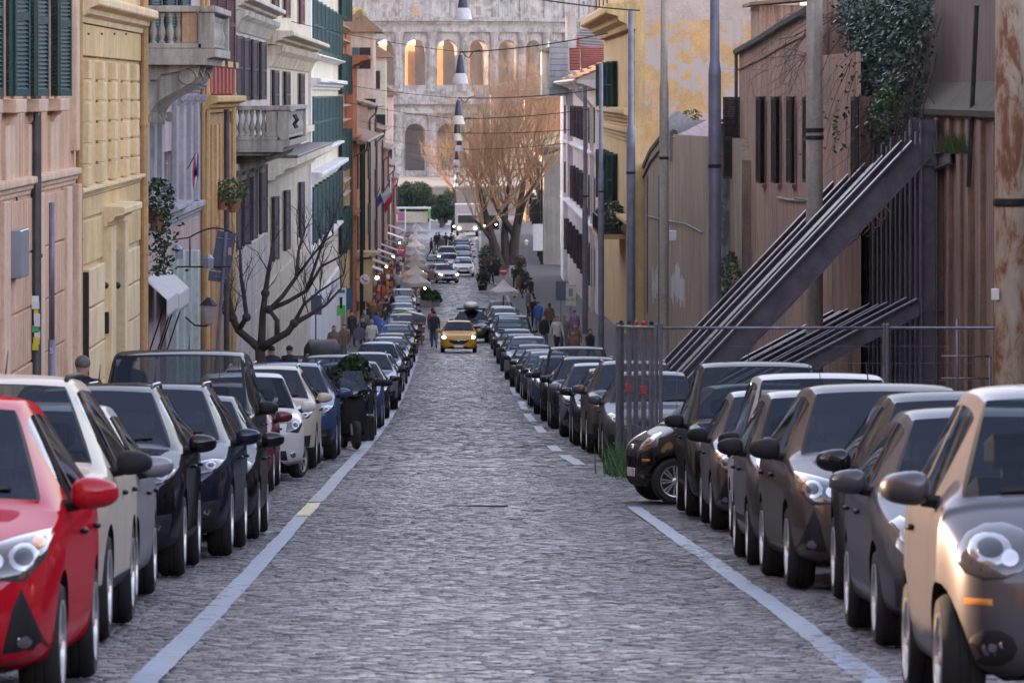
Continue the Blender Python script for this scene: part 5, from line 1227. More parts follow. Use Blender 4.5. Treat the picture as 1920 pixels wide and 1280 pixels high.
def props():
    tops = [225, 225, 255, 255, 270, 270, 290, 290, 305, 305]
    words = ['nearest', 'second', 'third', 'fourth', 'fifth', 'sixth', 'seventh', 'eighth', 'ninth', 'farthest']
    dn = [120 + 2.75 * k for k in range(10)]
    for k, d in enumerate(dn):
        g = float(RZ(d)); xt = XW - .32; dref = 120 if k < 2 else d
        ztop = ZD(tops[k], d)
        t = thing('steel_prop', f'{words[k]} raking steel prop leaning against the brown retaining wall', 'steel prop', (xt, d, g + .13), group='raking steel props')
        h = ztop - g - .13; b = MB()
        ibeam(b, (0, 0, 0), (0, 0, h), (0, 1, 0), .42, .32, .035); b.obj('post', M_steel, t); b = MB(); ibeam(b, (0, 1.37, 0), (0, 1.37, h - .25), (0, 1, 0), .40, .30, .035); b.obj('post', M_steel, t)
        zr = h - .62; dxr = zr * .945; b = MB(); ibeam(b, (-.16, 0, zr), (-.16 - dxr, 0, 0), (0, 1, 0), .44, .50, .035); b.obj('raker', M_steel, t)
        zl = h * .40; b = MB(); ibeam(b, (-.16, 0, zl), (-.16 - zl * 1.9, 0, 0), (0, 1, 0), .36, .32, .03); b.obj('lower_raker', M_steel, t)
        b = MB(); ibeam(b, (.1, 0, zr + .12), (.34, 0, zr + .12), (0, 1, 0), .26, .5, .03); ibeam(b, (.1, 0, zl + .1), (.34, 0, zl + .1), (0, 1, 0), .26, .4, .03); b.obj('wall_plate', M_steel, t)
        b = MB().box((-.16 - dxr - .35, -.25, -.12), (-.16 - dxr + .35, .25, .02)); b.obj('foot_plate', M_rust, t)
        for s in (-1, 1): MB().box((-.2, s * .12 - .012, zr - .35), (.16, s * .12 + .012, zr + .1)).obj('gusset', M_steel, t)
    # waling beam along the posts, and a coil of barbed wire laid over the rakers
    t = thing('waling_beam', 'horizontal steel beam tying the props to the wall', 'steel beam', (XW - .1, 117, ZD(290, 118)))
    b = MB(); ibeam(b, (-.02, 0, -.02), (-.02, 30, -1.6), (1, 0, 0), .18, .3, .02); b.obj('beam', M_steel, t)
    t = thing('wire_coil', 'rusty coil of wire lying across the rakers beside the pole', 'wire', (0, 0, 0)); b = MB(); pts = []
    for i in range(150):
        s = i / 149; d = 122 + 22 * s; px = 1652 - 175 * s; py = 405 + 85 * s; a = i * .75; p = P(px, py, d) + Vector((.22 * math.cos(a), 0, .2 * math.sin(a) + .1 * math.sin(i * .2))); pts.append(p)
    t.location = pts[0]; MB().tube([p - pts[0] for p in pts], .016, 4).obj('strand', M_rust, t)
props()
def fence():
    """wire mesh site fence round the feet of the props"""
    mg = plain('galvanised_fence', (.20, .205, .25), .45, .6, sc=5, var=.3); m2 = plain('fence_wire', (.10, .10, .12), .5, .6, var=.1); mred = plain('red_plastic', (.42, .03, .03), .5, var=.1)
    A = [(2.78, 80.5), (2.50, 87.5), (2.52, 91.0)]; zt = 2.3
    def panel(p, q, lab, dense):
        p = Vector((p[0], p[1], float(RZ(p[1])) + .02)); q = Vector((q[0], q[1], float(RZ(q[1])) + .02)); t = thing('site_fence', lab, 'fence', p, group='site fence panels'); v = q - p
        for e in (Vector(), v): MB().tube([e, e + Vector((0, 0, zt))], .028, 8).obj('post', mg, t, True, R(40))
        for z in (.12, zt - .06): MB().tube([Vector((0, 0, z)), v + Vector((0, 0, z))], .021, 6).obj('rail', mg, t, True)
        b = MB(); n = max(4, int(v.length / (.30 if dense else .22)))
        for i in range(1, n): e = v * (i / n); b.tube([e + Vector((0, 0, .12)), e + Vector((0, 0, zt - .06))], .006 if dense else .0035, 4, False)
        for z in np.arange(.3, zt - .1, .24): b.tube([Vector((0, 0, z)), v + Vector((0, 0, z))], .003, 3, False)
        b.obj('wire_mesh', m2, t)
        MB().bbox((-.12, -.35, 0), (.12, .35, .13), .02).obj('foot', plain('concrete_foot', (.28, .27, .26), .9), t)
        return t
    panel(A[0], A[1], 'galvanised fence panel running back between the black microcar and parked cars', True); panel(A[1], A[2], 'short galvanised fence panel at the far corner of the enclosure', True)
    xs = [2.80, 6.0, 9.4]
    for i in range(2): panel((xs[i] + .04, 80.4), (xs[i + 1], 80.4), 'wide wire fence panel facing the camera behind the parked hatchbacks' if i == 0 else 'wire fence panel facing the camera nearest the brown wall', False)
    # five loose uprights and red lock blocks bunched at the corner
    for i, (x, y) in enumerate(((2.72, 81.6), (2.66, 83.2), (2.60, 84.8), (2.54, 86.3), (2.50, 89.2))):
        t = thing('fence_post', ['first', 'second', 'third', 'fourth', 'fifth'][i] + ' upright of the dark fence side, counted from the camera', 'fence post', (x + .03, y, float(RZ(y)) + .02), group='fence side uprights')
        MB().tube([(0, 0, 0), (0, 0, zt - .02)], .035, 8).obj('tube', mg, t, True, R(40)); MB().ball((0, 0, zt), .036, 8, 5).obj('cap', mred if i in (1, 2) else M_blk, t)
        if i in (1, 3): MB().bbox((-.05, -.05, zt * .55), (.05, .05, zt * .6), .005).obj('clamp', mred, t)
    g = thing('weed_tuft', 'green weeds sprouting at the foot of the fence corner', 'weeds', (2.45, 86.6, float(RZ(86.6)))); b = MB(); rs = np.random.RandomState(6)
    for k in range(420):
        x, y = rs.normal(0, .10), rs.normal(0, 1.0); h = rs.uniform(.1, .55); lx, ly = rs.normal(0, .12, 2); b.add([(x - .012, y, 0), (x + .012, y, 0), (x + lx, y + ly, h)], [(0, 1, 2)])
    stuff(b.obj('blades', plain('weed_green', (.05, .13, .03), .6), g))
    # low ladder-like frame leaning by the wall
    t = thing('site_ladder', 'grey metal ladder frame standing by the rusty pole', 'ladder', (XD(1795, 108), 108, float(RZ(108)) + .13)); b = MB(); h = ZD(598, 108) - float(RZ(108)) - .13
    for x in (0, .62): b.tube([(x, 0, 0), (x, 0, h if x == 0 else h - .7)], .028, 6)
    for z in np.arange(.3, h - .7, .42): b.tube([(-.3, 0, z), (.62, 0, z)], .02, 6)
    b.obj('frame', mg, t, True)
fence()
def poles():
    spec = [(1895, 72, .185, M_rpole, 'thick rusty peeling pole at the edge, nearest in its row', -60, .215), (1527, 138, .19, M_cpole, 'pale concrete pole standing among the raking steel props', -60, .215), (1340, 147, .125, M_gpole, 'tall grey pole in front of the grey ruined wall', -60, .165),
            (1245, 184, .115, M_cpole, 'cream pole with white box and rust stains', -60, .15), (1183, 219, .115, M_gpole, 'grey-blue pole in front of the ochre gable house', 20, .17), (1127, 266, .10, M_gpole, 'slim grey pole before the pink house, with shoulder half way', 120, .14), (1097, 300, .105, M_gpole, 'slimmest grey pole, furthest along the right pavement', 160, .15)]
    for (x, d, r, m, lab, yt, rb) in spec:
        X = XD(x, d); g = float(RZ(d)) + .13; zt = ZD(yt, d); t = thing('utility_pole', lab, 'pole', (X, d, g), group='poles along the pavement'); h = zt - g
        sh = h * {1183: .67, 1340: .77, 1245: .72, 1097: .5, 1127: .62}.get(x, .5)
        MB().lathe([(rb, 0), (rb, sh * .98), (rb * .98, sh), (r, sh + .25), (r * .94, h), (0, h + .02)] if x not in (1895, 1527) else [(rb, 0), (rb * .96, h * .5), (rb * .9, h), (0, h)], n=16).obj('shaft', m, t, True, R(40))
        for z in ((h * .55,) if x != 1527 else (ZD(248, d) - g, ZD(262, d) - g)):
            MB().lathe([(rb * 1.03, z), (rb * 1.06, z + .02), (rb * 1.06, z + .08), (rb * 1.03, z + .10)], n=16).obj('clamp_band', M_iron, t)
        if x == 1245: MB().bbox((.16, -.12, ZD(452, d) - g), (.40, .1, ZD(432, d) - g), .02).obj('box', plain('notice_white', (.6, .6, .62)), t)
        if x == 1895: MB().bbox((-.26, -.19, ZD(562, d) - g), (-.16, -.13, ZD(540, d) - g), .01).obj('sticker', M_plate, t)
        if x == 1527:
            MB().tube([(-.5, 0, ZD(371, d) - g), (-.1, -.1, ZD(376, d) - g)], .03, 5).obj('bracket', M_cpole, t)
poles()
def brown_building():
    m = plaster('umber_plaster', (.35, .21, .148), (.055, .038, .035), .9, 1.)
    xw = 9.5; dr = lambda px: xw * F / (px - CX)
    f = Facade('brown_house', 'old brown house with tall closed shutters and sloping parapet', 1, xw, 149.2, dr(1386), ZD(120, 192), m, zbase=-11)
    wins = [(1600, 1614), (1512, 1522), (1482, 1492), (1455, 1464), (1424, 1436)]
    for a, c in wins: f.ops.append((dr(c) , dr(c) + 1.0, f.z(c, 345), f.z(c, 180)))
    f.wall()
    # stepped sloping parapet of the street front
    top = [(1386, 100), (1430, 76), (1470, 50), (1520, 22), (1600, -30), (1650, -60)]
    poly = [(dr(x), ZD(y, dr(x))) for x, y in top]; poly = poly[::1]
    b = MB(); x0, x1 = f.X(.0), f.X(-8.5)
    pts = [(149.3, f.ztop + .005), (dr(1386) - .02, f.ztop + .005)] + poly
    pts = [p for p in pts if p[0] >= 149.2] + [(149.3, ZD(-60, 150))]
    b.prism([(x0 + 0, 0)] and [(p[0], p[1]) for p in pts], 0, min(x0, x1), max(x0, x1)); f.put(b, 'parapet', m)
    cop = MB(); P2 = [(u, z) for u, z in poly if u >= 149.3]
    cop.tube([(f.X(.1), u, z + .05) for u, z in P2], .13, 6); f.put(cop, 'parapet_coping', plaster('dark_coping', (.07, .055, .05))); cop = MB(); cop.tube([(f.X(.02), u, z - .55) for u, z in P2], .05, 6); f.put(cop, 'parapet_moulding', m)
    for i, (a, c) in enumerate(wins):
        u = dr(c); f.window(u, u + 1.0, f.z(c, 345), f.z(c, 180), False)
        me = leaf_mesh(.5, f.z(c, 180) - f.z(c, 345) - .04, plain('weathered_shutter', (.045, .032, .03), .8, sc=10, var=.4))
        for uu, sg in ((u, -1), (u + 1.0, 1)):
            aa = R(7 + 3 * i); v = Vector((-math.sin(aa), sg * math.cos(aa), 0)); link('shutter', me, f.t, f.inv @ Vector((f.X(.06), uu, f.z(c, 345) + .02)), (0, 0, math.atan2(v.y, v.x)))
        f.slab('window_sill', u - .2, u + 1.2, f.z(c, 345) - .12, f.z(c, 345) - .005, -.02, .12, m)
    # the wide leaf hanging open towards us at the corner
    me = leaf_mesh(.56, f.z(1392, 182) - f.z(1392, 336), plain('weathered_shutter', (.045, .032, .03)))
    for k, a in enumerate((100, 205)): link('shutter', me, f.t, f.inv @ Vector((f.X(.05), f.d1 - 1.2, f.z(1392, 336))), (0, 0, R(180 - 8 - 30 * k)))
    f.put(MB().tube([(f.X(.05), dr(x), ZD(y, dr(x))) for x, y in ((1460, 370), (1480, 374), (1510, 376))], .035, 5), 'conduit', M_cpole)
    f.put(MB().tube([(f.X(.12), f.d1 - .3, ZD(y, f.d1)) for y in (98, 120, 130, 700)], .06, 6), 'downpipe', M_pipe)
    # rear block above the parapet
    t = thing('roof_block', 'low brown attic block above the brown house, with dark tiled edge', 'building', (XD(1424, 196), 196, ZD(75, 196))); b = MB().box((0, 0, 0), (8, 6, ZD(10, 196) - ZD(75, 196))); b.obj('wall', m, t); MB().prism([(-.3, ZD(10, 196) - ZD(75, 196)), (8, ZD(-30, 196) - ZD(75, 196)), (8, ZD(-38, 196) - ZD(75, 196)), (-.3, ZD(4, 196) - ZD(75, 196))], 1, -.3, 6).obj('roof', M_roof, t)
    # gap with grey ruin wall, facing us
    d = 194; mg = plaster('grey_ruin', (.13, .13, .135), (.04, .045, .05), 1., .9, (.22, .23, .25), .5, 1.6)
    t = thing('ruined_wall', 'grey crumbling wall end between the brown house and the low wall', 'wall', (XD(1345, d), d, -12)); h = ZD(232, d) + 12
    MB().box((0, 0, 0), (XD(1389, d) - XD(1345, d), 1, h)).obj('masonry', mg, t); MB().prism([(-.1, h), (1.1, h + .22), (1.1, h + .32), (-.1, h + .1)], 1, -.15, 1.1).obj('coping', M_roof, t)
brown_building()
def low_wall():
    m = plaster('drab_wall', (.28, .205, .148), (.05, .045, .04), .9, 1.); xw = 9.2; dr = lambda px: xw * F / (px - CX)
    t = thing('garden_wall', 'long drab stained wall with sloping coping below the ochre gable', 'wall', (xw, 190, -12))
    top = [(1391, 300), (1385, 260), (1262, 252), (1250, 246), (1220, 285), (1205, 320), (1192, 352), (1180, 372), (1172, 380)]
    poly = [(dr(x) - 190, ZD(y, dr(x)) + 12) for x, y in top]; poly = poly + [(poly[-1][0], 0), (poly[0][0], 0)]
    MB().prism([(u, z) for u, z in poly], 0, 0, .6).obj('masonry', m, t)
    MB().tube([(.05, u, z + .06) for u, z in poly[2:-2]], .16, 6).obj('coping', plaster('dark_coping', (.07, .055, .05)), t); MB().tube([(-.04, u, z - .5) for u, z in poly[3:-2]], .06, 6).obj('moulding', plaster('dark_coping', (.07, .055, .05)), t)
    for x in (1215, 1237): MB().box((-.06, dr(x) - 190, 3), (.02, dr(x) - 190 + .15, ZD(330, dr(x)) + 12)).obj('seam', M_pipe, t)
    MB().tube([(-.08, dr(x) - 190, ZD(y, dr(x)) + 12) for x, y in ((1218, 405), (1245, 412), (1290, 420), (1320, 436))], .03, 5).obj('cable', M_iron, t)
    # whitewashed patches where bills were torn off
    for x0, x1, y0, y1 in ((1222, 1234, 498, 570), (1258, 1284, 490, 580)):
        rs = random.Random(x0); b = MB(); n = 9
        for i in range(n):
            a = dr(x1) + (dr(x0) - dr(x1)) * i / n; c = dr(x1) + (dr(x0) - dr(x1)) * (i + 1) / n; dm = (a + c) / 2; z0 = ZD(y1 - rs.uniform(0, 35), dm); z1 = ZD(y0 + rs.uniform(0, 35), dm); b.box((-.012, a - 190, z0 + 12), (-.002, c - 190, z1 + 12))
        b.obj('torn_bills', plaster('torn_paper', (.42, .38, .38), streak=.6), t)
    # gabled shed behind, with pinkish sheet roof
    d = 246; t = thing('shed', 'low shed with pinkish sheet roof behind the drab wall', 'building', (XD(1255, d), d, ZD(300, d))); w = XD(1392, d) - XD(1255, d); ms = plaster('grey_shed', (.24, .23, .24))
    e = lambda x, y: (XD(x, d) - XD(1255, d), ZD(y, d) - ZD(300, d))
    MB().prism([e(1255, 300), e(1392, 300), e(1392, 225), e(1300, 225), e(1272, 208), e(1255, 220)], 1, 0, 3).obj('wall', ms, t)
    rf = MB(); n = 12
    for i in range(n):
        a0 = e(1255 + 125 * i / n, 258 - 66 * i / n); 
        rf.prism([e(1256 + 125 * i / n, 256 - 0), e(1256 + 125 * (i + .92) / n, 256), (e(1256 + 125 * (i + .92) / n, 256)[0], e(0, 256)[1] + .05), (e(1256 + 125 * i / n, 256)[0], e(0, 256)[1] + .05)], 1, -3, -2.9) if False else None
    vs = [e(1256, 258), e(1390, 262), e(1392, 192), e(1340, 225)]
    b = MB(); q = [Vector((vs[0][0], -2.5, vs[0][1])), Vector((vs[1][0], -2.5, vs[1][1])), Vector((vs[2][0], 1.0, vs[2][1])), Vector((vs[3][0], 1.0, vs[3][1]))]
    n = 14
    for i in range(n):
        a0, a1 = i / n, (i + .86) / n; p = [q[0].lerp(q[1], a0), q[0].lerp(q[1], a1), q[3].lerp(q[2], a1), q[3].lerp(q[2], a0)]; up = Vector((0, -.02, .05)); b.add(p + [r + up for r in p], [(4, 5, 6, 7), (0, 4, 7, 3), (1, 2, 6, 5), (0, 1, 5, 4)])
    b.add(q, [(0, 1, 2, 3)]); b.obj('roof', plaster('pink_sheet_roof', (.36, .26, .275), (.12, .09, .1), .6, .5), t)
    leaf_cloud('moss', blob_pts(120, (e(1298, 218)[0], .5, e(0, 216)[1]), (.5, .4, .25), 41), .1, M_leafd, t, 42)
    # climber at the wall's near end with yellow blossom
    t = thing('yellow_climber', 'green climber with small yellow flowers on the drab wall', 'plant', (9.1, 188, ZD(600, 188))); leaf_cloud('leaves', blob_pts(700, (-.15, -.5, 1.2), (.35, 3.2, 1.1), 43), .09, M_leafd, t, 44); leaf_cloud('flowers', blob_pts(60, (-.25, -.5, 1.0), (.35, 3.4, 1.2), 45), .07, plain('petal_yellow', (.5, .40, .05), .6), t, 46)
low_wall()
def yellow_gable():
    d = 284.0; xw = 8.74
    mw = plaster('ochre_gable', (.54, .325, .15), (.2, .13, .1), .6, .25, (.43, .355, .325), .5, 1.15); mp = plaster('beige_gable_top', (.47, .365, .31), (.2, .15, .13), .5, .3); my = plaster('ochre_front', (.54, .375, .175), (.18, .12, .08), .6, .5)
    f = Facade('ochre_house', 'tall ochre house with peeling blank gable and green shuttered front', 1, xw, d, 345, ZD(-60, 345) + 4, my, depth=.5)
    z = lambda y: ZD(y, d + 20); dr = lambda px: xw * F / (px - CX)
    wins = [(dr(1158) + .3), (dr(1150)), (dr(1142)), dr(1136)]
    rows = [(205, 112), (395, 292), (20, -70)]
    for u in wins:
        for a, c in rows: f.ops.append((u - .8, u + .8, z(a), z(c)))
    f.wall()
    for u in wins:
        for a, c in rows: f.bay(u, 1.6, z(a), z(c), M_grn, 22, 40)
    W2 = XD(1500, d) - xw
    f.put(MB().box((xw + .003, d + .003, -14), (xw + W2, d + 11, ZD(38, d))), 'gable_wall', mw); f.put(MB().box((xw + .003, d + .004, ZD(38, d) + .003), (xw + W2, d + 11, ZD(-150, d))), 'gable_top', mp)
    f.cornice(d - .3, 344, z(62), z(18), 1.45, my); f.slab('roof_parapet', d + .1, 344, z(17), z(-40), -.02, .5, my)
    zz = z(62) - .1
    n = 15; h = (zz - ZD(345, d)) / n
    for i in range(n): link('stone', sbox(.26, 5.5 if i % 2 else 6.4, round(h - .05, 3), plaster('quoin_cream', (.60, .47, .26), streak=.4), .03), f.t, f.inv @ Vector((f.X(.07), d + 3.3, zz - (i + 1) * h)))
    for y0, y1, o in ((228, 202, .55), (262, 236, .3), (415, 398, .5)): f.cornice(d + .2, 344, z(y0), z(y1), o, my, 'string_course')
    # planted balcony
    f.slab('balcony_slab', 300, 312, z(445), z(436), -.02, 1.5, my); b = MB()
    for k in range(13): u = 300.2 + k * .95; b.tube([(f.X(1.45), u, z(436)), (f.X(1.45), u, z(402))], .02, 4)
    for zc in (z(436) + .1, z(402)): b.tube([(f.X(1.45), 300, zc), (f.X(1.45), 312, zc)], .025, 5); b.tube([(f.X(.1), 300, zc), (f.X(1.45), 300, zc)], .025, 5)
    f.put(b, 'balcony_railing', M_iron)
    t = thing('balcony_plants', 'dark evergreen hedge plants filling the balcony of the ochre house', 'plant', (f.X(.7), 306, z(436))); leaf_cloud('leaves', np.concatenate([blob_pts(900, (0, -4, .9), (.75, 2.2, .9), 51), blob_pts(900, (0, 2, .8), (.75, 3.6, .8), 52)]), .13, M_leafd, t, 53); MB().bbox((-.5, -5.6, 0), (.5, 5.6, .3)).obj('planter', M_iron, t)
yellow_gable()
def right_far():
    # white-pink house with tiled roof, lit at the eaves
    xw = 8.35; dr = lambda px: xw * F / (px - CX)
    m = plaster('white_pink_plaster', (.56, .475, .45), (.18, .14, .13), .5, .5); mp = plaster('pink_front', (.54, .38, .335), (.2, .14, .12), .5, .4); mw = plaster('white_trim', (.58, .56, .55))
    f = Facade('white_pink_house', 'white and pink house with gutters and dark narrow shutters', 1, xw, 346, 452, ZD(158, 346), m)
    z = lambda y: ZD(y, 370)
    wins = list(np.linspace(352, 446, 9))
    for u in wins:
        for a, c in ((265, 200), (395, 325), (520, 450)): f.ops.append((u - .7, u + .7, z(a), z(c)))
    f.wall()
    for i, u in enumerate(wins):
        for a, c in ((265, 200), (395, 325), (520, 450)): f.bay(u, 1.4, z(a), z(c), M_brn, 14, 26)
    f.slab('pilaster', 440, 451, f.zg, f.ztop - .2, -.02, .35, mw)
    for y in (290, 420): f.cornice(346.5, 451, z(y), z(y - 12), .4, mw, 'string_course')
    f.put(MB().box((xw + .003, 346.003, -15), (xw + 4, 346.6, ZD(150, 346))), 'gable_wall', mp)
    f.cornice(345.6, 452, ZD(166, 346), ZD(150, 346), 1.25, mw, 'eave'); 
    def tiles(nm, a, b_, c, e, rows=9, th=.13):
        """sloping roof of overlapping tile courses: a-b lower edge, e-c upper edge"""
        a, b_, c, e = map(Vector, (a, b_, c, e)); o = MB(); nrm = (b_ - a).cross(e - a).normalized()
        if nrm.z < 0: nrm = -nrm
        for k in range(rows):
            t0, t1 = k / rows, (k + 1.08) / rows; p = [a.lerp(e, t0), b_.lerp(c, t0), b_.lerp(c, t1), a.lerp(e, t1)]; o.add([p[0] + nrm * th, p[1] + nrm * th, p[2] + nrm * .03, p[3] + nrm * .03] + p, [(0, 1, 2, 3), (0, 4, 5, 1), (0, 3, 7, 4), (1, 5, 6, 2), (7, 6, 5, 4)])
        return o
    zr = ZD(150, 346); f.put(tiles('roof', (f.X(1.3), 345.6, zr), (f.X(1.3), 452, zr), (f.X(-3.2), 452, zr + 1.9), (f.X(-3.2), 345.6, zr + 1.9)), 'roof', M_roof)
    b = MB(); b.tube([(f.X(1.36), 345.6, zr - .02), (f.X(1.36), 452, zr - .02)], .09, 6)
    for u in (347, 352, 362): b.tube([(f.X(1.3), u, zr - .1), (f.X(1.1), u, zr - .7), (f.X(.25), u, zr - 1.6), (f.X(.2), u, f.zg)], .07, 6)
    f.put(b, 'gutter', plain('gutter_white', (.5, .46, .42), .5))
    # attic block with slate cheek and red tiled roofs above
    d = 420; t = thing('attic_house', 'upper attic house with grey slate side and red tile roofs', 'building', (XD(1018, d), d, ZD(165, d))); e = lambda x, y: (XD(x, d) - XD(1018, d), ZD(y, d) - ZD(165, d))
    ms = plaster('slate_cheek', (.27, .275, .285), (.1, .1, .1), .7, .5); mc = plaster('cream_cheek', (.62, .52, .40))
    sl = MB(); n = 7; x0, x1 = e(1030, 0)[0], e(1066, 0)[0]; z0, z1 = e(0, 165)[1] - .6, e(0, 78)[1]
    MB().box((x0, 0, z0), (x1, 6, z1)).obj('wall', ms, t)
    for i in range(8): zz = e(0, 165)[1] + (z1 - e(0, 165)[1]) * i / 8; link('slate_course', sbox(round(x1 - x0, 2), .06, round((z1 - e(0, 165)[1]) / 8 - .05, 2), ms, .01), t, ((x0 + x1) / 2, -.035, zz))
    MB().box((e(1016, 0)[0], .5, e(0, 165)[1] - .6), (x0 - .003, 6, e(0, 96)[1])).obj('side_wing', mc, t); MB().prism([(e(1012, 0)[0], e(0, 96)[1]), (x0 - .01, e(0, 96)[1]), (x0 - .01, e(0, 88)[1])], 1, 0, 6.5).obj('wing_roof', M_roof, t)
    mred = plaster('red_tiles', (.30, .085, .062), (.1, .04, .04), 1., .5, sc=2.)
    for (xa, xb, ya, yb, k) in ((1068, 1088, 132, 70, 0), (1090, 1136, 132, 88, 1)):
        o = MB(); A = tiles('r', (e(xa, 0)[0], .2, e(0, ya)[1]), (e(xb, 0)[0], .2, e(0, ya)[1]), (e(xb, 0)[0], 3.2, e(0, yb)[1]), (e(xa, 0)[0], 3.2, e(0, yb)[1]), 11, .1); A.obj('tile_roof', mred, t)
    A = tiles('r', (e(1064, 0)[0], 3.4, e(0, 86)[1]), (e(1140, 0)[0], 3.4, e(0, 92)[1]), (e(1130, 0)[0], 6, e(0, 52)[1]), (e(1096, 0)[0], 6, e(0, 52)[1]), 7, .12); A.obj('grey_tile_roof', plaster('grey_tiles', (.22, .19, .175), sc=2.), t)
    MB().box((e(1064, 0)[0], .1, e(0, 165)[1] - 8), (e(1140, 0)[0], 6, e(0, 134)[1])).obj('wall', m, t); MB().box((e(1062, 0)[0], 2, e(0, 90)[1]), (e(1082, 0)[0], 3, e(0, 30)[1])).obj('chimney', plaster('chimney_beige', (.48, .40, .36)), t)
    # peach gable house beyond
    d = 476; xw = 7.05; mpe = plaster('peach_gable', (.52, .36, .245), (.2, .14, .1), .6, .4); dr = lambda px: xw * F / (px - CX)
    f = Facade('peach_house', 'peach gabled house with mossy roof and dark shutter stacks', 1, xw, d, 556, ZD(292, d), plaster('grey_green_front', (.30, .28, .26)))
    z = lambda y: ZD(y, d); wins = list(np.linspace(d + 6, 550, 6))
    for u in wins:
        for a, c in ((365, 308), (440, 385)): f.ops.append((u - .9, u + .9, z(a), z(c)))
    f.wall()
    for u in wins:
        for a, c in ((365, 308), (440, 385)): f.bay(u, 1.8, z(a), z(c), M_iron, 18, 35)
    f.put(MB().prism([(xw + .003, -15), (xw + 4, -15), (xw + 4, z(262)), (xw + .003, z(292))], 1, d + .003, d + 8), 'gable_wall', mpe)
    f.put(tiles('roof', (f.X(1.2), d - .5, z(286)), (f.X(1.2), 556, z(286)), (f.X(-4), 556, z(250)), (f.X(-4), d - .5, z(250)), 10), 'roof', plaster('mossy_tiles', (.13, .125, .07), (.05, .05, .04), 1., .6, sc=2.))
    b = MB().tube([(f.X(1.25), d - .5, z(288)), (f.X(1.25), 556, z(288))], .09, 6)
    for u in (d + .5, d + 9, d + 20): b.tube([(f.X(1.2), u, z(290)), (f.X(.9), u, z(304)), (f.X(.2), u, z(312)), (f.X(.2), u, -14)], .11, 6)
    f.put(b, 'gutter', M_iron)
    f.slab('sign_board', d - .4, d + .2, z(470), z(420), .1, .9, plain('white_sign', (.6, .6, .62), .6)); 
    # lit orange block and long tiled roof behind the tree
    d = 610; t = thing('orange_block', 'sunlit orange building behind the bare tree crown', 'building', (XD(985, d), d, ZD(330, d))); MB().box((0, 0, -6), (XD(1075, d) - XD(985, d), 14, ZD(184, d) - ZD(330, d))).obj('wall', plaster('orange_block', (.52, .25, .12)), t)
    b = tiles('r', (-.6, -.5, ZD(188, d) - ZD(330, d)), (6, -.5, ZD(180, d) - ZD(330, d)), (6, 6, ZD(165, d) - ZD(330, d)), (-.6, 6, ZD(168, d) - ZD(330, d)), 6); b.obj('roof', M_roof, t)
    d = 700; t = thing('long_roof', 'long low tiled roof in front of the amphitheatre', 'building', (XD(920, d), d, ZD(300, d))); e = lambda x, y: (XD(x, d) - XD(920, d), ZD(y, d) - ZD(300, d))
    MB().prism([e(920, 330), e(1060, 330), e(1060, 160), e(1015, 165), e(920, 178)], 1, .5, 9).obj('wall', plaster('peach_plaster', (.50, .36, .27)), t)
    b = tiles('r', (e(916, 0)[0], 0, e(0, 178)[1]), (e(1060, 0)[0], 0, e(0, 160)[1]), (e(1060, 0)[0], 5, e(0, 128)[1]), (e(918, 0)[0], 5, e(0, 164)[1]), 7); b.obj('roof', M_roof, t)
right_far()
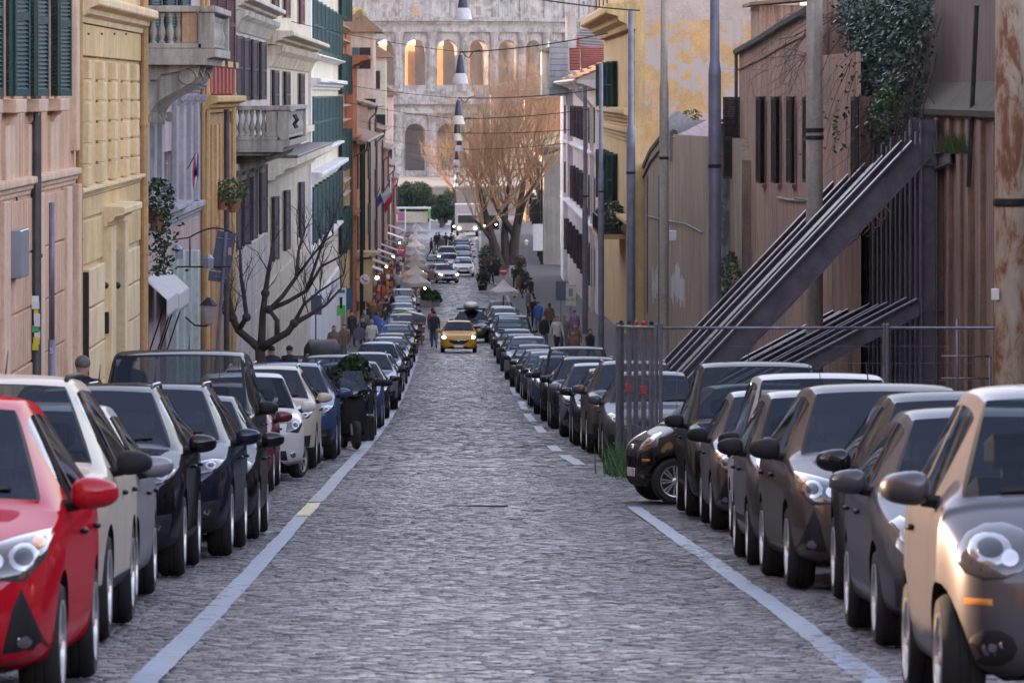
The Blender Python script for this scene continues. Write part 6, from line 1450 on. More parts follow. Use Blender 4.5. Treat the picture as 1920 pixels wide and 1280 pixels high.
# ---------------------------------------------------------------- the amphitheatre, trees and hanging lamps
def amphitheatre():
    DC, RA = 1100.0, 37.5; cxw = XD(760, DC); cyw = DC + RA; pm = F / DC; zz = lambda y: ZD(y, DC)
    mt = plaster('old_travertine', (.42, .385, .36), (.13, .105, .10), 1., .95, (.27, .235, .215), .47, .8); md = plaster('inner_tufa', (.34, .25, .20), sc=.5); mk = plaster('passage_shade_tufa', (.13, .12, .13), sc=.5); mo = plaster('sun_glow_brick', (.60, .30, .13), sc=.5)  # sun glow and passage shade are put into brick and tufa colours
    t = thing('amphitheatre', 'ancient round travertine amphitheatre closing the street, rows of arches', 'amphitheatre', (cxw, cyw, zz(345)))
    z0 = zz(345); da = R(9.6); off = R(3.0)
    def C(a, r, z): return (r * math.sin(a), -r * math.cos(a), z - z0)
    def ringseg(nm, a0, a1, prof, mat, n=6):
        b = MB(); k = len(prof); vs = []
        for i in range(n + 1):
            a = a0 + (a1 - a0) * i / n; vs += [C(a, RA + o, z) for o, z in prof]
        b.add(vs, [(i * k + j, i * k + (j + 1) % k, (i + 1) * k + (j + 1) % k, (i + 1) * k + j) for i in range(n) for j in range(k)] + [tuple(range(k)), tuple(range(n * k, (n + 1) * k))[::-1]]); return b.obj(nm, mat, t)
    hw = 2.05 / RA; TH = 2.6
    lv = [(zz(335), zz(232) - 0, zz(320), zz(213)), (zz(185), zz(75), zz(160), zz(60))]
    for i in range(-3, 9):
        a = off + i * da
        for li, (zb_, zarch, zs, zt) in enumerate(lv):
            b = MB(); zsp = zarch - 2.05                           # springing of the arch
            for rr, fl in ((RA, False), (RA - TH, True)):
                def q(*p): b.add([C(u, rr, z) for u, z in p], [(0, 1, 2, 3) if not fl else (3, 2, 1, 0)])
                q((a - da / 2, zb_), (a - hw, zb_), (a - hw, zsp), (a - da / 2, zsp)); q((a + hw, zb_), (a + da / 2, zb_), (a + da / 2, zsp), (a + hw, zsp)); q((a - hw, zb_), (a + hw, zb_), (a + hw, zs), (a - hw, zs))
                q((a - da / 2, zsp), (a - hw, zsp), (a - hw, zt), (a - da / 2, zt)); q((a + hw, zsp), (a + da / 2, zsp), (a + da / 2, zt), (a + hw, zt))
                m = 12
                for k in range(m):
                    t0, t1 = math.pi * (1 - k / m), math.pi * (1 - (k + 1) / m); q((a + hw * math.cos(t0), zsp + 2.05 * math.sin(t0)), (a + hw * math.cos(t1), zsp + 2.05 * math.sin(t1)), (a + hw * math.cos(t1), zt), (a + hw * math.cos(t0), zt))
            arc = [(a - hw, zs)] + [(a + hw * math.cos(math.pi * (1 - k / 12)), zsp + 2.05 * math.sin(math.pi * k / 12)) for k in range(13)] + [(a + hw, zs)]
            for p, r_ in zip(arc, arc[1:] + arc[:1]): b.add([C(p[0], RA, p[1]), C(r_[0], RA, r_[1]), C(r_[0], RA - TH, r_[1]), C(p[0], RA - TH, p[1])], [(0, 1, 2, 3)])
            b.obj('arch_bay', mt, t)
            # raised archivolt
            b = MB(); vs = []
            for k in range(13):
                th = math.pi * (1 - k / 12)
                for rr, o in ((2.1, .0), (2.1, .16), (2.65, .16), (2.65, .0)): vs.append(C(a + rr / RA * math.cos(th), RA + o, zsp + rr * math.sin(th)))
            b.add(vs, [(k * 4 + j, k * 4 + (j + 1) % 4, k * 4 + 4 + (j + 1) % 4, k * 4 + 4 + j) for k in range(12) for j in range(4)]); b.obj('archivolt', mt, t)
            for s in (-1, 1): ringseg('impost', a + s * (hw + .012) - .012, a + s * (hw + .012) + .012, [(-.1, zsp - .3), (.2, zsp - .3), (.28, zsp), (-.1, zsp)], mt, 1)
            # what the opening shows: spur wall added and angled to catch the sun, and masonry beyond
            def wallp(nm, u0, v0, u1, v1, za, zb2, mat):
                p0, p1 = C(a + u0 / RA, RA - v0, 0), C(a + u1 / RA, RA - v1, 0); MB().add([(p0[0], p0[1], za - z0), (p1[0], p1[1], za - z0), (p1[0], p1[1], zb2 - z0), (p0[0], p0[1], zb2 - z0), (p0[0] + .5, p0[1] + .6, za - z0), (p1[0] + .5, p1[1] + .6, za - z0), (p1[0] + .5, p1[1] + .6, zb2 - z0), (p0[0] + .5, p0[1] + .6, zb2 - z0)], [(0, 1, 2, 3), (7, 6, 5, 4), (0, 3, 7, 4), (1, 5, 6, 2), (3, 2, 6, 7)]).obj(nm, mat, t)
            if li == 1: wallp('sun_spur_wall', -3.0, 9.5, .1, 4.6, zs - 2, zarch - 1.0, mo); wallp('inner_wall', .15, 4.55, 2.9, 4.2, zs - 2, zt, md)
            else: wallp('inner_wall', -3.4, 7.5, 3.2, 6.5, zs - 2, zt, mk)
        # half column between bays on both storeys
        for zb_, zt in ((zz(335), zz(213)), (zz(172), zz(60))):
            c0 = C(a + da / 2, RA + .38, 0); h = zt - zb_
            b = MB().lathe([(1.05, 0), (1.05, .4), (.86, .5), (.82, h * .5), (.74, h - .8), (.92, h - .55), (1.0, h - .3), (1.1, h)], (c0[0], c0[1], zb_ - z0), 12); b.obj('half_column', mt, t, True, R(45))
        # attic: pilaster and small square window every other bay
        c0 = C(a + da / 2, RA + .05, 0); MB().lathe([(.55, 0), (.5, 14)], (c0[0], c0[1], zz(33) - z0), 4).obj('attic_pilaster', mt, t)
        ringseg('attic_bay', a - da / 2, a + da / 2, [(-TH, zz(34)), (0, zz(34)), (0, zz(-150)), (-TH, zz(-150))], mt)
        if i % 2 == 0: ringseg('attic_window', a - .014, a + .014, [(-.1, zz(28)), (.03, zz(28)), (.03, zz(12)), (-.1, zz(12))], mo if i == 0 else md, 2)
        else:
            for k in (-1, 1): ringseg('attic_bracket', a + k * .03 - .008, a + k * .03 + .008, [(-.1, zz(4)), (.5, zz(4)), (.5, zz(0)), (-.1, zz(-2))], mt, 1)
        for (y0, y1, o) in ((60, 52, .9), (52, 46, .6), (46, 40, 1.0), (40, 33, 2.0), (213, 203, .9), (203, 196, .6), (196, 187, 2.0), (187, 172, .5), (345, 333, 1.2)):
            ringseg('entablature', a - da / 2, a + da / 2, [(-TH * .9, zz(y0)), (o, zz(y0)), (o + .12, zz(y1)), (-TH * .9, zz(y1))], mt)
        for k in range(5): aa = a - da / 2 + da * (k + .5) / 5; ringseg('modillion', aa - .007, aa + .007, [(-.1, zz(44)), (.75, zz(43)), (.85, zz(40)), (-.1, zz(40))], mt, 1)
amphitheatre()
M_bark = plain('plane_bark', (.040, .030, .026), .9, sc=3, var=.4, bmp=.3); M_twig = plain('twig_bark', (.34, .205, .105), .8, sc=2, var=.3); M_barkd = plain('dark_bark', (.048, .038, .037), .9, sc=5, var=.4, bmp=.3)
def big_tree():
    d = 468.0; t = thing('plane_tree', 'tall leafless plane tree with golden twigs before the amphitheatre', 'tree', (XD(950, d), d, float(RZ(d)) + .1)); rs = random.Random(21)
    e = lambda x, y, o=0.: Vector((XD(x, d) - XD(950, d), o, ZD(y, d) - float(RZ(d)) - .1))
    b = MB()
    limbs = [([(944, 566, -.2), (938, 500, -.3), (925, 455, -.2), (908, 395, .2), (896, 340, .4)], [.85, .60, .5, .36, .25]), ([(958, 566, .2), (960, 500, .2), (966, 445, .2), (974, 395, 0), (982, 340, 0)], [.95, .75, .55, .42, .28]),
             ([(950, 566, 0), (950, 505, 0), (946, 440, .4), (948, 390, .5), (955, 340, .4)], [.8, .6, .45, .3, .2]), ([(964, 440, .2), (950, 418, 0), (935, 395, -.3), (922, 372, -.5)], [.42, .34, .28, .18]), ([(972, 420, 0), (985, 372, -.4), (1002, 345, -.5), (1018, 322, -.4)], [.34, .24, .18, .13]), ([(925, 455, -.2), (906, 430, -.5), (890, 412, -.6)], [.26, .18, .12])]
    tips = []
    for pts, r in limbs: pp = [e(*p) for p in pts]; b.tube(pp, [q * .72 for q in r], 9); tips += [(p, rr) for p, rr in list(zip(pp, r))[-2:]]
    b.obj('trunk', M_bark, t, True)
    b = MB()
    for p, r in tips:
        for k in range(7 if r < .3 else 5):
            dv = Vector((rs.gauss(.1, .62), rs.gauss(0, .5), 1.0)); twigs(b, p, dv, rs.uniform(2.8, 4.6), min(.085, r * .35), 4, rs, .42, .2, 5, .72, (2, 4), .17)
    b.obj('crown', M_twig, t)
    # fainter bare trees further on
    for x, y, dd, lab, hh in ((850, 400, 640, 'bare golden tree left of the hanging lamps, further off', 7.0), (900, 410, 690, 'bare golden tree behind the plane tree', 8.5), (1010, 420, 600, 'bare golden tree beside the orange block', 8.5)):
        t = thing('bare_tree', lab, 'tree', (XD(x, dd), dd, float(RZ(dd)))); b = MB().tube([(0, 0, 0), (.1, 0, 1.8), (0, .1, 3.4)], [.35, .28, .2], 8); b.obj('trunk', M_bark, t, True); b = MB()
        for k in range(12): twigs(b, (0, 0, rs.uniform(2.4, 3.4)), (rs.gauss(0, .6), rs.gauss(0, .6), .9), hh * .38, .10, 4, rs, .42, .14, 5, .74, (2, 4), .2)
        b.obj('crown', M_twig, t)
big_tree()
def evergreens():
    for i, (x, yt, yb, w, d, lab) in enumerate(((760, 335, 425, 30, 600, 'dark evergreen tree, left of the pair below the amphitheatre'), (800, 340, 425, 36, 615, 'dark evergreen tree at the end of the street, middle'), (828, 362, 425, 22, 590, 'small dark evergreen nearest the hanging lamps'))):
        g = float(RZ(d)); t = thing('evergreen_tree', lab, 'tree', (XD(x, d), d, g), group='evergreens at the end of the street'); h = ZD(yt, d) - g; wm = w * d / F * 1.15
        MB().tube([(0, 0, -.3), (.05, 0, h * .5), (0, 0, h * .85)], [.25, .18, .06], 7).obj('trunk', M_barkd, t)
        rs = np.random.RandomState(60 + i); pts = [blob_pts(700, (rs.normal(0, wm * .45), rs.normal(0, wm * .4), h * rs.uniform(.35, .85)), (wm * .42, wm * .42, h * .18), 70 + i * 20 + k, .3) for k in range(9)]
        leaf_cloud('crown', np.concatenate(pts), .16, M_leafd, t, 80 + i)
evergreens()
def street_tree():
    d = 143.0; x0 = 490; t = thing('pruned_tree', 'leafless pruned tree with knobbly limbs on the left pavement', 'tree', (XD(x0, d), d, float(RZ(d)) + .1)); e = lambda x, y, o=0.: Vector((XD(x, d) - XD(x0, d), o, ZD(y, d) - float(RZ(d)) - .1))
    L_ = [([(490, 760, 0), (489, 700, 0), (488, 655, 0)], [.19, .16, .17]),
          ([(488, 655, 0), (468, 638, .2), (446, 620, .3), (436, 598, .3), (428, 560, .2), (424, 520, .2)], [.15, .13, .12, .12, .10, .07]), ([(488, 655, 0), (508, 640, -.2), (540, 622, -.3), (552, 605, -.3), (580, 590, -.3), (612, 570, -.2), (640, 540, -.2)], [.15, .12, .11, .10, .07, .05, .03]),
          ([(489, 660, 0), (491, 625, .1), (492, 590, .2), (497, 550, .2), (503, 510, .2), (512, 455, .3)], [.15, .12, .11, .09, .07, .04]), ([(446, 620, .3), (462, 595, .1), (458, 560, .1), (452, 520, .1), (450, 470, 0)], [.10, .08, .07, .06, .035]),
          ([(520, 632, -.2), (520, 600, -.2), (505, 580, -.1), (530, 555, -.1), (555, 520, 0), (560, 470, 0), (572, 430, .1)], [.09, .085, .08, .07, .06, .045, .03]), ([(505, 580, -.1), (540, 565, 0), (575, 545, .1), (602, 500, .1), (640, 480, .2)], [.08, .07, .06, .045, .03]),
          ([(575, 545, .1), (590, 500, 0), (600, 470, 0), (628, 410, .1)], [.06, .05, .04, .02]), ([(436, 598, .3), (415, 585, .3), (400, 575, .3)], [.08, .06, .04]), ([(428, 560, .2), (410, 520, .2), (392, 490, .3), (375, 445, .3)], [.07, .055, .045, .03]),
          ([(555, 520, 0), (585, 480, -.1), (605, 455, -.1), (625, 440, -.1)], [.05, .04, .03, .02]), ([(552, 605, -.3), (570, 570, -.2), (600, 545, -.2), (645, 515, -.1)], [.07, .05, .04, .02])]
    b = MB()
    for pts, r in L_: b.tube([e(*p) for p in pts], [q * .78 for q in r], 8)
    for p in ((436, 598, .3), (552, 605, -.3), (505, 580, -.1), (462, 595, .1), (497, 550, .2)): q = e(*p); b.ball((q.x, q.y, q.z), .115, 8, 6)
    b.obj('trunk', M_barkd, t, True); b = MB(); rs = random.Random(5)
    for pts, r in L_[1:]:
        for p, rr in list(zip(pts, r))[-3:]:
            for k in range(3): twigs(b, e(*p), (rs.gauss(.15, .4), rs.gauss(0, .3), .9), rs.uniform(.28, .6), .016, 2, rs, .45, .12, 4, .75, (1, 3), .12)
    b.obj('crown', M_barkd, t)
street_tree()
def lamps():
    mc = plain('lamp_dark_cone', (.045, .045, .07), .5, .3); mwh = plain('lamp_white_bell', (.52, .50, .50), .35); mc2 = plain('lamp_cream_bell', (.50, .46, .36), .35)
    L_ = [(868, 37, 34, 1200, 20), (863, 157, 30, 1140, 62), (859, 233, 25, 1120, 168), (857, 264, 21, 1105, 205), (861, 284, 17.5, 1105, 240), (856, 309, 14.5, 1070, 268), (855, 323, 12.5, 1060, 285), (857, 336, 11.5, 1050, 300), (855, 350, 10, 1040, 320), (853, 358, 9, 1020, 335)]
    words = ['highest', 'second', 'third', 'fourth', 'fifth', 'sixth', 'seventh', 'eighth', 'ninth', 'lowest']
    for i, (x, yb, w, xw, yw) in enumerate(L_):
        d = F * .56 / w; s = .56; p = P(x, yb, d)
        t = thing('hanging_lamp', f'{words[i]} of the bell-shaped street lamps hung on wires over the road', 'street lamp', p, group='hanging street lamps')
        MB().lathe([(.0, .36), (.16, .36), (.21, .30), (.26, .12), (.285, 0), (.27, 0), (.2, .28), (0, .33)], n=18).obj('bell', mc2 if i in (2, 3) else mwh, t, True, R(40))
        MB().lathe([(.165, .362), (.15, .5), (.115, .78), (.075, .95), (.06, 1.0), (0, 1.0)], n=14).obj('cone', mc, t, True, R(40))
        MB().tube([(0, 0, 1.0), (0, 0, 1.08), (.06, 0, 1.14), (.1, 0, 1.1)], .014, 5).obj('hook', M_iron, t)
        a = p + Vector((0, 0, 1.1)); q = P(xw, yw, d); lf = Vector((-5.9, d, q.z + .4))
        t2 = thing('lamp_wire', f'span wire carrying the {words[i]} hanging lamp', 'wire', a, group='lamp span wires')
        wire('strand', Vector(), q - a, .12, .022, M_iron, t2); wire('strand', Vector(), lf - a, .10, .012, M_iron, t2)
        b = MB().tube([(.1, 0, 0), (.16, 0, -.12), (.3, 0, -.2), (.45, 0, .02), (.7, 0, .08)], .02, 5); b.obj('feed_cable', M_iron, t2)
lamps()
# ---------------------------------------------------------------- people
M_skin = plain('skin', (.46, .28, .20), .55, sc=20, var=.08)
def person_mesh(pose, nm):
    """body grown from a jointed skeleton; faces towards -y"""
    st = {'stand': 0.04, 'walk': .30, 'walk2': -.24}[pose]
    V = {'pel': (0, 0, .95), 'waist': (0, .01, 1.10), 'chest': (0, .02, 1.33), 'neck': (0, .015, 1.48), 'head0': (0, -.005, 1.57), 'head1': (0, -.012, 1.66), 'head2': (0, -.005, 1.725)}
    Rr = {'pel': (.155, .115), 'waist': (.145, .105), 'chest': (.175, .12), 'neck': (.055, .055), 'head0': (.068, .078), 'head1': (.080, .098), 'head2': (.058, .07)}
    E = [('pel', 'waist'), ('waist', 'chest'), ('chest', 'neck'), ('neck', 'head0'), ('head0', 'head1'), ('head1', 'head2')]
    V['nose'] = (0, -.115, 1.625); Rr['nose'] = (.012, .014); E.append(('head1', 'nose'))
    for s, nn in ((1, 'l'), (-1, 'r')):
        f = st * s
        V['ear' + nn] = (s * .088, .005, 1.64); Rr['ear' + nn] = (.012, .018); E.append(('head1', 'ear' + nn))
        V['sh' + nn] = (s * .185, .02, 1.41); V['el' + nn] = (s * .245, .03 + f * .35, 1.13); V['wr' + nn] = (s * .235, -.05 + f * .75, .90); V['hd' + nn] = (s * .225, -.075 + f * .85, .82)
        Rr.update({'sh' + nn: (.075, .075), 'el' + nn: (.052, .052), 'wr' + nn: (.034, .034), 'hd' + nn: (.022, .040)}); E += [('chest', 'sh' + nn), ('sh' + nn, 'el' + nn), ('el' + nn, 'wr' + nn), ('wr' + nn, 'hd' + nn)]
        for k, (dx, dy, dz) in enumerate(((-.0, -.035, -.085), (0, -.014, -.095), (0, .008, -.092), (0, .028, -.075), (-s * .02, -.06, -.04))):
            q = 'f%d%s' % (k, nn); h = V['hd' + nn]; V[q] = (h[0] + dx, h[1] + dy, h[2] + dz); Rr[q] = (.009, .009); E.append(('hd' + nn, q))
        V['hp' + nn] = (s * .095, 0, .90); V['kn' + nn] = (s * .105, -.02 - f * .55, .50 + abs(f) * .02); V['an' + nn] = (s * .105, .03 - f * 1.05 + (.12 if f < 0 else 0), .09 + (.04 if f < 0 else 0)); V['to' + nn] = (s * .125, -.15 - f * 1.05 + (.12 if f < 0 else 0), .04)
        Rr.update({'hp' + nn: (.105, .11), 'kn' + nn: (.068, .072), 'an' + nn: (.048, .052), 'to' + nn: (.042, .036)}); E += [('pel', 'hp' + nn), ('hp' + nn, 'kn' + nn), ('kn' + nn, 'an' + nn), ('an' + nn, 'to' + nn)]
    ks = list(V); me = bpy.data.meshes.new(nm); me.from_pydata([V[k] for k in ks], [(ks.index(a), ks.index(b)) for a, b in E], [])
    ob = link(nm, me); ob.modifiers.new('k', 'SKIN'); ob.modifiers['k'].use_smooth_shade = True
    for i, k in enumerate(ks): sv = me.skin_vertices[0].data[i]; sv.radius = Rr[k]; sv.use_root = k == 'pel'
    ob.modifiers.new('s', 'SUBSURF').levels = 1; dg = bpy.context.evaluated_depsgraph_get(); dg.update()
    em = bpy.data.meshes.new_from_object(ob.evaluated_get(dg)); bpy.data.objects.remove(ob)
    em.materials.clear()
    for _ in range(4): em.materials.append(None)
    mi = []
    for p in em.polygons:
        c = p.center; arm = abs(c.x) > .165 and c.z < 1.45
        if c.z > 1.505: m = 0
        elif arm and c.z < .885 and c.z > .66: m = 0
        elif c.z > .93 or (arm and c.z > .66): m = 1
        elif c.z > .11: m = 2
        else: m = 3
        mi.append(m)
    em.polygons.foreach_set('material_index', mi); em.polygons.foreach_set('use_smooth', [True] * len(em.polygons)); em.name = nm; return em
PM = {k: person_mesh(k, 'person_' + k) for k in ('stand', 'walk', 'walk2')}
def hair_mesh(long):
    b = MB(); n, m = 14, 8; vs = []
    for i in range(m + 1):
        t = (math.pi * (.60 if not long else .72)) * i / m
        for k in range(n):
            a = 2 * math.pi * k / n; x, y, z = math.sin(t) * math.cos(a), math.sin(t) * math.sin(a), math.cos(t)
            front = y < -.35 and z < .55
            zz = z if not front else max(z, .50)
            drop = -.16 * max(0, (i / m - .6)) if long and y > -.3 else 0
            vs.append((x * .092, y * .112 + .004, 1.655 + zz * .098 + drop))
    b.add(vs, [(i * n + k, (i + 1) * n + k, (i + 1) * n + (k + 1) % n, i * n + (k + 1) % n) for i in range(m) for k in range(n)]); return b.mesh('hair', None, True)
HM = {False: hair_mesh(False), True: hair_mesh(True)}
jacket = MB()
def jacket_mesh():
    b = MB(); n = 18; vs = []
    pr = [(.80, .185, .145), (.95, .190, .15), (1.10, .182, .142), (1.25, .205, .15), (1.36, .215, .145), (1.43, .17, .115), (1.475, .085, .085), (1.50, .075, .08)]
    for z, rx, ry in pr:
        for k in range(n): a = 2 * math.pi * k / n; vs.append((rx * math.cos(a), .015 + ry * math.sin(a), z))
    b.add(vs, [(i * n + k, i * n + (k + 1) % n, (i + 1) * n + (k + 1) % n, (i + 1) * n + k) for i in range(len(pr) - 1) for k in range(n)]); return b.mesh('jacket', None, True)
JM = jacket_mesh()
def cloth(c, nm): return plain('cloth_' + nm, c, .85, sc=14, var=.25, bmp=.2)
HAIRC = {'dark': cloth((.018, .013, .011), 'hair_dark'), 'brown': cloth((.07, .04, .025), 'hair_brown'), 'grey': cloth((.12, .11, .105), 'hair_grey'), 'blond': cloth((.26, .17, .08), 'hair_blond'), 'purple': cloth((.12, .05, .13), 'hat_purple')}
def person(x, yh, top, legs, hair, label, pose='stand', face=0., long=False, Hh=1.74, d=None, road_=False, coat=True):
    """x, yh: column and row of the top of the head in the photograph"""
    if d is None:
        lo, hi = 40., 600.
        for _ in range(50):
            m = (lo + hi) / 2
            if CY + (CAMZ - RZ(m) - (0 if road_ else .13) - Hh) * F / m > yh: lo = m
            else: hi = m
        d = m
    s = Hh / 1.755; X = XD(x, d); z = float(RZ(d)) + (.012 if road_ else .13)
    t = thing('person', label, 'person', (X, d, z), (0, 0, R(face)), 'people on the street'); t.scale = (s, s, s)
    o = link('body', PM[pose], t)
    for i, mt in enumerate((M_skin, top, legs, cloth((.02, .02, .022), 'shoe'))): o.material_slots[i].link = 'OBJECT'; o.material_slots[i].material = mt
    h = link('hair', HM[long], t); h.material_slots[0].link = 'OBJECT'; h.material_slots[0].material = HAIRC[hair]
    if coat: j = link('jacket', JM, t); j.material_slots[0].link = 'OBJECT'; j.material_slots[0].material = top
    for sx in (-1, 1): MB().ball((sx * .032, -.100, 1.662), (.012, .008, .009), 6, 4).obj('eye', HAIRC['dark'], t)
    MB().ball((0, -.098, 1.585), (.026, .010, .008), 8, 4).obj('mouth', cloth((.25, .09, .08), 'lips'), t)
    return t
CB, CN, CJ = cloth((.016, .016, .019), 'black'), cloth((.015, .02, .045), 'navy'), cloth((.06, .085, .15), 'jeans')
CBL, CPK, CBR, CW, CG, CPU = cloth((.05, .13, .38), 'blue'), cloth((.38, .14, .17), 'pink'), cloth((.14, .09, .06), 'brown'), cloth((.48, .44, .40), 'cream'), cloth((.12, .13, .12), 'grey_green'), cloth((.24, .12, .24), 'mauve')
def crowd():
    person(155, 655, CN, CB, 'grey', 'man in navy jacket with cropped grey hair walking away behind the parked cars', 'walk', 180, d=68.5, Hh=1.80)
    person(246, 659, CB, CB, 'dark', 'dark-haired head showing above the tall off-roader', 'walk2', 180, d=87)
    person(543, 645, CB, CB, 'dark', 'person in black hooded coat beside the roof box', 'stand', 160, d=150)
    person(509, 655, CN, CB, 'dark', 'person in dark coat just behind the pruned tree trunk', 'stand', 200, d=146)
    person(626, 628, CBR, CB, 'brown', 'brown-haired person in brown coat by the round sign back', 'stand', 10, True, d=229); person(645, 631, CBR, CJ, 'brown', 'smaller person with brown hair beside the round sign back', 'stand', -20, True, d=238, Hh=1.66)
    person(660, 605, CB, CB, 'dark', 'person in black near the green shop sign', 'stand', 30, d=272); person(680, 594, CB, CB, 'dark', 'person in black jacket with orange lining on the left pavement', 'walk', 0); person(697, 598, CW, CJ, 'blond', 'person in cream coat on the crowded left pavement', 'walk2', 10, True)
    cols = [(684, 580, CG, 'grey'), (699, 565, CBR, 'blond'), (712, 563, CBR, 'brown'), (721, 574, CN, 'dark'), (706, 582, CBL, 'brown'), (716, 590, CBL, 'dark'), (725, 560, CB, 'dark'), (690, 568, CB, 'dark'), (735, 548, CB, 'brown')]
    nm = ['grey-green', 'tan', 'brown', 'navy', 'blue', 'bright blue', 'black', 'black hooded', 'black short']
    for i, (x, y, c, h) in enumerate(cols): person(x, y, c, CJ if i % 2 else CB, h, f'person in {nm[i]} jacket in the crowd before the shops', ['stand', 'walk', 'walk2'][i % 3], -30 + i * 40, i % 3 == 1)
    person(814, 583, CB, CJ, 'dark', 'man in black jacket and jeans walking on the roadway', 'walk', 180, road_=True, Hh=1.80); person(811, 577, CPK, CJ, 'brown', 'person in pink top just beyond the man in black', 'walk2', 180, True, road_=True, Hh=1.7)
    for i, (x, y, c) in enumerate(((818, 436, CB), (823, 435, CN), (809, 446, CB), (836, 436, CB), (846, 437, CB), (842, 453, CB), (851, 440, CBR), (829, 441, CG))):
        person(x, y, c, CB, 'dark', ['tall dark figure crossing at the far junction', 'figure in navy at the far junction', 'dark figure beside the far parasols', 'black figure at the far junction, middle', 'black figure at the far junction near the truck', 'stooping black figure nearest at the junction', 'brown figure at the far junction', 'grey figure at the far junction'][i], ['walk', 'stand', 'walk2'][i % 3], i * 50, road_=True)
    for i, (x, y, c) in enumerate(((735, 500, CW), (746, 508, CW), (738, 468, CB), (731, 480, CW), (741, 455, CB), (729, 460, CBR))):
        person(x, y, c, CB, 'dark', ['person in white by the cafe parasols', 'second person in white by the cafe parasols', 'dark figure below the round yellow sign', 'person in cream in front of the souvenir shop', 'dark figure near the far no-entry sign', 'brown figure outside the far shops'][i], 'stand', i * 60)
    R_ = [(1002, 556, CB, 'dark', 'dark-clad person at the rear of the group on the right pavement', 180), (1009, 564, CBL, 'grey', 'person in bright blue jacket with black backpack', 180), (1030, 567, CBR, 'brown', 'long-haired person in brown coat on the right pavement', 180), (1020, 590, CB, 'dark', 'man in black jacket walking towards us along the parked cars', 10), (1044, 592, CW, 'brown', 'woman in pale scarf and brown coat', 20),
          (1058, 591, CG, 'dark', 'person in olive coat between the pale scarf and the mauve coat', 0), (1077, 580, CPU, 'purple', 'person in mauve coat with purple hat', 180), (1079, 605, CBR, 'brown', 'woman with dark glasses in beige coat', 0), (1075, 618, CBR, 'dark', 'woman with long dark hair nearest the slim grey pole', 0), (1107, 616, CB, 'dark', 'person in black between the two slim grey poles', 40)]
    for i, (x, y, c, h, lab, fc) in enumerate(R_): person(x, y, c, CJ if i % 2 else CB, h, lab, ['walk', 'walk2', 'stand'][i % 3], fc, i in (2, 4, 7, 8), Hh=1.72)
    # backpack of the man in blue
    lo = 333
crowd()
# ---------------------------------------------------------------- parasols, signs, scooter, plants, bins
def parasols():
    cols = [plain('canvas_white', (.52, .50, .49), .85, sc=4), plain('canvas_cream', (.48, .41, .32), .85, sc=4), plain('canvas_beige', (.40, .33, .26), .85, sc=4)]
    mpole = plain('pole_wood', (.16, .10, .06), .7)
    P_ = [(781, 530, 53, 0), (778, 514, 49, 1), (779, 500, 46, 2), (780, 488, 40, 1), (777, 477, 37, 0), (779, 462, 36, 1), (779, 448, 34, 0), (783, 434, 37, 0), (944, 546, 57, 0)]
    words = ['nearest white', 'second, cream', 'third, beige', 'fourth, cream', 'fifth, white', 'sixth, cream', 'seventh, white', 'farthest tall white']
    for i, (x, ye, w, c) in enumerate(P_):
        lo, hi = 300., 600.
        for _ in range(40):
            d = (lo + hi) / 2
            if CY + (CAMZ - RZ(d) - 2.1) * F / d > ye: lo = d
            else: hi = d
        wm = w * d / F; g = float(RZ(d)) + .02; t = thing('cafe_parasol', f'{words[i]} square cafe parasol in the row beside the roadway' if i < 8 else 'white square parasol of the kiosk beyond the right-hand parked cars', 'parasol', (XD(x, d), d, g), group='cafe parasols')
        ze = 2.1; zt = 2.75; a = wm / 2; b = MB()
        vs = [(0, 0, zt)]
        for r, z in ((.5, ze + (zt - ze) * .38), (1., ze)):
            for k in range(8): an = math.pi / 4 * k + math.pi / 8; q = 1 / max(abs(math.cos(an)), abs(math.sin(an))); vs.append((a * r * q * math.cos(an) * .98, a * r * q * math.sin(an) * .98, z - (.05 if k % 2 else 0) * r))
        b.add(vs, [(0, 1 + k, 1 + (k + 1) % 8) for k in range(8)] + [(1 + k, 9 + k, 9 + (k + 1) % 8, 1 + (k + 1) % 8) for k in range(8)]); b.obj('canopy', cols[c], t)
        b = MB(); vs = []
        for z in (ze, ze - .22):
            for k in range(8): an = math.pi / 4 * k + math.pi / 8; q = 1 / max(abs(math.cos(an)), abs(math.sin(an))); vs.append((a * q * math.cos(an) * .985, a * q * math.sin(an) * .985, z - .05 * (k % 2)))
        b.add(vs, [(k, (k + 1) % 8, 8 + (k + 1) % 8, 8 + k) for k in range(8)]); b.obj('valance', cols[c], t)
        MB().tube([(0, 0, 0), (0, 0, zt - .05)], .035, 8).obj('pole', mpole, t); MB().lathe([(.3, 0), (.3, .08), (.06, .12)], n=12).obj('base', M_iron, t)
        for k in range(4): an = math.pi / 2 * k + math.pi / 4; MB().tube([(0, 0, ze + .05), (a * 1.25 * math.cos(an) * .95, a * 1.25 * math.sin(an) * .95, ze + .02)], .014, 4).obj('rib', mpole, t)
        if i < 5:
            l = thing('hanging_bulb', f'warm light bulb glowing under the {words[i]} parasol', 'light bulb', (XD(x, d) + .5, d - .3, g + ze - .35)); MB().ball((0, 0, 0), .06, 8, 6).obj('globe', plain('bulb_lit', (1, .8, .5), .4, emit=(1., .62, .28), estr=14, var=0), l); MB().tube([(0, 0, .05), (0, 0, .3)], .008, 4).obj('flex', M_iron, l)
parasols()
